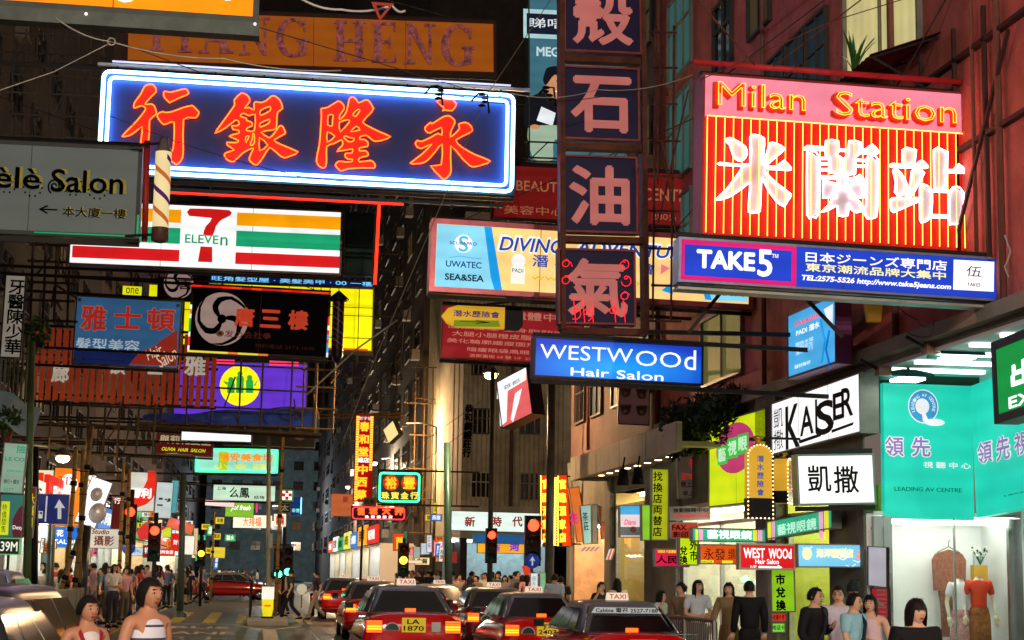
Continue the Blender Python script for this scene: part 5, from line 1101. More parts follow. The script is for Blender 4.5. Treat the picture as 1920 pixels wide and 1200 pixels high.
s = mini('small square pharmacy sign with a cross of red squares', (527, 917), (551, 918), (527, 940), 88, WHT, frame=mat((30, 150, 110), .4), fw=.08, arms=-1)
for a, b in ((538, 922), (532, 928), (544, 928), (538, 934)): s.rect((a-3, b-3, a+3, b+3), lb((170, 20, 35), 1), z=.01)
mini('lime green light box with white script below the black brush characters', (423, 940), (477, 942), (422, 969), 92, lb((120, 180, 50), 1), [('yo! fresh', (432, 946, 470, 960), WHT, dict(shear=.3))])
mini('thin pink edge of a light box right of the lime one', (479, 942), (484, 942), (479, 962), 92, lb((225, 60, 130), 1))
mini('cream glowing light box with red left end, low over the far road', (437, 965), (511, 966), (436, 990), 98, lb((255, 240, 210), 1.1), [('大排檔', (455, 969, 490, 987), lb((240, 120, 60), 1), {})])
mini('small cream square sign with a red seal pattern', (513, 963), (537, 963), (512, 988), 99, lb((250, 235, 210), 1), [('囍', (517, 967, 533, 984), lb((190, 40, 30), 1), dict(bold=.04))])
s = mini('dark blue sign with a bright cyan tube at its right edge', (545, 930), (568, 931), (544, 966), 105, lb((14, 50, 110), .8), [('泰豐', (547, 953, 562, 961), lb((130, 230, 240), 1), {})]); s.tube([(565, 933), (564, 964)], .035, mat((120, 210, 255), .3, 0, 3))
mini('faint dark sign with one large outlined character', (525, 944), (545, 944), (524, 962), 100, mat((30, 34, 30)), [('太', (527, 946, 541, 958), mat((150, 150, 130), .6, 0, .6), {})])
mini('round edged pinkish string lit sign left of the lime light box', (385, 934), (441, 938), (385, 948), 90, lb((240, 215, 215), 1))
mini('long dark board with a faint coin emblem right of the white light box', (474, 802), (592, 806), (472, 836), 64, mat((26, 34, 26), .6), [('永 大', (520, 806, 552, 818), mat((100, 105, 70), .6, 0, .4), {}), ('◎', (552, 808, 572, 826), mat((120, 70, 50), .6, 0, .4), {})], arms=-1)
# left pavement cluster
s = mini('pale mint company board with green letters at the left edge', (8, 829), (52, 832), (2, 924), 38, mat((175, 215, 190), .6, 0, .4), [('險', (32, 835, 49, 851), lb((40, 140, 110), .9), {}), ('LE CO.', (10, 856, 49, 866), lb((50, 140, 110), .9), {}), ('保險經紀有限公司', (12, 880, 47, 887), lb((60, 150, 120), .9), {}), ('旅行 + 匯兌', (7, 898, 36, 908), BK, {}), ('2577', (6, 914, 26, 921), lb((60, 150, 120), .9), {})])
s = mini('teal board with a lime notice and a maroon curve under the mint company board', (2, 925), (46, 926), (-2, 1008), 38.2, mat((70, 150, 140), .6, 0, .35)); s.rect((0, 940, 17, 1003), lb((205, 220, 40), .9)); s.poly([[(24, 975), (34, 955), (45, 950), (44, 1006), (24, 1006)]], mat((110, 30, 50), .5, 0, .4), z=.006, sm=3); s.text('Desy', (24, 985, 42, 995), WHT, z=.01)
s.text('特\n價\n發\n售', (3, 945, 12, 998), KK, z=.01)
s = mini('black bus route number plate with green rim', (-6, 1008), (39, 1009), (-7, 1040), 34, mat((10, 28, 18), .5), [('39M', (1, 1015, 33, 1034), lb((225, 235, 215), .95), dict(bold=.04))], frame=lb((110, 180, 120), .8), fw=.02, name='bus_stop_plate'); s.bars([(at(16, 1040, 34.05), (at(16, 1040, 34.05).x, 34.05, .1))])
mini('narrow upright brown red board with yellow marks beside the green post', (49, 912), (69, 913), (47, 1008), 39, mat((130, 42, 30), .6, 0, .35), [('大\n減\n價', (52, 925, 65, 990), lb((210, 200, 50), .8), {})])
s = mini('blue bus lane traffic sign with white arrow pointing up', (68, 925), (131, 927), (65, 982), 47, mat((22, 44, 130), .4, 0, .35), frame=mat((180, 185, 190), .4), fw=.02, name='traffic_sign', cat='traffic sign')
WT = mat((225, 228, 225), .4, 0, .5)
s.rect((85, 930, 88, 978), WT); s.poly([[(102, 953), (111, 936), (122, 953), (115, 952), (115, 973), (108, 973), (108, 952)]], WT, z=.006)
q = MB(); s.rect((67, 958, 80, 972), WT, mb=q); s.rect((69, 960, 73, 964), mat((22, 44, 130)), z=.006, mb=q); s.rect((75, 960, 79, 964), mat((22, 44, 130)), z=.006, mb=q); q.build('bus_symbol', s.e)
s.bars([((at(96, 985, 47.3).x, 47.3, .1), at(96, 925, 47.3))], .05, GREYP)
s = mini('orange time shop panel with a round white dial', (103, 876), (166, 879), (101, 985), 57, lb((250, 130, 30), 1)); s.disc(129, 908, 17, WHT, z=.01, sy=1.15); s.text('TIX', (108, 893, 146, 910), lb((190, 70, 30), 1), z=.016)
s = mini('red and cream checkered shop panel left of the orange time shop panel', (63, 880), (102, 881), (62, 924), 56, lb((240, 225, 190), 1)); s.rect((64, 886, 82, 902), lb((215, 50, 20), 1)); s.rect((82, 902, 100, 922), lb((205, 60, 30), 1)); s.text('回', (64, 905, 78, 922), BK)
barber_pole('lit barber pole with orange stripes left of the white figure eight sign', 168, 876, 990, 54, 14, [(240, 120, 40), (245, 130, 50)], lit=1., body=(255, 250, 245), cap=False, tilt=2)
s = mini('tall white light box with a silver figure eight bulge', (173, 892), (212, 906), (171, 989), 53, WHT)
q = MB()
for px, py, r in ((181, 927, 11), (183, 962, 16)):
    x, y = s.loc(px, py); w_ = r/ppm(53); q.ball((x, y, .0), w_, mat((190, 195, 205), .25, .2), 16, 10, (1, 1.2, .45))
q.build('bulge', s.e)
mini('grey white photo studio fascia with brown characters above the left crowd', (168, 990), (236, 992), (167, 1028), 60, lb((205, 200, 185), .85), [('攝影', (176, 1004, 214, 1024), lb((110, 50, 40), .8), dict(bold=.03)), ('Studio', (172, 992, 205, 1002), lb((110, 50, 40), .8), dict(shear=.2))])
mini('bright blue salon sign with white flower character', (97, 987), (151, 989), (96, 1026), 58, lb((25, 100, 200), 1), [('花', (106, 993, 119, 1006), WHT, dict(bold=.04)), ('SALON', (103, 1011, 148, 1021), WHT, dict(bold=.04))])
mini('white glowing panel between the bus lane sign and the blue salon sign', (62, 984), (96, 985), (61, 1015), 52, lb((240, 235, 240), 1))
mini('blank white shop column panel behind the bus route plate', (46, 1016), (80, 1017), (44, 1094), 50, lb((225, 225, 215), .95)); mini('pale grey green shop shutter column right of the blank white one', (80, 1020), (100, 1021), (79, 1098), 51, mat((120, 150, 140), .6, 0, .3))
s = mini('shop sign with a red circle segment and two white characters', (240, 884), (293, 886), (237, 958), 66, lb((215, 215, 200), .9)); s.poly([[(240, 940), (260, 930), (276, 900), (277, 884), (292, 884), (292, 925), (275, 945), (240, 956)]], lb((225, 45, 30), 1), z=.004, sm=2); s.text('勝利', (243, 914, 284, 935), WHT, z=.01, bold=.06)
s = mini('grey white graphic sign right of the red circle segment sign', (294, 903), (326, 905), (238, 968), 67, lb((200, 215, 215), .85)); 
q = MB(); random.seed(8)
for k in range(14): px = random.uniform(262, 318); py = random.uniform(912, 958); s.rect((px, py, px+random.uniform(3, 12), py+random.uniform(2, 6)), mat((70, 90, 100), .5), z=.004+.0004*k, mb=q)
q.build('print', s.e)
mini('teal poster panel above the red shop roofs', (322, 900), (336, 901), (321, 962), 69, lb((80, 170, 180), .8))
s = Sign('light_box_sign', 'red pagoda shaped shop sign above the left crowd', 'sign', (256, 976), (313, 978), (255, 1008), Y=70, frame=None); s.poly([[(256, 996), (268, 984), (280, 976), (292, 984), (312, 990), (300, 996), (300, 1012), (262, 1012)]], lb((205, 50, 50), .95), z=.0, depth=.2, name='board'); s.text('金行', (268, 994, 288, 1004), WHT, z=.12, bold=.04); s.disc(278, 983, 3, lb((80, 120, 40), 1), z=.21)
mini('red maroon shop board with a cream lower strip left of the pagoda sign', (212, 938), (240, 940), (210, 1000), 62, mat((110, 28, 24), .6, 0, .35), [('行', (214, 918+15, 226, 945), WHT, {})])
s = mini('sloping pink and orange neon script sign', (318, 968), (366, 985), (318, 990), 74, lb((230, 110, 80), .9)); s.neon('太平', (326, 973, 350, 990), mat((255, 60, 80), .3, 0, 5), r=.02)
mini('small lime yellow shop panel beside the pink neon script', (305, 988), (322, 988), (305, 1008), 73, lb((200, 215, 50), 1)); mini('saturated red shop panel with white characters', (322, 1000), (346, 1001), (321, 1034), 76, lb((220, 30, 25), 1), [('財神', (325, 1012, 341, 1022), WHT, {})])
mini('upright white shop panel right of the saturated red one', (346, 1004), (366, 1005), (345, 1040), 77, lb((245, 235, 220), 1.05)); mini('small red board of white characters under the pagoda sign', (268, 1022), (292, 1022), (267, 1046), 71, mat((140, 24, 22), .5, 0, .4), [('特價', (271, 1026, 287, 1038), WHT, {})])
mini('pale blue notice board under the red traffic light on the left', (243, 1025), (269, 1026), (242, 1042), 65, lb((180, 205, 225), 1), [('美容中心', (246, 1029, 265, 1037), lb((60, 80, 130), 1), {})]); mini('red row of glowing letters over the far left crowd', (292, 1028), (328, 1029), (292, 1042), 75, lb((215, 40, 30), .95), [('潮州食店', (295, 1031, 325, 1039), WHT, {})])
mini('upright green tube sign over the dark left pavement', (380, 1003), (386, 1003), (380, 1020), 90, lb((60, 220, 150), 1)); mini('yellow and white lit stall panel by the far left kerb', (395, 1025), (423, 1026), (394, 1046), 100, lb((220, 200, 60), .9))
mini('tall cream board by the far left kerb behind the bamboo', (363, 990), (372, 990), (362, 1040), 88, lb((220, 190, 140), .8)); mini('white upright notice on the island signal pole', (504, 1000), (512, 1000), (503, 1028), 57.9, mat((150, 160, 150), .5, 0, .15), name='notice_plate')
# centre neon
s = Sign('vertical_neon_sign', 'tall red neon column sign with yellow bulb borders over the far road', 'neon sign', (667, 776), (702, 777), (659, 940), Y=80, depth=.3, face=lb((150, 16, 10), .8), fw=.02)
for k, ch in enumerate('春和堂中西藥'):
    cy = 800+k*23.5+(10 if k > 2 else 0); s.neon(ch, (674-k*1.2, cy-9, 693-k*1.2, cy+9), mat((255, 110, 20), .3, 0, 5), r=.018, z=.06)
s.text('老字號', (673, 781, 697, 788), WHT, z=.02); s.text('總店', (670, 857, 692, 868), WHT, z=.02, bold=.05)
q = MB(); n = 34
for sx in (-1, 1):
    for k in range(n if sx < 0 else int(n*.66)): q.box(sx*(s.W/2-.11)-.07, s.H-.1-s.H*.97*k/n-.09, .0, sx*(s.W/2-.11)+.07, s.H-.1-s.H*.97*k/n, .04, mat((255, 190, 60), .3, 0, 1.6))
q.build('bulb_border', s.e); s.bars([(at(600, 778, 80.2), at(760, 776, 80.2)), (at(600, 784, 80.2), at(756, 782, 80.2))], .05, mat((130, 90, 40), .6), name='bamboo_pole')
s = Sign('neon_sign', 'green framed neon sign with two red characters above four yellow ones', 'neon sign', (709, 883), (790, 885), (706, 943), Y=70, depth=.35, face=mat((10, 70, 48), .5, 0, .3), fw=.03)
s.border(.04, mat((70, 255, 170), .3, 0, 3.5), inset=.08)
for ch, px in (('裕', 733), ('豐', 767)): s.disc(px, 905, 15, mat((215, 50, 10), .5, 0, .6), z=.01, name='disc'); s.neon(ch, (px-11, 894, px+11, 917), mat((255, 120, 20), .3, 0, 4), r=.016, z=.06)
for k, ch in enumerate('珠寶金行'): s.text(ch, (715+k*18, 922, 730+k*18, 936), lb((255, 225, 90), 1.1), bold=.06, z=.02)
s.arms(1, X=9.0, wires=1)
s = Sign('neon_sign', 'low red rimmed neon sign with four red characters and white ones beneath', 'neon sign', (659, 948), (761, 950), (658, 975), Y=76, depth=.3, face=mat((60, 12, 12), .5, 0, .4), fw=.03)
s.border(.03, mat((255, 60, 70), .3, 0, 1.8), inset=.06)
for k, ch in enumerate('龍城大押'): s.neon(ch, (668+k*24, 951, 684+k*24, 966), mat((255, 60, 20), .3, 0, 5), r=.02, z=.06)
for k, ch in enumerate('珠寶鐘錶店'): s.text(ch, (684+k*11, 966, 692+k*11, 974), WHT, bold=.06, z=.02)
mini('dim brown board with one character between the green framed sign and the red one', (682, 932), (706, 933), (681, 948), 75, mat((110, 85, 45), .6, 0, .3), [('四季', (684, 936, 702, 946), KK, {})])
mini('salmon orange panel at the foot of the far vertical neon', (621, 925), (663, 926), (620, 968), 84, lb((205, 105, 60), .75), [('麥', (642, 930, 654, 942), lb((140, 40, 30), .8), {})])
s = Sign('light_box_sign', 'slanting cream light box beside the far street lamp', 'sign', (718, 806), (737, 788), (717, 843), Y=82, yaw=-50, depth=.3, face=lb((255, 225, 150), 1.05), fw=.02)
for i, (x0, y0, x1, y1, c, l) in enumerate((
 (737, 1000, 757, 1033, (230, 70, 20), 'small orange banner with a yellow character over the far taxis'), (757, 996, 763, 1030, (30, 130, 80), 'narrow green sign beside the orange banner'),
 (789, 1018, 806, 1040, (190, 205, 225), 'pale blue white upright sign on the far right shops'), (800, 1003, 810, 1036, (230, 225, 240), 'white vertical sign with dark characters left of the red lantern sign'),
 (811, 1012, 833, 1045, (220, 30, 40), 'glowing red lantern like sign with white streaks'), (775, 1025, 788, 1047, (150, 170, 155), 'grey green picture sign over the far shops'),
 (762, 1050, 792, 1057, (255, 225, 190), 'bright warm strip light of a far stall'), (845, 1035, 875, 1056, (130, 40, 35), 'dim red lattice panel behind the crowd'))):
    s = mini(l, (x0, y0), (x1, y0), (x0, y1), 82-i, lb(c, 1))
    if i == 0: s.text('國寶', (743, 1006, 756, 1030), lb((250, 220, 50), 1), bold=.05)
    if i == 4: s.text('川菜', (814, 1014, 830, 1042), WHT, bold=.03)
    if i == 3: s.text('診\n所', (802, 1005, 808, 1030), KK)
# vertical orange neon pair on the right pavement
for i, (x0, x1, l) in enumerate(((1013, 1034, 'left one of two tall glowing orange neon columns by the canopy'), (1045, 1064, 'right one of two tall glowing orange neon columns by the canopy'))):
    s = Sign('vertical_neon_sign', l, 'neon sign', (x0, 890), (x1, 889), (x0, 1026), Y=50, depth=.3, face=lb((215, 60, 10), .95), fw=.02)
    q = MB(); NO = mat((255, 150, 40), .3, 0, 4)
    for k in range(5): s.neon('富臨酒家店'[k], (x0+3, 898+k*25, x1-3, 918+k*25), NO, r=.012, z=.05, mb=q)
    q.build('neon_lettering', s.e); s.tube([(x0+1, 892), (x0+1, 1024)], .02, mat((255, 200, 60), .3, 0, 3), z=.04); s.bars([(at(x1, 893, 50.1), at(1090, 893, 50.1)), (at(x1, 1020, 50.1), at(1090, 1020, 50.1))])
q = MB(); a = at(1040, 1022, 49.9); b = at(1042, 895, 49.9); q.bar(a, b, .03, YT, 5)
for k in range(26): p = a.lerp(b, k/26); q.bar((p.x-.07, p.y, p.z), (p.x+.07, p.y, p.z), .012, YT, 4)
q.base('neon_ladder', 'thin yellow neon ladder between the two orange neon columns', 'neon tube', tuple(a))
mini('orange pink and yellow painted hanging board under the canopy end', (1066, 915), (1086, 912), (1065, 1020), 48.5, lb((235, 120, 50), .8), [('花', (1068, 960, 1084, 985), lb((225, 60, 120), 1), dict(bold=.1))])
mini('pale teal hanging board under the canopy', (1087, 948), (1108, 946), (1086, 1022), 48, lb((165, 205, 190), .8), [('茶\n莊', (1093, 960, 1103, 995), BK, {})]); mini('cream blank hanging board under the canopy', (1109, 946), (1121, 946), (1108, 1020), 47.6, mat((190, 180, 150), .6, 0, .3)); mini('rust orange hanging board under the canopy', (1122, 950), (1142, 948), (1121, 1012), 47.2, mat((190, 95, 45), .6, 0, .3))
# striped valances
def valance(label, x0, y0, x1, y1, Y, n=9):
    s = Sign('striped_valance', label, 'awning', (x0, y0), (x1, y0-1), (x0, y1), Y=Y, frame=None)
    for k in range(n):
        x = -s.W/2+s.W*k/n; q = MB(); q.prism([(x, 0), (x+s.W/n, 0), (x+s.W/n+.12, s.H), (x+.12, s.H)], -.02, 0, mat((225, 110, 80) if k % 2 else (245, 235, 220), .6, 0, .6)); q.build('stripe', s.e)
valance('orange and white striped valance over the drinks shop', 1084, 1026, 1121, 1034, 47); valance('short striped valance over the yellow display window', 1134, 1030, 1146, 1050, 44, 4)

# ================================================================ poles, traffic lights, street furniture
BAM = mat((150, 122, 60), .6, grime=.4, gs=6); BAMD = mat((58, 48, 32), .7, grime=.4, gs=6)
def pole(label, top, bot, Y, r, m, name='pole', cat='pole', z=0.):
    t = at(*top, Y); b = at(*bot, Y)
    if z is not None: k = (z-b.z)/(t.z-b.z); b = b+(t-b)*k
    e = thing(name, label, cat, tuple(b)); q = MB(); q.bar((0, 0, 0), tuple(t-b), r, m, 10, r2=r*.8); q.build('shaft', e)
    q = MB(); q.lathe([(r*1.9, 0), (r*1.8, .12), (r*1.05, .2)], (0, 0, 0), m, 10); q.build('base', e); return e
pole('thick grey green lamp post left of the red signal, in front of the corner shop', (838, 830), (841, 1100), 52, .13, mat((70, 110, 104), .4, .5))
pole('thin dark signal post in the middle of the crowd', (924, 690), (918, 1090), 49, .085, mat((60, 62, 56), .5, .4))
pole('grey lamp post between the blue arrow disc and the orange columns', (1034, 720), (1029, 1105), 46, .13, mat((90, 92, 84), .5, .4))
pole('slim dark pole standing before the far dark wall', (680, 985), (676, 1090), 66, .05, DARK)
pole('green painted post at the left edge beside the mint board', (60, 640), (50, 1110), 39, .09, mat((84, 104, 60), .5))
pole('black round tipped post above the brown red board', (66, 838), (62, 1100), 41, .11, BLACK)
pole('grey street pole at the left crowd', (344, 890), (338, 1120), 58, .12, mat((66, 84, 74), .5, .3), z=.11)
pole('pale signal pole standing on the traffic island', (504, 815), (503, 1120), 58, .085, mat((150, 150, 130), .5, .3), z=.13)
pole('wet look dark pipe post among the left crowd', (162, 985), (152, 1110), 46, .16, mat((74, 76, 74), .3, .6), z=.11)
pole('thin grey post behind the bus lane sign', (101, 985), (96, 1110), 47.5, .06, GREYP, z=.11)
for l, a, b, Y in (('leaning bamboo pole rising from the island to the platform', (531, 815), (519, 1090), 60), ('tall bamboo pole in the left cluster, leftmost', (143, 838), (124, 1100), 44.5), ('slanting bamboo pole crossing the left cluster', (172, 800), (140, 1105), 44), ('thin bamboo pole in the middle of the left cluster', (156, 842), (147, 1105), 44.8), ('bamboo pole leaning right in the left cluster', (150, 1000), (116, 1100), 44.2), ('bamboo pole before the round emblem traffic light', (232, 868), (222, 1110), 54), ('second bamboo pole beside the red left signal', (243, 880), (236, 1110), 54.3), ('orange lit bamboo pole at the far dark trees', (402, 960), (396, 1100), 88)):
    q = MB(); A, B_ = at(*a, Y), at(*b, Y); k = (.11-B_.z)/(A.z-B_.z); B_ = B_+(A-B_)*k; q.bar(B_, A, .065, BAM, 8, r2=.05)
    e = thing('bamboo_pole', l, 'bamboo pole', tuple(B_)); q.v = [(x-B_.x, y-B_.y, z-B_.z) for x, y, z in q.v]; q.build('cane', e)
    q = MB(); d = (A-B_); n = int(d.length/.55)
    for i in range(1, n): p = d*(i/n); q.bar(p-d.normalized()*.012, p+d.normalized()*.012, .069, BAMD, 8)
    q.build('nodes', e); q = MB()
    for t in (.25, .55, .8): p = d*t; q.bar(p-d.normalized()*.06, p+d.normalized()*.06, .085, BLACK, 8)
    q.build('lashing', e)
def signal(label, px, py, Y, lit, s_=1., count=3, rz=0, red_body=False):
    p = at(px, py, Y); e = thing('traffic_light', label, 'traffic light', p, rz)
    bm = BLACK; w_ = .16*s_; h = .32*s_
    q = MB(); q.box(-w_, 0, -h*count+h*.5, w_, .2, h*.6, bm); q.build('housing', e)
    for k in range(count):
        z = -k*h; col = ((255, 40, 20), (255, 150, 30), (60, 255, 190))[k]
        q = MB(); vs = []; n = 10
        for i in range(n+1):
            a = R(-20+220*i/n); vs += [(w_*.85*cos(a), 0, z+w_*.85*sin(a)), (w_*.85*cos(a), -.2*s_, z+w_*.85*sin(a)-.03)]
        q.add(vs, [(2*i, 2*i+1, 2*i+3, 2*i+2) for i in range(n)], bm, True); q.build('visor', e)
        q = MB(); q.lathe([(0, -.05), (w_*.5, -.035), (w_*.72, 0)], (0, -.0, z), mat(col, .3, 0, 12) if k == lit else mat(tuple(c*.25 for c in col), .3, grime=0), 14, 'y'); q.build('lens', e)
    q = MB(); q.box(-.03, .2, -.1, .03, .34, 0, DARK); q.box(-.03, .2, -h*1.6, .03, .34, -h*1.5, DARK); q.build('bracket', e); return e
signal('red signal on the thin dark post in the crowd', 922, 1003, 48.6, 0, 1.)
signal('big red signal beside the blue arrow disc', 1000, 985, 45.6, 0, 1.35)
signal('red signal at the left behind the bamboo poles', 244, 960, 56, 0, 1.3); signal('lower orange red signal at the left', 290, 995, 57, 0, 1.25)
signal('amber signal at the far left kerb', 378, 1022, 80, 1, 1.2); signal('left green signal over the crossing', 523, 1039, 62, 2, 1.1); signal('right green signal over the crossing, slightly higher', 541, 1035, 62.5, 2, 1.1); signal('amber signal above the foremost taxi roof', 757, 1030, 66, 1, 1.3)
q = MB(); p = at(532, 1060, 62.6); q.bar((p.x, p.y, 0), (p.x, p.y, 3.2), .06, DARK, 8); q.bar((p.x-.4, p.y, 2.6), (p.x+.4, p.y, 2.6), .03, DARK); q.base('signal_post', 'short post holding the two green signals', 'pole', (p.x, p.y, 0))
q = MB(); p = at(757, 1045, 66.4); q.bar((p.x, p.y, 0), (p.x, p.y, 3), .06, DARK, 8); q.base('signal_post', 'post of the amber signal behind the foremost taxi', 'pole', (p.x, p.y, 0))
q = MB(); p = at(246, 960, 56.5); q.bar((p.x, p.y, 0), (p.x, p.y, 4.2), .08, DARK, 8); q.base('signal_post', 'post of the red signal behind the bamboo poles', 'pole', (p.x, p.y, .1))
q = MB(); p = at(292, 995, 57.5); q.bar((p.x, p.y, 0), (p.x, p.y, 3.5), .07, DARK, 8); q.base('signal_post', 'post of the lower orange red signal', 'pole', (p.x, p.y, .1))
q = MB(); p = at(379, 1030, 80.5); q.bar((p.x, p.y, 0), (p.x, p.y, 3.2), .07, DARK, 8); q.base('signal_post', 'post of the amber signal at the far left kerb', 'pole', (p.x, p.y, .1))
def disc_sign(label, px, py, Y, r, rz=0):
    p = at(px, py, Y); e = thing('traffic_sign', label, 'traffic sign', (p.x, p.y, 0))
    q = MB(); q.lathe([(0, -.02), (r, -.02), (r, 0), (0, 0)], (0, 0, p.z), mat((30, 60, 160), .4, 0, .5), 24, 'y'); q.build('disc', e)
    q = MB(); q.prism([(-r*.1, -r*.6), (r*.1, -r*.6), (r*.1, r*.1), (r*.4, -.02*r), (0, r*.65), (-r*.4, -.02*r), (-r*.1, r*.1)], -.03, -.022, WT, 'y'); q.v = [(x, y, z+p.z) for x, y, z in q.v]; q.build('arrow', e)
    q = MB(); q.bar((0, .05, 0), (0, .05, p.z+r*.8), .04, GREYP, 8); q.build('post', e)
disc_sign('round blue ahead only sign with white arrow by the right kerb', 998, 1052, 44, .19); disc_sign('round dark blue sign seen among the left bamboo poles', 241, 1027, 57, .22)
s = Sign('notice_plate', 'small orange paddle shaped plate left of the blue arrow disc', 'sign', (978, 1063), (996, 1063), (978, 1078), Y=44.5, frame=None); s.poly([[(978, 1062), (987, 1060), (996, 1063), (992, 1078), (983, 1078)]], lb((220, 70, 30), .8), depth=.03, name='plate'); s.bars([((at(987, 1070, 44.6).x, 44.6, 0), at(987, 1070, 44.6))])
for l, x0, x1, c in (('white sandwich board with pale writing on the right pavement', 992, 1009, (235, 240, 240)), ('green and white sandwich board beside the white one', 1010, 1023, (120, 200, 130))):
    s = Sign('sandwich_board', l, 'sandwich board', (x0+2, 1074), (x1, 1074), (x0, 1112), Y=44, depth=.05, face=lb(c, .85), frame=WHITEP, fw=.02); s.text('優\n惠', (x0+5, 1080, x1-4, 1100), lb((120, 150, 170), .9)); s.bars([((at(x0+4, 1110, 44.1).x, 44.3, 0), at(x0+4, 1105, 44.1)), ((at(x1-3, 1110, 44.1).x, 44.3, 0), at(x1-3, 1105, 44.1))])
# island bollard
e = thing('keep_left_bollard', 'yellow and white illuminated bollard on the traffic island', 'bollard', (.42, 57.4, .13))
q = MB(); q.box(-.2, -.12, .62, .2, .12, 1.02, lb((235, 238, 228), .9)); q.build('cap', e)
q = MB(); rings = [[(r_*cos(2*pi*k/12), r_*.7*sin(2*pi*k/12), z) for k in range(12)] for r_, z in ((.14, 0), (.16, .15), (.19, .3), (.19, .62))]; q.loft(rings, lb((225, 215, 30), .9)); q.build('body', e)
q = MB(); q.box(-.1, -.155, .38, .1, -.14, .44, lb((225, 90, 30), 1)); q.build('stripe', e); q = MB(); q.lathe([(.2, 0), (.2, .05), (.15, .06)], (0, 0, 0), BLACK, 12); q.build('base', e)
# railings
def railing(label, a, b, h=1.05, mesh=False, m=GREYP):
    a = Vector(a); b = Vector(b); d = b-a; L_ = d.length; e = thing('railing', label, 'railing', tuple(a)); u = d.normalized()
    for t in (h, .18): q = MB(); q.bar((0, 0, t), tuple(d+Vector((0, 0, t))), .03, m, 6); q.build('rail', e)
    n = int(L_/2)+1
    for k in range(n+1): p = d*k/n; q = MB(); q.bar(tuple(p), tuple(p+Vector((0, 0, h))), .04, m, 6); q.build('post', e)
    q = MB(); n = int(L_/.12)
    for k in range(n): p = d*k/n; q.box(p.x-.009, p.y-.009, .18, p.x+.009, p.y+.009, h, m)
    q.build('bars', e, kind='stuff')
    if mesh: q = MB(); q.add([(0.03, 0, .18), (d.x+.03, d.y, .18), (d.x+.03, d.y, h), (0.03, 0, h)], [(0, 1, 2, 3)], mat((120, 128, 122), .5, .3)); q.build('panel', e)
railing('grey kerb railing in front of the left crowd', (-4.4, 36, .11), (-4.4, 55.5, .11), mesh=True)
railing('steel pavement railing in front of the two women by the money changer', (6.9, 25.5, 0), (6.9, 31, 0), m=STEEL)
railing('dark railing along the traffic island', (-.15, 58.5, .13), (-.15, 74, .13), h=1.2, m=DARK)
e = thing('litter_bin', 'round grey litter bin at the left kerb', 'bin', (-4.9, 62, .11)); q = MB(); q.lathe([(.28, 0), (.3, 1.2), (.32, 1.22), (.2, 1.4), (0, 1.45)], (0, 0, 0), mat((110, 125, 125), .4, .3), 16); q.build('body', e); q = MB(); q.box(-.2, -.31, .95, .2, -.27, 1.12, BLACK); q.build('slot', e)
# ================================================================ bamboo scaffolds and left clutter
def scaffold(label, cells, Y, m, seed, diag=6, r=.045):
    random.seed(seed); A = at(cells[0], cells[1], Y); e = thing('bamboo_scaffold', label, 'scaffold', (A.x, Y, A.z)); x0, y0, x1, y1, nx, nz = cells
    def put(a, b, rr=r):
        a = at(*a, Y+random.uniform(-.3, .3))-Vector((A.x, Y, A.z)); b = at(*b, Y+random.uniform(-.3, .3))-Vector((A.x, Y, A.z)); q = MB(); q.bar(a, b, rr, m, 6, r2=rr*.8); q.build('bamboo_cane', e)
    for i in range(nx): x = x0+(x1-x0)*i/max(1, nx-1)+random.uniform(-4, 4); put((x+4, y0-random.uniform(0, 12)), (x-2, y1+random.uniform(0, 14)))
    for i in range(nz): y = y0+(y1-y0)*i/max(1, nz-1)+random.uniform(-3, 3); put((x0-random.uniform(4, 18), y), (x1+random.uniform(4, 18), y+(x1-x0)*.05))
    for i in range(diag): a = random.uniform(x0, x1); put((a, random.uniform(y0, y1)), (a+random.uniform(-60, 60), random.uniform(y0, y1)), r*.8)
    return e
scaffold('tangled bamboo scaffold under the red slatted sign on the left', (95, 760, 290, 850, 7, 4), 49, BAMD, 1, 7, .035)
scaffold('bamboo platform carrying the purple light box', (300, 680, 590, 800, 7, 4), 56.5, BAMD, 2, 3, .035)
scaffold('upright bamboo frame right of the black comma emblem sign', (570, 655, 622, 800, 3, 5), 50, BAM, 3, 2, .03)
scaffold('thin sign supports stepping down the dark middle of the street', (610, 470, 745, 765, 2, 11), 66, BAMD, 4, 3, .03)
scaffold('bamboo scaffold on the dark block beside the red neon signs', (775, 690, 835, 1000, 5, 6), 86, mat((84, 66, 38), .7, grime=.4), 5, 5, .04)
scaffold('dark steel window cages and laundry poles at the upper left', (20, 60, 190, 250, 8, 6), 47, mat((84, 78, 70), .6), 6, 9, .03)
scaffold('rusty sign frame between the salon sign and the dentist board', (60, 455, 130, 600, 4, 5), 45, mat((64, 54, 46), .7), 7, 5, .04)
scaffold('steel sign frame right of the tall column sign', (1228, 60, 1262, 600, 2, 9), 31, RUST, 8, 4, .025)
# timber floor of the platform
p = at(262, 790, 56.6); q = MB()
for k in range(10): z = p.z-.06*k*.0; q.box(k*.57, -.4, -.1, k*.57+.5, .9, -.04, BAMD)
e = thing('bamboo_platform', 'dark bamboo deck seen from below over the left lane', 'platform', tuple(p)); q.build('deck', e)
q = MB()
for k in range(5): q.bar((0, -.4+k*.3, -.15), (5.9, -.4+k*.3, -.3), .05, BAMD)
q.build('bearers', e)
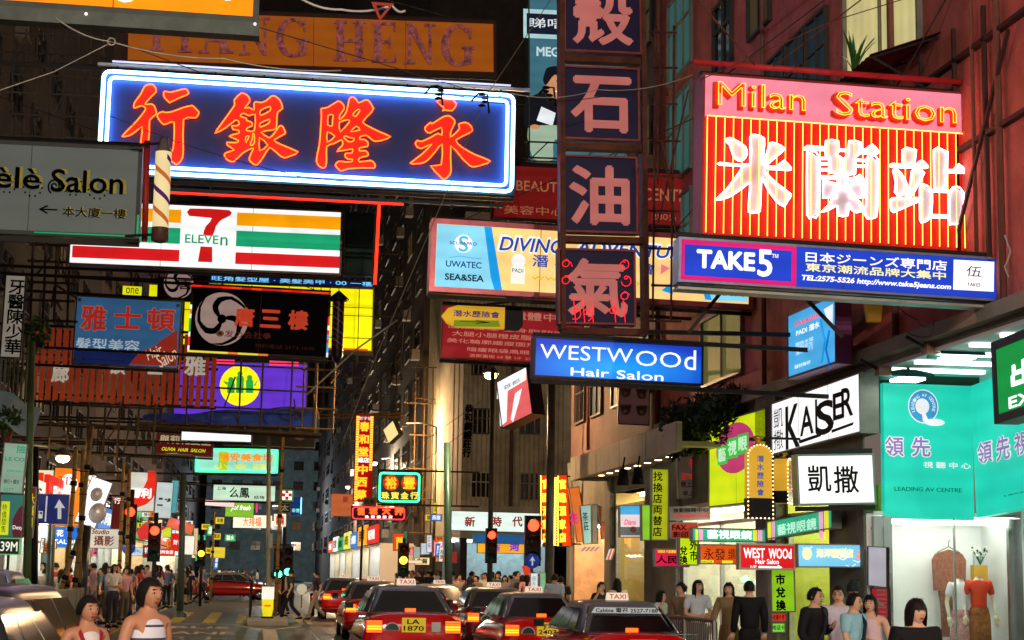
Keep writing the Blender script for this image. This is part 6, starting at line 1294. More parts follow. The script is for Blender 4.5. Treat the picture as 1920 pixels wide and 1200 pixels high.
# awning sheets at far left
e = thing('canvas_awning', 'sagging grey awning at the left edge under the dentist board', 'awning', tuple(at(0, 720, 42)))
q = MB(); vs = []
for i in range(13):
    for j in range(6): vs.append((i*.1-.2, -.25*j, -.09*i*.55-.16*j-.05*sin(i*.9)))
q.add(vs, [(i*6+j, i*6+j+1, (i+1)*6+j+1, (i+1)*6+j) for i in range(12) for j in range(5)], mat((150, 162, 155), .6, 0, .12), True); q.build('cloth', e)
q = MB()
for i in range(9): q.bar((i*.1-.2, 0, 1.2), (i*.1-.2, 0, -.1-i*.05), .03, mat((130, 138, 130), .6, .2), 6)
q.build('corrugated_sheet', e)
def leafball(q, c, r, n, cols, seed, sz=.09, flat=1.):
    random.seed(seed)
    for k in range(n):
        d = Vector((random.gauss(0, 1), random.gauss(0, 1), random.gauss(0, 1))).normalized(); rr = r*random.uniform(.45, 1.08)
        p = Vector(c)+Vector((d.x*rr, d.y*rr, d.z*rr*flat)); a = Vector((random.gauss(0, 1), random.gauss(0, 1), random.gauss(0, 1))).normalized(); b = a.orthogonal().normalized(); s_ = sz*random.uniform(.6, 1.3)
        q.add([p-a*s_, p+b*s_*.45, p+a*s_, p-b*s_*.45], [(0, 1, 2, 3)], cols[k % len(cols)])
GC = [mat((40, 78, 34), .6, grime=0), mat((58, 100, 46), .6, grime=0), mat((28, 54, 28), .6, grime=0)]
for l, px, py, Y, r, n in (('round green balcony shrub between the dentist board and the painted board', 66, 625, 44, .42, 260), ('small potted shrub below the dentist board', 30, 705, 43, .26, 160), ('green shrub on the far left awning', 14, 790, 41, .35, 200)):
    p = at(px, py, Y); e = thing('shrub', l, 'plant', tuple(p)); q = MB(); leafball(q, (0, 0, 0), r, n, GC, px); q.build('leaves', e, kind='stuff')
    q = MB(); q.lathe([(.1, -r-.12), (.14, -r*.6), (0, -r*.6)], (0, 0, 0), mat((120, 60, 44), .7), 10); q.build('pot', e)
e = thing('overhanging_tree', 'dark leafy tree leaning out over the right pavement above the canopy', 'tree', (8.75, 35.2, -.05))
q = MB(); q.path([(0, 0, 4.4), (.1, .1, 4.8), (0, 0, 5.2), (-.1, 0, 5.0)], .09, mat((54, 44, 36), .8), 8); q.build('trunk', e)
q = MB()
for a in ((-.3, .2, 5.3), (.3, -1.0, 5.2), (0, .9, 5.1)): q.path([(0, 0, 4.3), (a[0]*.5, a[1]*.5, 5.2), a], .045, mat((54, 44, 36), .8), 6)
q.build('limb', e)
q = MB(); DG = [mat((24, 42, 24), .6, grime=0), mat((34, 58, 32), .6, grime=0), mat((18, 30, 20), .6, grime=0)]
for i, (x, y, z, r, n) in enumerate(((.1, 0, 5.0, .5, 700), (.1, .5, 4.6, .35, 350), (.4, -1.0, 5.1, .5, 700), (.2, -.5, 4.5, .3, 250), (.4, -1.7, 4.9, .45, 500), (.5, -2.4, 5.2, .4, 400))): leafball(q, (x, y, z), r, n, DG, 40+i, .085)
q.build('crown', e, kind='stuff')
# black stage lamps under the tree
for i, (px, py) in enumerate(((1168, 895), (1196, 893))):
    p = at(px, py, 37); e = thing('spotlight', ('left', 'right')[i]+' one of two black spotlights hanging under the canopy edge', 'spotlight', tuple(p)); q = MB(); q.lathe([(0, .2), (.09, .18), (.12, .0), (.15, -.17), (.12, -.15), (0, -.08)], (0, 0, 0), BLACK, 14); q.build('can', e); q = MB(); q.bar((0, 0, .2), (.05, .05, .45), .02, BLACK); q.build('yoke', e)
# overhead wires
def wire(label, pts, Y, r=.012, sag=.0, m=None, name='overhead_wire'):
    P = []; 
    for i in range(len(pts)-1):
        a = at(*pts[i], Y[i] if isinstance(Y, (list, tuple)) else Y); b = at(*pts[i+1], Y[i+1] if isinstance(Y, (list, tuple)) else Y)
        for k in range(8): t = k/8; p = a.lerp(b, t); P.append(Vector((p.x, p.y, p.z-sag*4*t*(1-t))))
    P.append(b); q = MB(); q.path(P, r, m or DARK, 4); q.base(name, label, 'wire', tuple(P[0]))
LW = mat((170, 168, 155), .5, .3)
wire('pale wire from the orange sign to the ring and on over the old signboard', [(105, 34), (208, 78), (420, 110), (640, 132)], 18, .009, .05, LW)
wire('thin wire rising from the left edge to the ring', [(-20, 176), (100, 135), (208, 80)], 18, .006, 0, LW); wire('dark wire crossing the blue panel from upper left to lower right', [(200, 215), (560, 330), (960, 352)], 34, .01, .1)
wire('long slanting span wire through the middle of the picture', [(1032, 0), (905, 190), (850, 330), (700, 680), (640, 835)], 30, .009, 0, mat((120, 110, 90), .5)); wire('span wire running right from the insulators past the column sign', [(818, 170), (960, 175), (1120, 168), (1300, 140)], 26, .008, .1, LW)
wire('lower span wire from the insulators to the steel frame', [(905, 190), (1050, 190), (1270, 152)], 26.5, .008, .05); wire('wire across the upper right wall', [(1312, 150), (1560, 40), (1720, -10)], 20, .008, 0, RUST); wire('second wire from the top of the huge neon sign to the upper right', [(1450, 125), (1640, -20)], 20.5, .012, 0, RUST)
wire('slanting stay from upper left to the huge neon sign', [(1308, 0), (1415, 122)], 21, .015, 0, RUST); wire('curly loose cable on the pink wall', [(1670, 560), (1720, 600), (1740, 612), (1752, 600), (1745, 630), (1700, 622), (1640, 632)], 21.8, .01, .04); wire('short hanging cord with two bright ends in the dark middle', [(758, 590), (752, 700)], 45, .008, 0, LW)
wire('pale diagonal strut in front of the dark middle', [(575, 740), (668, 655), (745, 600)], 44, .03, 0, LW); wire('white twisted cable at the top centre', [(560, -5), (640, 18), (735, 10), (760, 20)], 22, .018, .05, mat((225, 225, 220), .5)); wire('cable dangling at the jeans sign end', [(1884, 440), (1895, 470), (1884, 500), (1892, 520)], 20, .012, .02, LW)
for l, px, py in (('black insulator cluster at the top edge of the bank sign', 818, 172), ('second black insulator cluster near the bank sign corner', 905, 186), ('insulator beside the poster of the seated man', 1030, 174)):
    p = at(px, py, 29); e = thing('insulator', l, 'insulator', tuple(p)); q = MB()
    for k in range(4): q.lathe([(.03, 0), (.07, .01), (.07, .03), (.03, .05)], (random.uniform(-.08, .08), 0, -.14+k*.07), BLACK, 10)
    q.build('discs', e); q = MB(); q.path([(-.2, 0, -.05), (-.08, 0, .1), (.08, 0, .1), (.12, 0, -.25)], .02, BLACK, 5); q.build('clamp', e)
p = at(209, 78, 17.9); q = MB(); q.path([(.04*cos(a*.7), 0, .04*sin(a*.7)) for a in range(9)], .008, LW, 5, True); e = thing('wire_ring', 'metal ring joining the wires left of the old signboard', 'wire ring', tuple(p)); q.build('ring', e)
s = Sign('warning_sign', 'small red triangle hanging on the white cable over the old signboard', 'sign', (694, 3), (740, 6), (694, 42), Y=21.8, frame=None); s.poly([[(696, 4), (739, 7), (712, 40)], [(705, 10), (729, 12), (713, 31)]], mat((190, 50, 40), .5, 0, .3), depth=.01, name='plate')
e = thing('shell_emblem', 'faded yellow red crown shaped emblem on the pink wall under the jeans sign', 'sign', tuple(at(1638, 604, 25.2))); q = MB(); 
q.prism([(-.1, 0), (.1, 0), (.13, .25), (.2, .6), (.1, .5), (.05, .72), (0, .52), (-.07, .7), (-.1, .5), (-.2, .58), (-.13, .25)], -.06, .06, mat((190, 140, 40), .6, 0, .15), 'y'); q.build('shell', e); q = MB(); q.bar((0, 0, .05), (.45, 0, .05), .02, DARK); q.build('bracket', e)

# dense small signs farther up both sides
random.seed(33)
WORDS = ['金行', '茶餐廳', '藥房', '時裝', '海鮮', '酒樓', '電器', '眼鏡', '珠寶', '糖水', '麵家', '鞋店', '影音', '美容', '書局', '冰室', '燒味', '當押', '中醫', '鐘錶', '燕窩', '皮具', '咖啡', '花店', '旅行', '按摩', '玩具', '腸粉', '甜品', '地產']
CL = [('red', (215, 40, 30)), ('white', (240, 238, 225)), ('yellow', (235, 205, 50)), ('orange', (240, 120, 35)), ('green', (50, 165, 90)), ('blue', (40, 110, 200)), ('pink', (235, 120, 150)), ('cream', (250, 225, 170))]
spots = [(random.uniform(196, 330), random.uniform(925, 1040), random.uniform(74, 120)) for _ in range(20)]+[(random.uniform(330, 425), random.uniform(960, 1045), random.uniform(110, 190)) for _ in range(14)]+[(random.uniform(700, 835), random.uniform(940, 1045), random.uniform(96, 150)) for _ in range(16)]+[(random.uniform(66, 200), random.uniform(1000, 1042), random.uniform(56, 66)) for _ in range(6)]
WD = WORDS*2; nl = sum(1 for s_ in spots if s_[0] < 500)
for i, (px, py, Y) in enumerate(sorted(spots)):
    cn, c = random.choice(CL); up = random.random() < .35; w_, h_ = (random.uniform(7, 11), random.uniform(20, 32)) if up else (random.uniform(14, 30), random.uniform(9, 15)); wd = WD[i]
    side = 'left' if px < 500 else 'right'; Y = min(Y, (6.2 if px < 500 else 8.0)*F/abs(px-480)); nth = i+1 if px < 500 else i-nl+1; sf = 'th' if 10 < nth < 20 else {1: 'st', 2: 'nd', 3: 'rd'}.get(nth % 10, 'th')
    mini(f"{'upright' if up else 'wide'} small {cn} shop sign, {nth}{sf} from the left of the far {side} hand signs", (px, py), (px+w_, py+.6), (px, py+h_), Y, lb(c, 1.), [('\n'.join(wd) if up else wd, (px+w_*.15, py+h_*.15, px+w_*.85, py+h_*.85), WHT if cn in ('red', 'green', 'blue') else KK, {})], group=f'small shop signs far up the {side} side')
# ================================================================ vehicles
def sring(w, z0, z1, y, n=24, e=4.5, top=.9):
    """rounded box section; narrower towards the top"""
    R_ = []; h = (z1-z0)/2; zc = (z0+z1)/2
    for k in range(n):
        a = 2*pi*k/n; c, s_ = cos(a), sin(a)
        x = abs(c)**(2/e)*(1 if c > 0 else -1); z = abs(s_)**(2/e)*(1 if s_ > 0 else -1)
        ww = w*(1-(1-top)*max(0, z)); R_.append((ww*x, y, zc+h*z))
    return R_
def car(name, label, cat, loc, rz=0, body=(150, 12, 16), roof=(112, 112, 114), plate='', kind='taxi', lights=True, group=None, scale=1., banner=None, sign=True, brake=True):
    e = thing(name, label, cat, loc, rz, group); 
    paint = mat(body, .13, .05, grime=.06, spec=.7); rp = mat(roof, .3, .2, grime=.06, spec=.4); CH = mat((190, 190, 190), .12, 1., grime=.05)
    mpv = kind == 'mpv'; S_ = scale
    if mpv: st = [(0, .70, .45, .80, .9), (.04, .85, .32, 1.02, .9), (.5, .9, .26, 1.08, .9), (3.2, .9, .26, .98, .9), (4.2, .86, .28, .92, .88), (4.55, .7, .4, .75, .85)]; B0, B1, T0, T1, zb, zt, wb, wt = .05, 3.75, .5, 2.9, .98, 1.50, .84, .66
    else: st = [(0, .70, .42, .86, .92), (.03, .80, .30, 1.02, .92), (.25, .84, .25, 1.065, .9), (1.1, .85, .24, 1.08, .9), (3.3, .85, .24, 1.0, .9), (4.3, .83, .26, .86, .88), (4.62, .78, .32, .74, .85), (4.68, .66, .42, .66, .85)]; B0, B1, T0, T1, zb, zt, wb, wt = .72, 3.55, 1.22, 2.75, 1.04, 1.45, .77, .58
    q = MB(); rings = []
    for i in range(len(st)-1):
        a, b = st[i], st[i+1]; n = max(1, int((b[0]-a[0])/.4))
        for k in range(n): t = k/n; rings.append(sring(a[1]+(b[1]-a[1])*t, a[2]+(b[2]-a[2])*t, a[3]+(b[3]-a[3])*t, a[0]+(b[0]-a[0])*t, top=a[4]))
    rings.append(sring(st[-1][1], st[-1][2], st[-1][3], st[-1][0], top=st[-1][4])); q.loft(rings, paint)
    q.build('body', e)
    # greenhouse: rings going up
    def gring(t, n=32, ex=5.):
        y0 = B0+(T0-B0)*t; y1 = B1+(T1-B1)*t; w_ = wb+(wt-wb)*t**1.15; yc = (y0+y1)/2; hy = (y1-y0)/2; z = zb+(zt-zb)*t; R_ = []
        for k in range(n): a = 2*pi*k/n; c, s_ = cos(a), sin(a); R_.append((w_*abs(c)**(2/ex)*(1 if c > 0 else -1), yc+hy*abs(s_)**(2/ex)*(1 if s_ > 0 else -1), z))
        return R_
    q = MB(); rg = [gring(t) for t in (0, .25, .5, .75, .92)]
    top = [[(x*f, (y-(T0+T1)/2)*f+(T0+T1)/2, zt+dz) for x, y, z in gring(1.)] for f, dz in ((1.0, -.0), (.93, .03), (.7, .05), (.3, .06), (.02, .062))]
    q.loft(rg+top, rp); q.build('roof', e)
    def gp(u, t, side, off=.014):        # point on a greenhouse face; u along it, t up
        y0 = B0+(T0-B0)*t; y1 = B1+(T1-B1)*t; w_ = wb+(wt-wb)*t**1.15; z = zb+(zt-zb)*t
        if side == 'rear': return (w_*.93*(2*u-1), y0-off*1.2, z)
        if side == 'front': return (w_*.93*(1-2*u), y1+off, z)
        sx = 1 if side == 'right' else -1; yy = y0+(y1-y0)*(.06+.88*u); return (sx*(w_+off), yy, z)
    for nm, side, us, tt in (('rear_window', 'rear', [(0.05, .95)], (.08, .9)), ('windscreen', 'front', [(.05, .95)], (.08, .9)), ('side_window', 'right', [(.06, .3), (.32, .62), (.64, .93)], (.1, .86)), ('side_window', 'left', [(.06, .3), (.32, .62), (.64, .93)], (.1, .86))):
        for u0, u1 in us:
            q = MB(); N = 6; vs = []
            for j in range(N+1):
                t = tt[0]+(tt[1]-tt[0])*j/N; sh = .05*t if nm != 'side_window' else 0
                for i in range(N+1): u = u0+sh+(u1-u0-2*sh)*i/N; p = gp(u, t, side); bulge = .03*(1-(2*(u-.5))**2) if nm != 'side_window' else 0; vs.append((p[0], p[1]+(-bulge if side == 'rear' else bulge if side == 'front' else 0), p[2]))
            q.add(vs, [(j*(N+1)+i, j*(N+1)+i+1, (j+1)*(N+1)+i+1, (j+1)*(N+1)+i) for j in range(N) for i in range(N)], DGLASS, True); q.build(nm, e)
    if banner:
        q = MB(); a, b, c, d = gp(.05, .7, 'rear', .05), gp(.95, .7, 'rear', .05), gp(.91, .9, 'rear', .05), gp(.09, .9, 'rear', .05)
        mid = lambda p, r: ((p[0]+r[0])/2, p[1]-.035, p[2]); q.add([a, mid(a, b), b, c, mid(d, c), d], [(0, 1, 4, 5), (1, 2, 3, 4)], mat((205, 208, 205), .5, 0, .5)); o = q.build('sun_strip', e)
        q = MB(); put_text(q, banner, 0, zb+(zt-zb)*.8, .95, .07, 0, KK, bold=.04); q.v = [(x, B0+(T0-B0)*.8-.12-z, y) for x, y, z in q.v]; q.build('lettering', o)
    # bumper, lights, plate, trim
    q = MB(); q.loft([sring(.82, .3, .5, -.1), sring(.86, .28, .52, -.02), sring(.87, .28, .52, .25)], mat(tuple(c*.7 for c in body), .35, grime=.1)); q.build('bumper', e)
    q = MB(); q.box(-.8, -.115, .36, .8, -.1, .41, BLACK); q.build('bumper_strip', e)
    LT = mat((255, 60, 10), .3, 0, 6); LT2 = mat((255, 150, 20), .3, 0, 3.2); LD = mat((120, 14, 10), .15, grime=0)
    for sx in (-1, 1):
        q = MB(); x0, x1 = (sx*.52, sx*.80) if not mpv else (sx*.72, sx*.86); zz0, zz1 = (.72, .95) if not mpv else (.75, 1.2)
        yb = -.028 if not mpv else -.01; q.box(x0, yb-.01, zz0, x1, .10, zz1, LD); q.build('tail_light', e)
        if lights:
            q = MB(); n = 5
            for k in range(n): z0 = zz0+.015+(zz1-zz0-.03)*k/n; q.box(x0+sx*.015, yb-.016, z0, x1-sx*.015, yb-.011, z0+(zz1-zz0)/n*.7, LT2 if k in (1, 2) else (LT if brake or k < 1 else LD))
            q.build('lamp_strip', e)
    if brake and lights:
        q = MB(); q.box(-.09, B0+.0, zb+.02, .09, B0+.03, zb+.08, LT); q.v = [(x, y-.06, z+.0) for x, y, z in q.v]; q.build('high_brake_light', e)
    if plate:
        q = MB(); q.box(-.2, -.052, .74, .2, -.04, .98, mat((225, 190, 30), .4, 0, .55)); pl = q.build('number_plate', e); q = MB(); put_text(q, plate, 0, .86, .34, .19, 0, KK, bold=.02); q.v = [(x, -.056-z, y) for x, y, z in q.v]; q.build('lettering', pl)
    if kind == 'taxi':
        q = MB(); P = [(.13*cos(R(a)), .13*sin(R(a))) for a in range(0, 181, 18)]; q.prism([(x-.36, z+.77) for x, z in P], -.05, -.042, mat((190, 200, 190), .4, 0, .2), 'y'); q.prism([(x*.85-.36, z*.85+.775) for x, z in P], -.054, -.0505, mat((20, 60, 45), .4), 'y'); put_text(q, '5', 0, 0, .04, .05, 0, WT); n = len(q.v)-0; o = q.build('seat_badge', e)
        q = MB(); q.box(.3, -.05, .75, .45, -.042, .91, mat((165, 165, 160), .3, .4)); q.build('sticker', e)
    if sign:
        q = MB(); q.loft([[(x*s1, y_+dy, z) for x, y_ in ((-.17, -.05), (.17, -.05), (.17, .05), (-.17, .05))] for s1, z, dy in ((1, zt+.06, (T0+T1)/2-.35), (.9, zt+.17, (T0+T1)/2-.35))], mat((250, 225, 200), .4, 0, .7), smooth=False); sg = q.build('taxi_sign', e)
        q = MB(); put_text(q, 'TAXI', 0, zt+.115, .26, .07, 0, mat((170, 20, 15), .5, 0, .5), bold=.03); q.v = [(x, (T0+T1)/2-.408-z, y) for x, y, z in q.v]; q.build('lettering', sg)
    for sx in (-1, 1):
        for yy in (.95, 3.75):
            q = MB(); q.lathe([(0, -.09), (.2, -.09), (.3, -.08), (.31, 0), (.3, .1), (0, .1)], (sx*.74, yy, .31), BLACK, 18, 'x'); w_ = q.build('wheel', e); q = MB(); q.lathe([(0, sx*.0), (.17, 0), (.19, -.03*sx)], (sx*.845, yy, .31), CH, 14, 'x'); q.build('rim', w_)
        q = MB(); q.box(sx*.84, B1-.45, zb+.02, sx*1.0, B1-.36, zb+.13, BLACK if kind == 'taxi' else paint); q.build('wing_mirror', e)
        q = MB(); q.path([(sx*(.858), .3, .62), (sx*.87, 2.3, .62), (sx*.855, 4.2, .6)], .018, BLACK, 5); q.path([(sx*(wb+.015), B0+.1, zb+.03), (sx*(wb+.015), B1-.1, zb+.02)], .012, CH, 5); q.build('side_trim', e)
        q = MB(); q.path([(sx*wb*.93, B0-.0, zb+.01), (sx*(wb*.93+wt*.93)/2, (B0+T0)/2-.022, (zb+zt)/2), (sx*wt*.93, T0-.02, zt-.03)], .014, CH, 5); q.build('chrome_strip', e)
    q = MB(); q.path([(-.8, .0, 1.055), (-.4, -.012, 1.062), (.4, -.012, 1.062), (.8, 0, 1.055)], .008, CH, 4); q.build('boot_trim', e)
    q = MB(); q.box(-.45, 4.69, .5, .45, 4.71, .66, BLACK); q.build('grille', e)
    if S_ != 1: e.scale = (S_, S_, S_)
    return e
def carat(px, pz_y, Y, **k): pass
RB = (222, 12, 18)
TX = 'red taxis queueing up the street'
car('taxi', 'foremost centre red taxi with number plate LA 1870 and its back window facing us', 'taxi', (2.65, 29, zr(2.65)), 0, RB, plate='LA\n1870', group=TX)
car('taxi', 'red taxi half hidden behind the left side of the LA 1870 taxi', 'taxi', (3.05, 43.5, zr(3.)), 0, RB, group=TX)
car('taxi', 'red taxi with plate JV 2407 right of centre, tail lights glowing orange', 'taxi', (5.35, 31.5, zr(5.3)-.02), 0, RB, plate='JV\n2407', group=TX)
car('taxi', 'nearest red taxi on the right with a white strip across its back window', 'taxi', (5.5, 24.2, zr(5.3)-.04), R(1.5), RB, plate='HK 518', banner='Cabbie 電召 2527-7188', group=TX, lights=True)
car('taxi', 'red taxi between the LA 1870 taxi and the JV 2407 taxi, lower and farther', 'taxi', (5.2, 47, zr(5.)), R(2), (150, 12, 16), group=TX, brake=True)
car('taxi', 'second distant taxi partly behind the JV 2407 taxi with lit roof sign', 'taxi', (5.6, 39.2, zr(5.)), R(-1), (120, 16, 18), group=TX)
car('taxi', 'far red taxi on the tram lane seen as two red lights', 'taxi', (3.2, 62, zr(3.2)), 0, RB, group=TX)
car('taxi', 'farthest red taxi on the tram lane', 'taxi', (4.7, 74, zr(4.7)), 0, RB, group=TX)
car('taxi', 'red taxi turning across the left lane far up the street, seen from its side', 'taxi', (-3.6, 96, 0), R(-78), (140, 14, 16), group=TX, lights=False, brake=False, sign=True)
car('parked_car', 'small silver car with red tail lights far up the left lane', 'car', (-2.4, 150, 0), 0, (150, 155, 150), kind='car', sign=False)
car('minivan', 'dark grey people carrier at the bottom left with tall side windows', 'car', (-2.75, 14.3, 0), R(-6), (46, 52, 58), roof=(46, 52, 58), kind='mpv', sign=False, lights=False, brake=False)
car('sedan_car', 'silver grey car nearest the camera at the bottom left corner', 'car', (-2.35, 10.4, 0), R(-4), (74, 82, 88), roof=(74, 82, 88), kind='car', sign=False, lights=False, brake=False)
car('taxi', 'taxi at the left edge behind the grey people carrier showing only its lit roof sign', 'taxi', (-3.55, 20.5, .16), 0, RB, group=TX)
for i, (x, y) in enumerate(((2.2, 66), (1.2, 72), (4.1, 84))):
    e = thing('motorcycle', ('small delivery motorcycle with a round white lamp', 'dark motorcycle by the tram rails', 'motorcycle with a red tail light far back')[i], 'motorcycle', (x, y, zr(x)), 0, 'motorcycles by the crossing')
    q = MB(); q.path([(0, 0, .35), (0, .35, .75), (0, 1.0, .8), (0, 1.3, .35)], .09, BLACK, 8); q.box(-.12, .1, .75, .12, .75, .85, BLACK); q.build('body', e)
    for yy in (0, 1.35): q = MB(); q.lathe([(.2, -.05), (.3, -.04), (.31, 0), (.3, .04), (.2, .05)], (0, yy, .3), BLACK, 16, 'x'); q.build('wheel', e)
    q = MB(); q.bar((-.3, 1.1, 1.05), (.3, 1.1, 1.05), .02, STEEL); q.build('handlebar', e); q = MB(); q.ball((0, -.1, .72), .06, mat((255, 50, 20), .3, 0, 6)); q.build('tail_light', e)
    if i == 0: q = MB(); q.lathe([(0, 0), (.2, 0), (.2, -.03), (0, -.05)], (-.45, 0, 1.0), mat((210, 205, 170), .4, 0, .7), 16, 'y'); q.bar((-.45, 0, .3), (-.45, 0, 1.), .02, DARK); q.build('round_plate', e)
# ================================================================ people
def skinmesh(V, E, Rr, mt, sub=1):
    me = bpy.data.meshes.new('sk'); me.from_pydata(V, E, []); o = bpy.data.objects.new('sk', me)
    o.modifiers.new('s', 'SKIN'); 
    if not me.skin_vertices: me.skin_vertices.new() if hasattr(me.skin_vertices, 'new') else None
    for i, r in enumerate(Rr):
        r = r if isinstance(r, tuple) else (r, r); me.skin_vertices[0].data[i].radius = r; me.skin_vertices[0].data[i].use_root = (i == 0)
    m = o.modifiers.new('b', 'SUBSURF'); m.levels = sub; m.render_levels = sub
    r = ev(o); vs = [tuple(v.co) for v in r.vertices]; fs = [tuple(p.vertices) for p in r.polygons]
    bpy.data.objects.remove(o); bpy.data.meshes.remove(me); bpy.data.meshes.remove(r); return vs, fs
SKN = mat((216, 170, 140), .55, grime=.05, spec=.3); SKN2 = mat((190, 134, 102), .5, grime=.05, spec=.35); HAIR = mat((22, 17, 15), .62, grime=0, spec=.25); LIP = mat((150, 60, 52), .5, grime=0); EYEW = mat((170, 160, 150), .3, grime=0); EYEB = mat((18, 12, 10), .2, grime=0)
POSES = {  # right side is -x when facing -Y: (elbow, hand) for left(+x) and right(-x), (knee, foot) both
 'stand': (((.235, .03, 1.12), (.25, -.06, .87)), ((-.235, .03, 1.12), (-.25, -.06, .87)), ((.10, -.01, .50), (.11, .03, .07)), ((-.10, -.01, .50), (-.11, .03, .07))),
 'walk':  (((.23, .12, 1.13), (.23, .02, .9)), ((-.23, -.08, 1.13), (-.22, -.26, .98)), ((.09, -.17, .53), (.09, -.26, .08)), ((-.09, .03, .48), (-.09, .34, .14))),
 'chest': (((.25, .02, 1.13), (.08, -.2, 1.22)), ((-.24, .04, 1.12), (-.2, -.12, .93)), ((.10, -.02, .50), (.11, .02, .07)), ((-.10, .0, .50), (-.12, .03, .07))),
 'fold':  (((.24, -.02, 1.12), (.0, -.24, 1.10)), ((-.24, -.02, 1.12), (.02, -.25, 1.07)), ((.10, -.01, .50), (.11, .03, .07)), ((-.10, -.01, .50), (-.11, .03, .07))),
 'phone': (((.24, .02, 1.12), (.22, -.1, .88)), ((-.28, -.06, 1.18), (-.13, -.12, 1.46)), ((.10, -.01, .50), (.11, .03, .07)), ((-.10, -.01, .50), (-.11, .03, .07))),
}
def head_parts(q, hair, skin, seed=0, fem=False, glasses=False, turn=0., cap=None, hq=None):
    """head with face (q), hair shell (hq); head centre at z 1.57, facing -Y"""
    n, m = 16, 14; c = Vector((0, -.015, 1.562)); rx, ry, rz = .074, .094, .112; vs = []
    for j in range(m+1):
        t = pi*j/m
        for k in range(n):
            a = 2*pi*k/n; x, y, z = sin(t)*cos(a), sin(t)*sin(a), cos(t)
            s_ = 1. if z > -.1 else 1-.38*((-z-.1)/.9)**1.3
            X, Y_ = x*rx*s_, y*ry*(s_ if y < 0 else s_*.95)
            if y < -.55 and z < -.55: Y_ -= .008      # chin
            if y < -.8 and abs(z-.12) < .18 and .15 < abs(x) < .5: Y_ += .006      # eye sockets
            vs.append((X, Y_, z*rz))
    ca, sa = cos(turn), sin(turn)
    T = lambda p: (c.x+p[0]*ca-p[1]*sa, c.y+p[0]*sa+p[1]*ca, c.z+p[2])
    def put(qq, V, F_, mt, sm=True): qq.add([T(p) for p in V], F_, mt, sm)
    put(q, vs, [(j*n+k, (j+1)*n+k, (j+1)*n+(k+1) % n, j*n+(k+1) % n) for j in range(m) for k in range(n)], skin)
    put(q, [(-.009, -.088, .022), (.009, -.088, .022), (.016, -.096, -.022), (-.016, -.096, -.022), (0, -.112, -.016), (0, -.094, .02), (.013, -.086, -.03), (-.013, -.086, -.03)], [(0, 5, 4, 3), (5, 1, 2, 4), (3, 4, 2, 6, 7), (0, 1, 5)], skin)
    for sx in (-1, 1):
        b = MB(); b.ball((sx*.031, -.081, .014), .0125, EYEW, 8, 6, (1.25, .6, .62)); b.ball((sx*.031, -.0865, .014), .0065, EYEB, 8, 6, (1, .6, 1)); b.ball((sx*.076, .005, -.005), .022, skin, 8, 6, (.35, .8, 1.25))
        b.box(sx*.018, -.0915, .036, sx*.047, -.084, .0415, HAIR)
        if glasses: b.path([(sx*.031+.021*cos(a*.785), -.094, .014+.015*sin(a*.785)) for a in range(8)], .0022, BLACK, 4, True)
        q.v += [T(p) for p in b.v]; off = len(q.v)-len(b.v)
        for f_, mi, sm in zip(b.f, b.mi, b.sm): q.f.append([off+i for i in f_]); q.mi.append(q._m(b.ms[mi])); q.sm.append(sm)
    b = MB(); b.ball((0, -.086, -.05), .02, LIP, 10, 6, (1.15, .45, .38)); q.v += [T(p) for p in b.v]; off = len(q.v)-len(b.v)
    for f_ in b.f: q.f.append([off+i for i in f_]); q.mi.append(q._m(LIP)); q.sm.append(True)
    # hair: shell over the skull, open at the face; long hair falls behind
    h = hq if hq is not None else q; vs = []; fs = []; nn, mm = 24, 12; random.seed(seed+5)
    low = {'short': -.25, 'bun': -.3, 'bob': -.85, 'long': -1., 'shaggy': -.75, 'crop': -.1}[hair]
    if hair == 'short' and fem: low = -.6
    for j in range(mm+1):
        for k in range(nn):
            a = 2*pi*k/nn; face = max(0, -sin(a)) ; tt = max(0, min(1, (face-.3)/.35)); lo = low*(1-tt)+((.5 if fem else .6) if hair != 'shaggy' else .2)*tt
            if .1 < face <= .5 and hair in ('bob', 'long', 'shaggy'): lo = low*.9
            t0 = math.acos(max(-1, min(1, lo))); t = t0*j/mm; x, y, z = sin(t)*cos(a), sin(t)*sin(a), cos(t); g = 1.14+.035*sin(3*a+seed)+.025*sin(7*a+5*t+seed)+.02*random.random()+(.06 if hair in ('bob', 'long', 'shaggy') else .05 if fem else 0)
            X, Y_, Z_ = x*rx*g, y*ry*g, z*rz*(1.1 if z > 0 else 1.2)
            if hair in ('long', 'bob', 'shaggy') and z < 0: X = cos(a)*rx*g*1.02; Y_ = sin(a)*ry*g; Z_ = z*rz*(2.6 if hair == 'long' else 1.5)
            vs.append((X, Y_+.004, Z_))
    put(h, vs, [(j*nn+k, (j+1)*nn+k, (j+1)*nn+(k+1) % nn, j*nn+(k+1) % nn) for j in range(mm) for k in range(nn)], cap or HAIR)
    for k in range(150 if hair != 'crop' else 60):      # loose strands break the outline
        a = random.uniform(0, 6.28); face = max(0, -sin(a)); zmin = .4 if face > .3 else low; z = random.uniform(max(-.95, zmin), 1); r_ = math.sqrt(max(0, 1-z*z)); g = 1.12+.07*random.random()
        if z < 0 and hair in ('long', 'bob', 'shaggy'): r_ = 1.04
        zz = z*rz*(1.12 if z > 0 else (2.4 if hair == 'long' else 1.4 if hair in ('bob', 'shaggy') else 1.15)); p = Vector((cos(a)*rx*g*r_, sin(a)*ry*g*r_+.004, zz)); d = Vector((cos(a)*.35+random.gauss(0, .25), sin(a)*.35+random.gauss(0, .25), -1 if z < .8 else random.gauss(0, .3))).normalized(); l = random.uniform(.02, .045); w2 = d.orthogonal().normalized()*.004
        put(h, [p-w2, p+w2, p+d*l], [(0, 1, 2)], cap or HAIR, False)
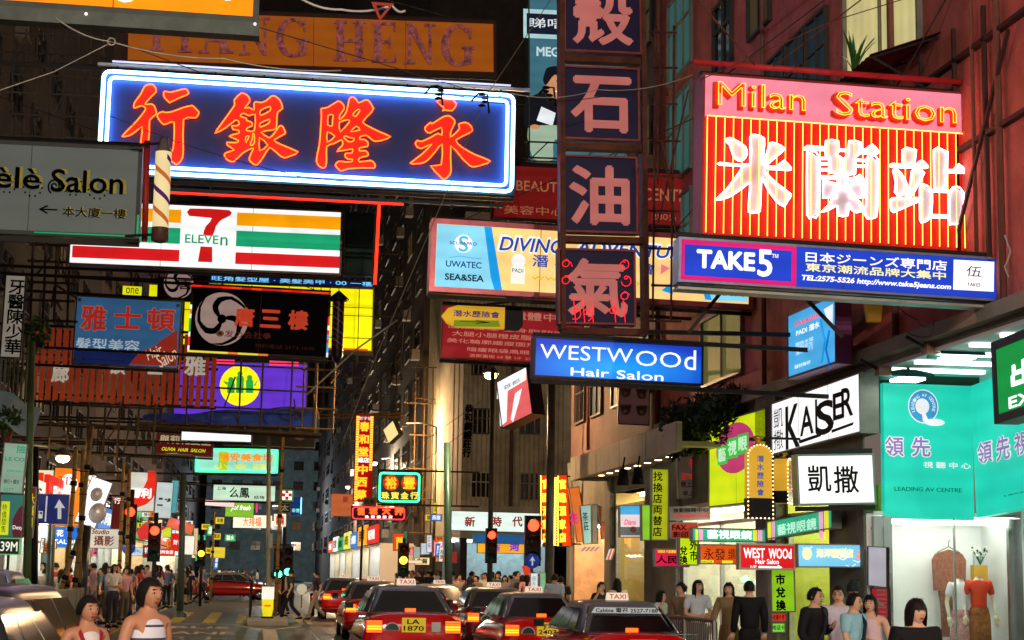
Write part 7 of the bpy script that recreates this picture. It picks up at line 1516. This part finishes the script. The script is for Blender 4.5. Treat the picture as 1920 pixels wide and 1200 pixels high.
    if hair == 'bun': b = MB(); b.ball((0, .1, .03), .045, HAIR, 10, 8); h.add([T(p) for p in b.v], b.f, HAIR, True)
    if cap: b = MB(); b.ball((0, -.09, .055), .07, cap, 10, 6, (1, .9, .12)); h.add([T(p) for p in b.v], b.f, cap, True)
def hand(q, wrist, direc, skin, s=1.):
    w_ = Vector(wrist); d = Vector(direc).normalized(); side = d.cross(Vector((0, 1, .01))).normalized(); nrm = d.cross(side).normalized()
    P = [w_, w_+d*.085]; q.loft([[tuple(p+side*(.036*a*s)+nrm*(.014*b)) for a, b in ((-1, -1), (1, -1), (1, 1), (-1, 1))] for p in (w_-d*.01, w_+d*.03, w_+d*.088)], skin)
    for i, L_ in enumerate((.058, .072, .076, .066)):
        o = w_+d*.082+side*(.027-.018*i)*(-1); a = o+d*L_*.5-nrm*.006; b = o+d*L_*.92-nrm*.024; q.path([tuple(o), tuple(a), tuple(b)], .0082, skin, 6)
    o = w_+d*.03+side*.034; q.path([tuple(o), tuple(o+d*.03+side*.022), tuple(o+d*.062+side*.022)], .0095, skin, 6)
def person_parts(pose='stand', fem=False, top='tee', bottom='trousers', hair='short', skin=SKN, sleeve=.55, glasses=False, turn=0., cap=None, sub=1, seed=0):
    """returns dict part -> MB; one continuous skinned body, clothes as their own surfaces"""
    (le, lh), (re, rh), (lk, lf), (rk, rf) = POSES[pose]; sw = .168 if fem else .19; hw = .085
    V = [(0, 0, .95), (0, .005, 1.08), (0, -.0, 1.22), (0, .0, 1.34), (0, .005, 1.43), (0, .0, 1.49), (0, -.01, 1.55)]
    Rr = [(.125, .10), (.105, .082) if fem else (.12, .09), (.12, .09) if fem else (.135, .1), (.13, .09) if fem else (.15, .1), (.07, .06), (.05, .052), (.048, .055)]
    E_ = [(0, 1), (1, 2), (2, 3), (3, 4), (4, 5), (5, 6)]
    def add(p, r, a): V.append(tuple(p)); Rr.append(r); E_.append((a, len(V)-1)); return len(V)-1
    arms = []
    for sx, el, hd in ((1, le, lh), (-1, re, rh)):
        s0 = add((sx*sw, .005, 1.385), .052 if fem else .06, 3); mid = Vector(V[s0]).lerp(Vector(el), .5); a = add(mid, .042 if fem else .05, s0); b = add(el, .037 if fem else .042, a); c = add(Vector(el).lerp(Vector(hd), .5), .034, b); d = add(hd, .024, c); arms.append((V[s0], tuple(mid), el, hd))
    for sx, kn, ft in ((1, lk, lf), (-1, rk, rf)):
        h = add((sx*hw, .0, .88), (.088, .09), 0); k1 = add(Vector(V[h]).lerp(Vector(kn), .5), .075, h); k2 = add(kn, .058, k1); k3 = add(Vector(kn).lerp(Vector(ft), .45), .052, k2); k4 = add(ft, .036, k3)
    out = {}; q = MB(); vs, fs = skinmesh(V, E_, Rr, skin, sub); q.add([((x*.84, y*.8, z) if z < 1.0 and z > .55 and abs(x) < .2 else (x, y, z)) for x, y, z in vs], fs, skin, True)
    for (s0, m_, el, hd) in arms: hand(q, hd, Vector(hd)-Vector(el), skin)
    hq = MB(); head_parts(q, hair, skin, seed, fem, glasses, turn, cap, hq); out['body'] = q; out['hair'] = hq
    # top
    g = .018; TV = [(0, .0, .90 if top != 'halter' else 1.08), (0, .005, 1.08), (0, 0, 1.22), (0, 0, 1.34), (0, .005, 1.42)]; gg = g if top != 'jacket' else .035
    if top == 'halter': TV = [(0, 0, .95), (0, .005, 1.05), (0, -.004, 1.17), (0, -.014, 1.28), (0, -.03, 1.345)]; TR = [(.16, .13), (.14, .115), (.152, .125), (.15, .125), (.11, .095)]; TE_ = [(0, 1), (1, 2), (2, 3), (3, 4)]
    else:
        if top == 'vest': gg = .034
        TR = [(Rr[0][0]+gg+.01, Rr[0][1]+gg+.01), (Rr[1][0]+gg+.012, Rr[1][1]+gg), (Rr[2][0]+gg, Rr[2][1]+gg), (Rr[3][0]+gg*.7, Rr[3][1]+gg*.8), (.09, .075)]; TE_ = [(0, 1), (1, 2), (2, 3), (3, 4)]
        if top != 'vest':
            for (s0, m_, el, hd) in arms:
                TV.append((s0[0], s0[1], s0[2])); TR.append((.068 if fem else .078)+gg*.3); TE_.append((3, len(TV)-1)); TV.append(m_); TR.append((.058 if fem else .066)+gg*.3); TE_.append((len(TV)-2, len(TV)-1))
                if sleeve > .6: TV.append(el); TR.append(.056+gg*.3); TE_.append((len(TV)-2, len(TV)-1)); p = Vector(el).lerp(Vector(hd), .9); TV.append(tuple(p)); TR.append(.046+gg*.2); TE_.append((len(TV)-2, len(TV)-1))
                else: p = Vector(m_).lerp(Vector(el), .45); TV.append(tuple(p)); TR.append((.054 if fem else .062)); TE_.append((len(TV)-2, len(TV)-1))
    q = MB(); vs, fs = skinmesh(TV, TE_, TR, None, sub); q.add(vs, fs, skin, True); out['top'] = q
    if top == 'halter':
        q2 = MB()
        for sx in (-1, 1): q2.path([(sx*.062, -.118, 1.27), (sx*.075, -.095, 1.36), (sx*.05, -.03, 1.45), (sx*.02, .05, 1.48)], .011, skin, 5)
        out['strap'] = q2
    # bottom
    q = MB()
    if bottom == 'skirt': q.loft([[(r_*cos(2*pi*k/16), r_*.8*sin(2*pi*k/16)+.0, z) for k in range(16)] for r_, z in ((.145, 1.0), (.175, .86), (.185, .65), (.19, .45), (.185, .449))], skin, caps=False)
    else:
        BV = [(0, 0, .93), (0, 0, 1.03)]; BR = [(.16, .135), (.14, .115)]; BE = [(0, 1)]
        for sx, kn, ft in ((1, lk, lf), (-1, rk, rf)):
            BV.append((sx*hw, 0, .84)); BR.append((.112, .118)); BE.append((0, len(BV)-1)); BV.append(tuple(Vector(BV[-1]).lerp(Vector(kn), .55))); BR.append(.088); BE.append((len(BV)-2, len(BV)-1)); BV.append(kn); BR.append(.075); BE.append((len(BV)-2, len(BV)-1))
            if bottom != 'shorts': BV.append(tuple(Vector(kn).lerp(Vector(ft), .5))); BR.append(.068); BE.append((len(BV)-2, len(BV)-1)); BV.append((ft[0], ft[1], ft[2]+.04)); BR.append(.062); BE.append((len(BV)-2, len(BV)-1))
        vs, fs = skinmesh(BV, BE, BR, None, sub); q.add(vs, fs, skin, True)
    out['bottom'] = q
    q = MB()
    for ft in (lf, rf): q.loft([[(ft[0]+w_*cos(2*pi*k/10), ft[1]+y_, ft[2]+z_+h_*sin(2*pi*k/10)) for k in range(10)] for y_, w_, h_, z_ in ((.06, .03, .03, -.03), (.03, .042, .045, -.022), (-.08, .045, .035, -.035), (-.16, .042, .025, -.045), (-.19, .02, .012, -.055))], BLACK)
    out['shoe'] = q; return out
def person(label, X, Y, z=0., h=1.68, rz=0., topc=(200, 200, 200), botc=(50, 52, 60), extra=None, shoe=None, **k):
    P = person_parts(**k); e = thing('person', label, 'person', (X, Y, z), R(rz)); sc = h/1.69; e.scale = (sc, sc, sc)
    tm = topc if not isinstance(topc, tuple) else mat(topc, .8, grime=.12, gs=8); bm = mat(botc, .8, grime=.12, gs=8)
    for nm, q in P.items():
        if not q.v: continue
        if nm in ('top', 'strap'): q.ms = [tm]
        if nm == 'bottom': q.ms = [bm]
        q.build({'top': 'shirt', 'bottom': 'trousers' if k.get('bottom', 'trousers') != 'skirt' else 'skirt', 'shoe': 'shoes'}.get(nm, nm), e)
    if extra: extra(e)
    return e
def pxX(px, Y): return (px-480)/F*Y+.0
# near pair at the lower left
STR = bpy.data.materials.new('striped_cloth'); STR.use_nodes = True; _n = STR.node_tree; _b = _n.nodes['Principled BSDF']; _b.inputs['Roughness'].default_value = .8
_t = _n.nodes.new('ShaderNodeTexCoord'); _s = _n.nodes.new('ShaderNodeSeparateXYZ'); _m = _n.nodes.new('ShaderNodeMath'); _m.operation = 'PINGPONG'; _m.inputs[1].default_value = .045; _g = _n.nodes.new('ShaderNodeMath'); _g.operation = 'LESS_THAN'; _g.inputs[1].default_value = .008
_x = _n.nodes.new('ShaderNodeMix'); _x.data_type = 'RGBA'; _x.inputs[6].default_value = (.72, .72, .78, 1); _x.inputs[7].default_value = (.04, .05, .1, 1)
_n.links.new(_t.outputs['Object'], _s.inputs[0]); _n.links.new(_s.outputs[2], _m.inputs[0]); _n.links.new(_m.outputs[0], _g.inputs[0]); _n.links.new(_g.outputs[0], _x.inputs[0]); _n.links.new(_x.outputs[2], _b.inputs['Base Color'])
person('woman in a white striped sleeveless top with short dark hair, facing right', -.72, 12.1, 0, 1.66, 48, topc=STR, botc=(60, 66, 84), fem=True, top='vest', hair='short', skin=SKN2, turn=-.15, pose='stand', sub=2)
person('girl with tied back hair in a white and red top behind the silver car', -1.2, 12.9, 0, 1.52, 40, topc=(228, 216, 212), botc=(60, 40, 46), fem=True, top='vest', hair='bun', skin=SKN2, turn=-.1, pose='stand', sub=2,
  extra=lambda e: [MB().path([(sx*.05, -.1, 1.25), (sx*.1, -.06, 1.38), (sx*.06, .03, 1.45)], .02, mat((150, 24, 40), .8), 6).build('strap', e) for sx in (-1, 1)])
# right hand group
def strap(c, w_=.02): return lambda e: MB().path([(.1, -.02, 1.45), (.06, -.125, 1.32), (-.03, -.15, 1.15), (-.13, -.12, 1.0)], w_, mat(c, .7), 6).build('bag_strap', e)
def at_head(px, ytop, Y, zg=0.):      # ground x, and height so that the head top lands there
    p = at(px, ytop, Y); return p.x, p.z-zg
for lab, px, yt, Y, rz, tc, bc, kw in (
 ('man in a black sweater with glasses, one hand raised to his chest', 1527, 1100, 19.5, 40, (18, 18, 22), (40, 42, 50), dict(pose='chest', glasses=True, sleeve=.9, extra=strap((30, 30, 34), .022))),
 ('man in a pale lilac shirt with glasses behind the man in the black sweater', 1572, 1098, 20.6, -25, (212, 202, 216), (60, 60, 70), dict(pose='stand', glasses=True)),
 ('young man in a light blue polo shirt with a dark shoulder strap', 1600, 1110, 18.6, 42, (148, 196, 212), (40, 44, 60), dict(pose='fold', glasses=True, extra=strap((20, 30, 48), .024))),
 ('woman in a pale pink top with long dark hair beside the blue polo shirt', 1632, 1114, 19.0, -35, (222, 186, 190), (90, 84, 90), dict(pose='stand', fem=True, hair='long', top='vest')),
 ('man in a dark cap standing behind the group', 1600, 1086, 22.5, 150, (96, 110, 104), (50, 52, 50), dict(pose='stand', cap=mat((28, 32, 34), .7))),
 ('person with shaggy black hair in a printed black T shirt, lower right', 1716, 1120, 13.4, 12, (14, 14, 15), (24, 24, 28), dict(pose='stand', hair='shaggy', sub=2, extra=lambda e: MB().path([(.02*k*cos(k*1.3)-.02, -.142, 1.22-.012*k+.02*sin(k*2)) for k in range(9)], .003, mat((170, 170, 175), .7), 4).build('shirt_print', e))),
 ('man in a black suit seen from behind in front of the cream shop', 1405, 1088, 25.4, 180, (12, 12, 14), (12, 12, 14), dict(pose='stand', top='jacket', sleeve=.9)),
 ('woman in a brown patterned blouse and long skirt looking back', 1367, 1091, 26.4, -30, (136, 112, 76), (120, 92, 60), dict(pose='walk', fem=True, hair='bob', bottom='skirt', sleeve=.9)),
 ('young woman in a white blouse with long black hair by the steel railing', 1308, 1086, 27.5, 14, (206, 214, 222), (52, 84, 92), dict(pose='fold', fem=True, hair='long')),
 ('woman in a camouflage shirt with tied hair left of the white blouse', 1278, 1091, 28.2, -60, (128, 112, 84), (70, 62, 52), dict(pose='stand', fem=True, hair='bun', sleeve=.9)),
 ('girl with hair over her brow behind the nearest taxi roof', 1239, 1106, 29.5, 50, (210, 214, 210), (60, 60, 60), dict(pose='phone', fem=True, hair='bob')),
 ('woman in black with shoulder hair behind the taxi roofs', 1127, 1090, 34.5, 20, (24, 24, 26), (24, 24, 26), dict(pose='phone', fem=True, hair='bob')),
 ('woman with long reddish brown hair seen from behind', 1158, 1084, 35.5, 190, (214, 180, 150), (70, 60, 60), dict(pose='stand', fem=True, hair='long', cap=None)),
 ('man in a white shirt with a bag strap near the grey lamp post', 1040, 1075, 42, 150, (200, 212, 224), (40, 44, 56), dict(pose='stand', extra=strap((20, 20, 30)))),
 ('man in dark clothes right of the white shirt at the grey lamp post', 1052, 1080, 43.5, 170, (30, 32, 38), (30, 30, 34), dict(pose='stand')),
 ('man in a dark green shirt walking left to right across the crossing', 546, 1066, 58.5, -110, (42, 56, 48), (22, 24, 28), dict(pose='walk')),
 ('man in grey trousers stepping over the tram rails', 594, 1070, 60.5, -80, (58, 50, 64), (150, 142, 130), dict(pose='walk')),
 ('person in white carrying a bag close to the island bollard', 515, 1072, 62.5, 70, (205, 195, 190), (60, 50, 50), dict(pose='walk', fem=True, hair='long'))):
    zg = 0. if Y < 50 else .0
    x, h = at_head(px, yt, Y, zg); cap = kw.pop('cap', None); person(lab, x, Y, zg, h, rz, tc, bc, cap=cap, seed=px, **kw)
# crowd: one figure of each kind, then copies of it and of its parts
KINDS = []
for i, kw in enumerate((dict(pose='stand'), dict(pose='walk'), dict(pose='stand', fem=True, hair='long', bottom='skirt'), dict(pose='walk', fem=True, hair='bob'), dict(pose='chest', sleeve=.9), dict(pose='fold', fem=True, hair='long'), dict(pose='walk', bottom='shorts', hair='crop'), dict(pose='stand', glasses=True, top='jacket', sleeve=.9))):
    P = person_parts(seed=i, sub=1, **kw); MS = {}
    for nm, q in P.items():
        if q.v:
            if nm in ('top', 'bottom'): q.ms = [SKN]
            o = q.build({'top': 'shirt', 'bottom': 'trousers', 'shoe': 'shoes'}.get(nm, nm)); MS[nm] = o.data; bpy.data.objects.remove(o)
    KINDS.append(MS)
TOPC = [((225, 225, 220), 'white'), ((40, 42, 48), 'black'), ((200, 150, 160), 'pink'), ((90, 120, 160), 'blue'), ((170, 60, 50), 'red'), ((150, 140, 120), 'beige'), ((60, 90, 70), 'green'), ((120, 120, 125), 'grey')]
random.seed(21)
def crowd(label_area, spots, group, kinds=range(8), zg=0.):
    for n_, (px, yt, Y) in enumerate(sorted(spots)):
        ki = random.choice(list(kinds)); MS = KINDS[ki]; tc, cn = random.choice(TOPC); x, h = at_head(px, yt, Y, zg)
        h = max(1.5, min(1.84, h)); e = thing('person', '', 'person', (x, Y, zg), random.choice((0, 40, 90, 150, 180, 200, 270, 320))*pi/180, group); e.scale = (h/1.69,)*3
        o_ = n_+1; sf = 'th' if 10 < o_ < 20 else {1: 'st', 2: 'nd', 3: 'rd'}.get(o_ % 10, 'th'); e['label'] = f'person in {cn}, {o_}{sf} from the left {label_area}'
        for nm, me in MS.items():
            o = ob({'top': 'shirt', 'bottom': 'trousers', 'shoe': 'shoes'}.get(nm, nm), me, e)
            if nm == 'top': o.material_slots[0].link = 'OBJECT'; o.material_slots[0].material = mat(tc, .8, grime=.1)
            if nm == 'bottom': o.material_slots[0].link = 'OBJECT'; o.material_slots[0].material = mat(random.choice(((40, 44, 60), (24, 24, 26), (90, 84, 70), (120, 120, 116))), .8, grime=.1)
sp = [(252+random.uniform(-8, 8)+i*5.6, random.uniform(1058, 1070), 58+i*1.1+random.uniform(-1, 1)) for i in range(24)]
crowd('in the left crowd under the red signs', sp, 'people crowding the left pavement', zg=.11)
sp = [(80+i*9+random.uniform(-4, 4), random.uniform(1054, 1068), random.uniform(47, 53)) for i in range(19)]
crowd('behind the bamboo and grey railing', sp, 'people behind the bamboo on the left pavement', zg=.11)
sp = [(850+i*6.8+random.uniform(-4, 4), random.uniform(1070, 1082), random.uniform(53, 66)) for i in range(28)]
crowd('in the junction crowd behind the taxis', sp, 'people crossing at the junction behind the taxis')
sp = [(745+i*7+random.uniform(-3, 3), random.uniform(1068, 1076), random.uniform(74, 95)) for i in range(15)]
crowd('of the far crowd by the green post', sp, 'far crowd left of the green lamp post')
sp = [(400+i*9+random.uniform(-4, 4), random.uniform(1066, 1069), random.uniform(105, 140)) for i in range(10)]
crowd('of those far up the left side', sp, 'tiny far people up the street')
sp = [(506+i*9, 1070, 63+i*.8) for i in range(4)]
crowd('crossing beside the traffic island', sp, 'people crossing beside the island', kinds=(1, 3, 6), zg=0)
# shop window mannequins
MQ = mat((235, 228, 205), .35, grime=0)
def mannequin(label, px, y_top, Y, rz, tc, bc, tors=True, head=False):
    P = person_parts(pose='stand', fem=True, top='tee', bottom='skirt'); e = thing('mannequin', label, 'mannequin', (at(px, 1100, Y).x, Y, at(px, y_top, Y).z-1.52), R(rz))
    q = P['body']; keep = [i for i, v in enumerate(q.v) if v[2] < 1.5]; ks = set(keep); mp = {o: n for n, o in enumerate(keep)}
    b = MB(); b.add([q.v[i] for i in keep], [[mp[i] for i in f] for f in q.f if all(i in ks for i in f)], MQ, True); b.build('body', e)
    t = P['top']; t.ms = [mat(tc, .7, grime=.1)]; t.build('blouse', e); s_ = P['bottom']; s_.ms = [mat(bc, .8, grime=.6, gs=14)]; s_.build('skirt', e); return e
mannequin('mannequin in a white blouse and flowered skirt', 1800, 1082, 26.6, 10, (235, 235, 238), (200, 150, 150)); mannequin('mannequin in an orange red blouse and brown patterned skirt', 1835, 1078, 26.5, -10, (205, 60, 30), (150, 90, 40))
p = at(1779, 1050, 27.1); e = thing('hanging_jacket', 'brown patterned jacket and long skirt on a hanger against the white window wall', 'clothes', tuple(p)); q = MB(); JB = mat((150, 96, 74), .8, grime=.5, gs=20)
q.prism([(-.28, 0), (-.22, .1), (0, .17), (.22, .1), (.28, 0), (.26, -.55), (.16, -.55), (.15, -.72), (-.15, -.72), (-.18, -.5), (-.26, -.5)], -.05, .05, JB, 'y'); q.build('jacket', e); q = MB(); q.prism([(-.15, -.7), (.14, -.7), (.16, -1.25), (-.14, -1.25)], -.04, .04, mat((130, 84, 70), .8, grime=.4, gs=15), 'y'); q.build('skirt', e); q = MB(); q.path([(-.2, 0, .12), (0, 0, .22), (.2, 0, .12)], .01, STEEL); q.path([(0, 0, .22), (0, 0, .3), (.03, 0, .33)], .008, STEEL); q.build('hanger', e)
p = at(1838, 1060, 26.9); e = thing('flower_vase', 'spray of green and white flowers above the orange red mannequin', 'flowers', tuple(p)); q = MB(); random.seed(6)
for k in range(26): a = random.uniform(0, 6.28); l = random.uniform(.1, .3); q.bar((0, 0, 0), (l*.5*cos(a), l*.4*sin(a), l), .004, GC[1], 4); q.ball((l*.5*cos(a), l*.4*sin(a), l), .02, mat((235, 235, 215), .6) if k % 2 else GC[0], 6, 4)
q.build('stems', e); q = MB(); q.box(-.12, -.02, -.35, .12, .12, 0, mat((190, 150, 50), .5)); q.build('vase', e)

bpy.data.scenes.remove(WS)
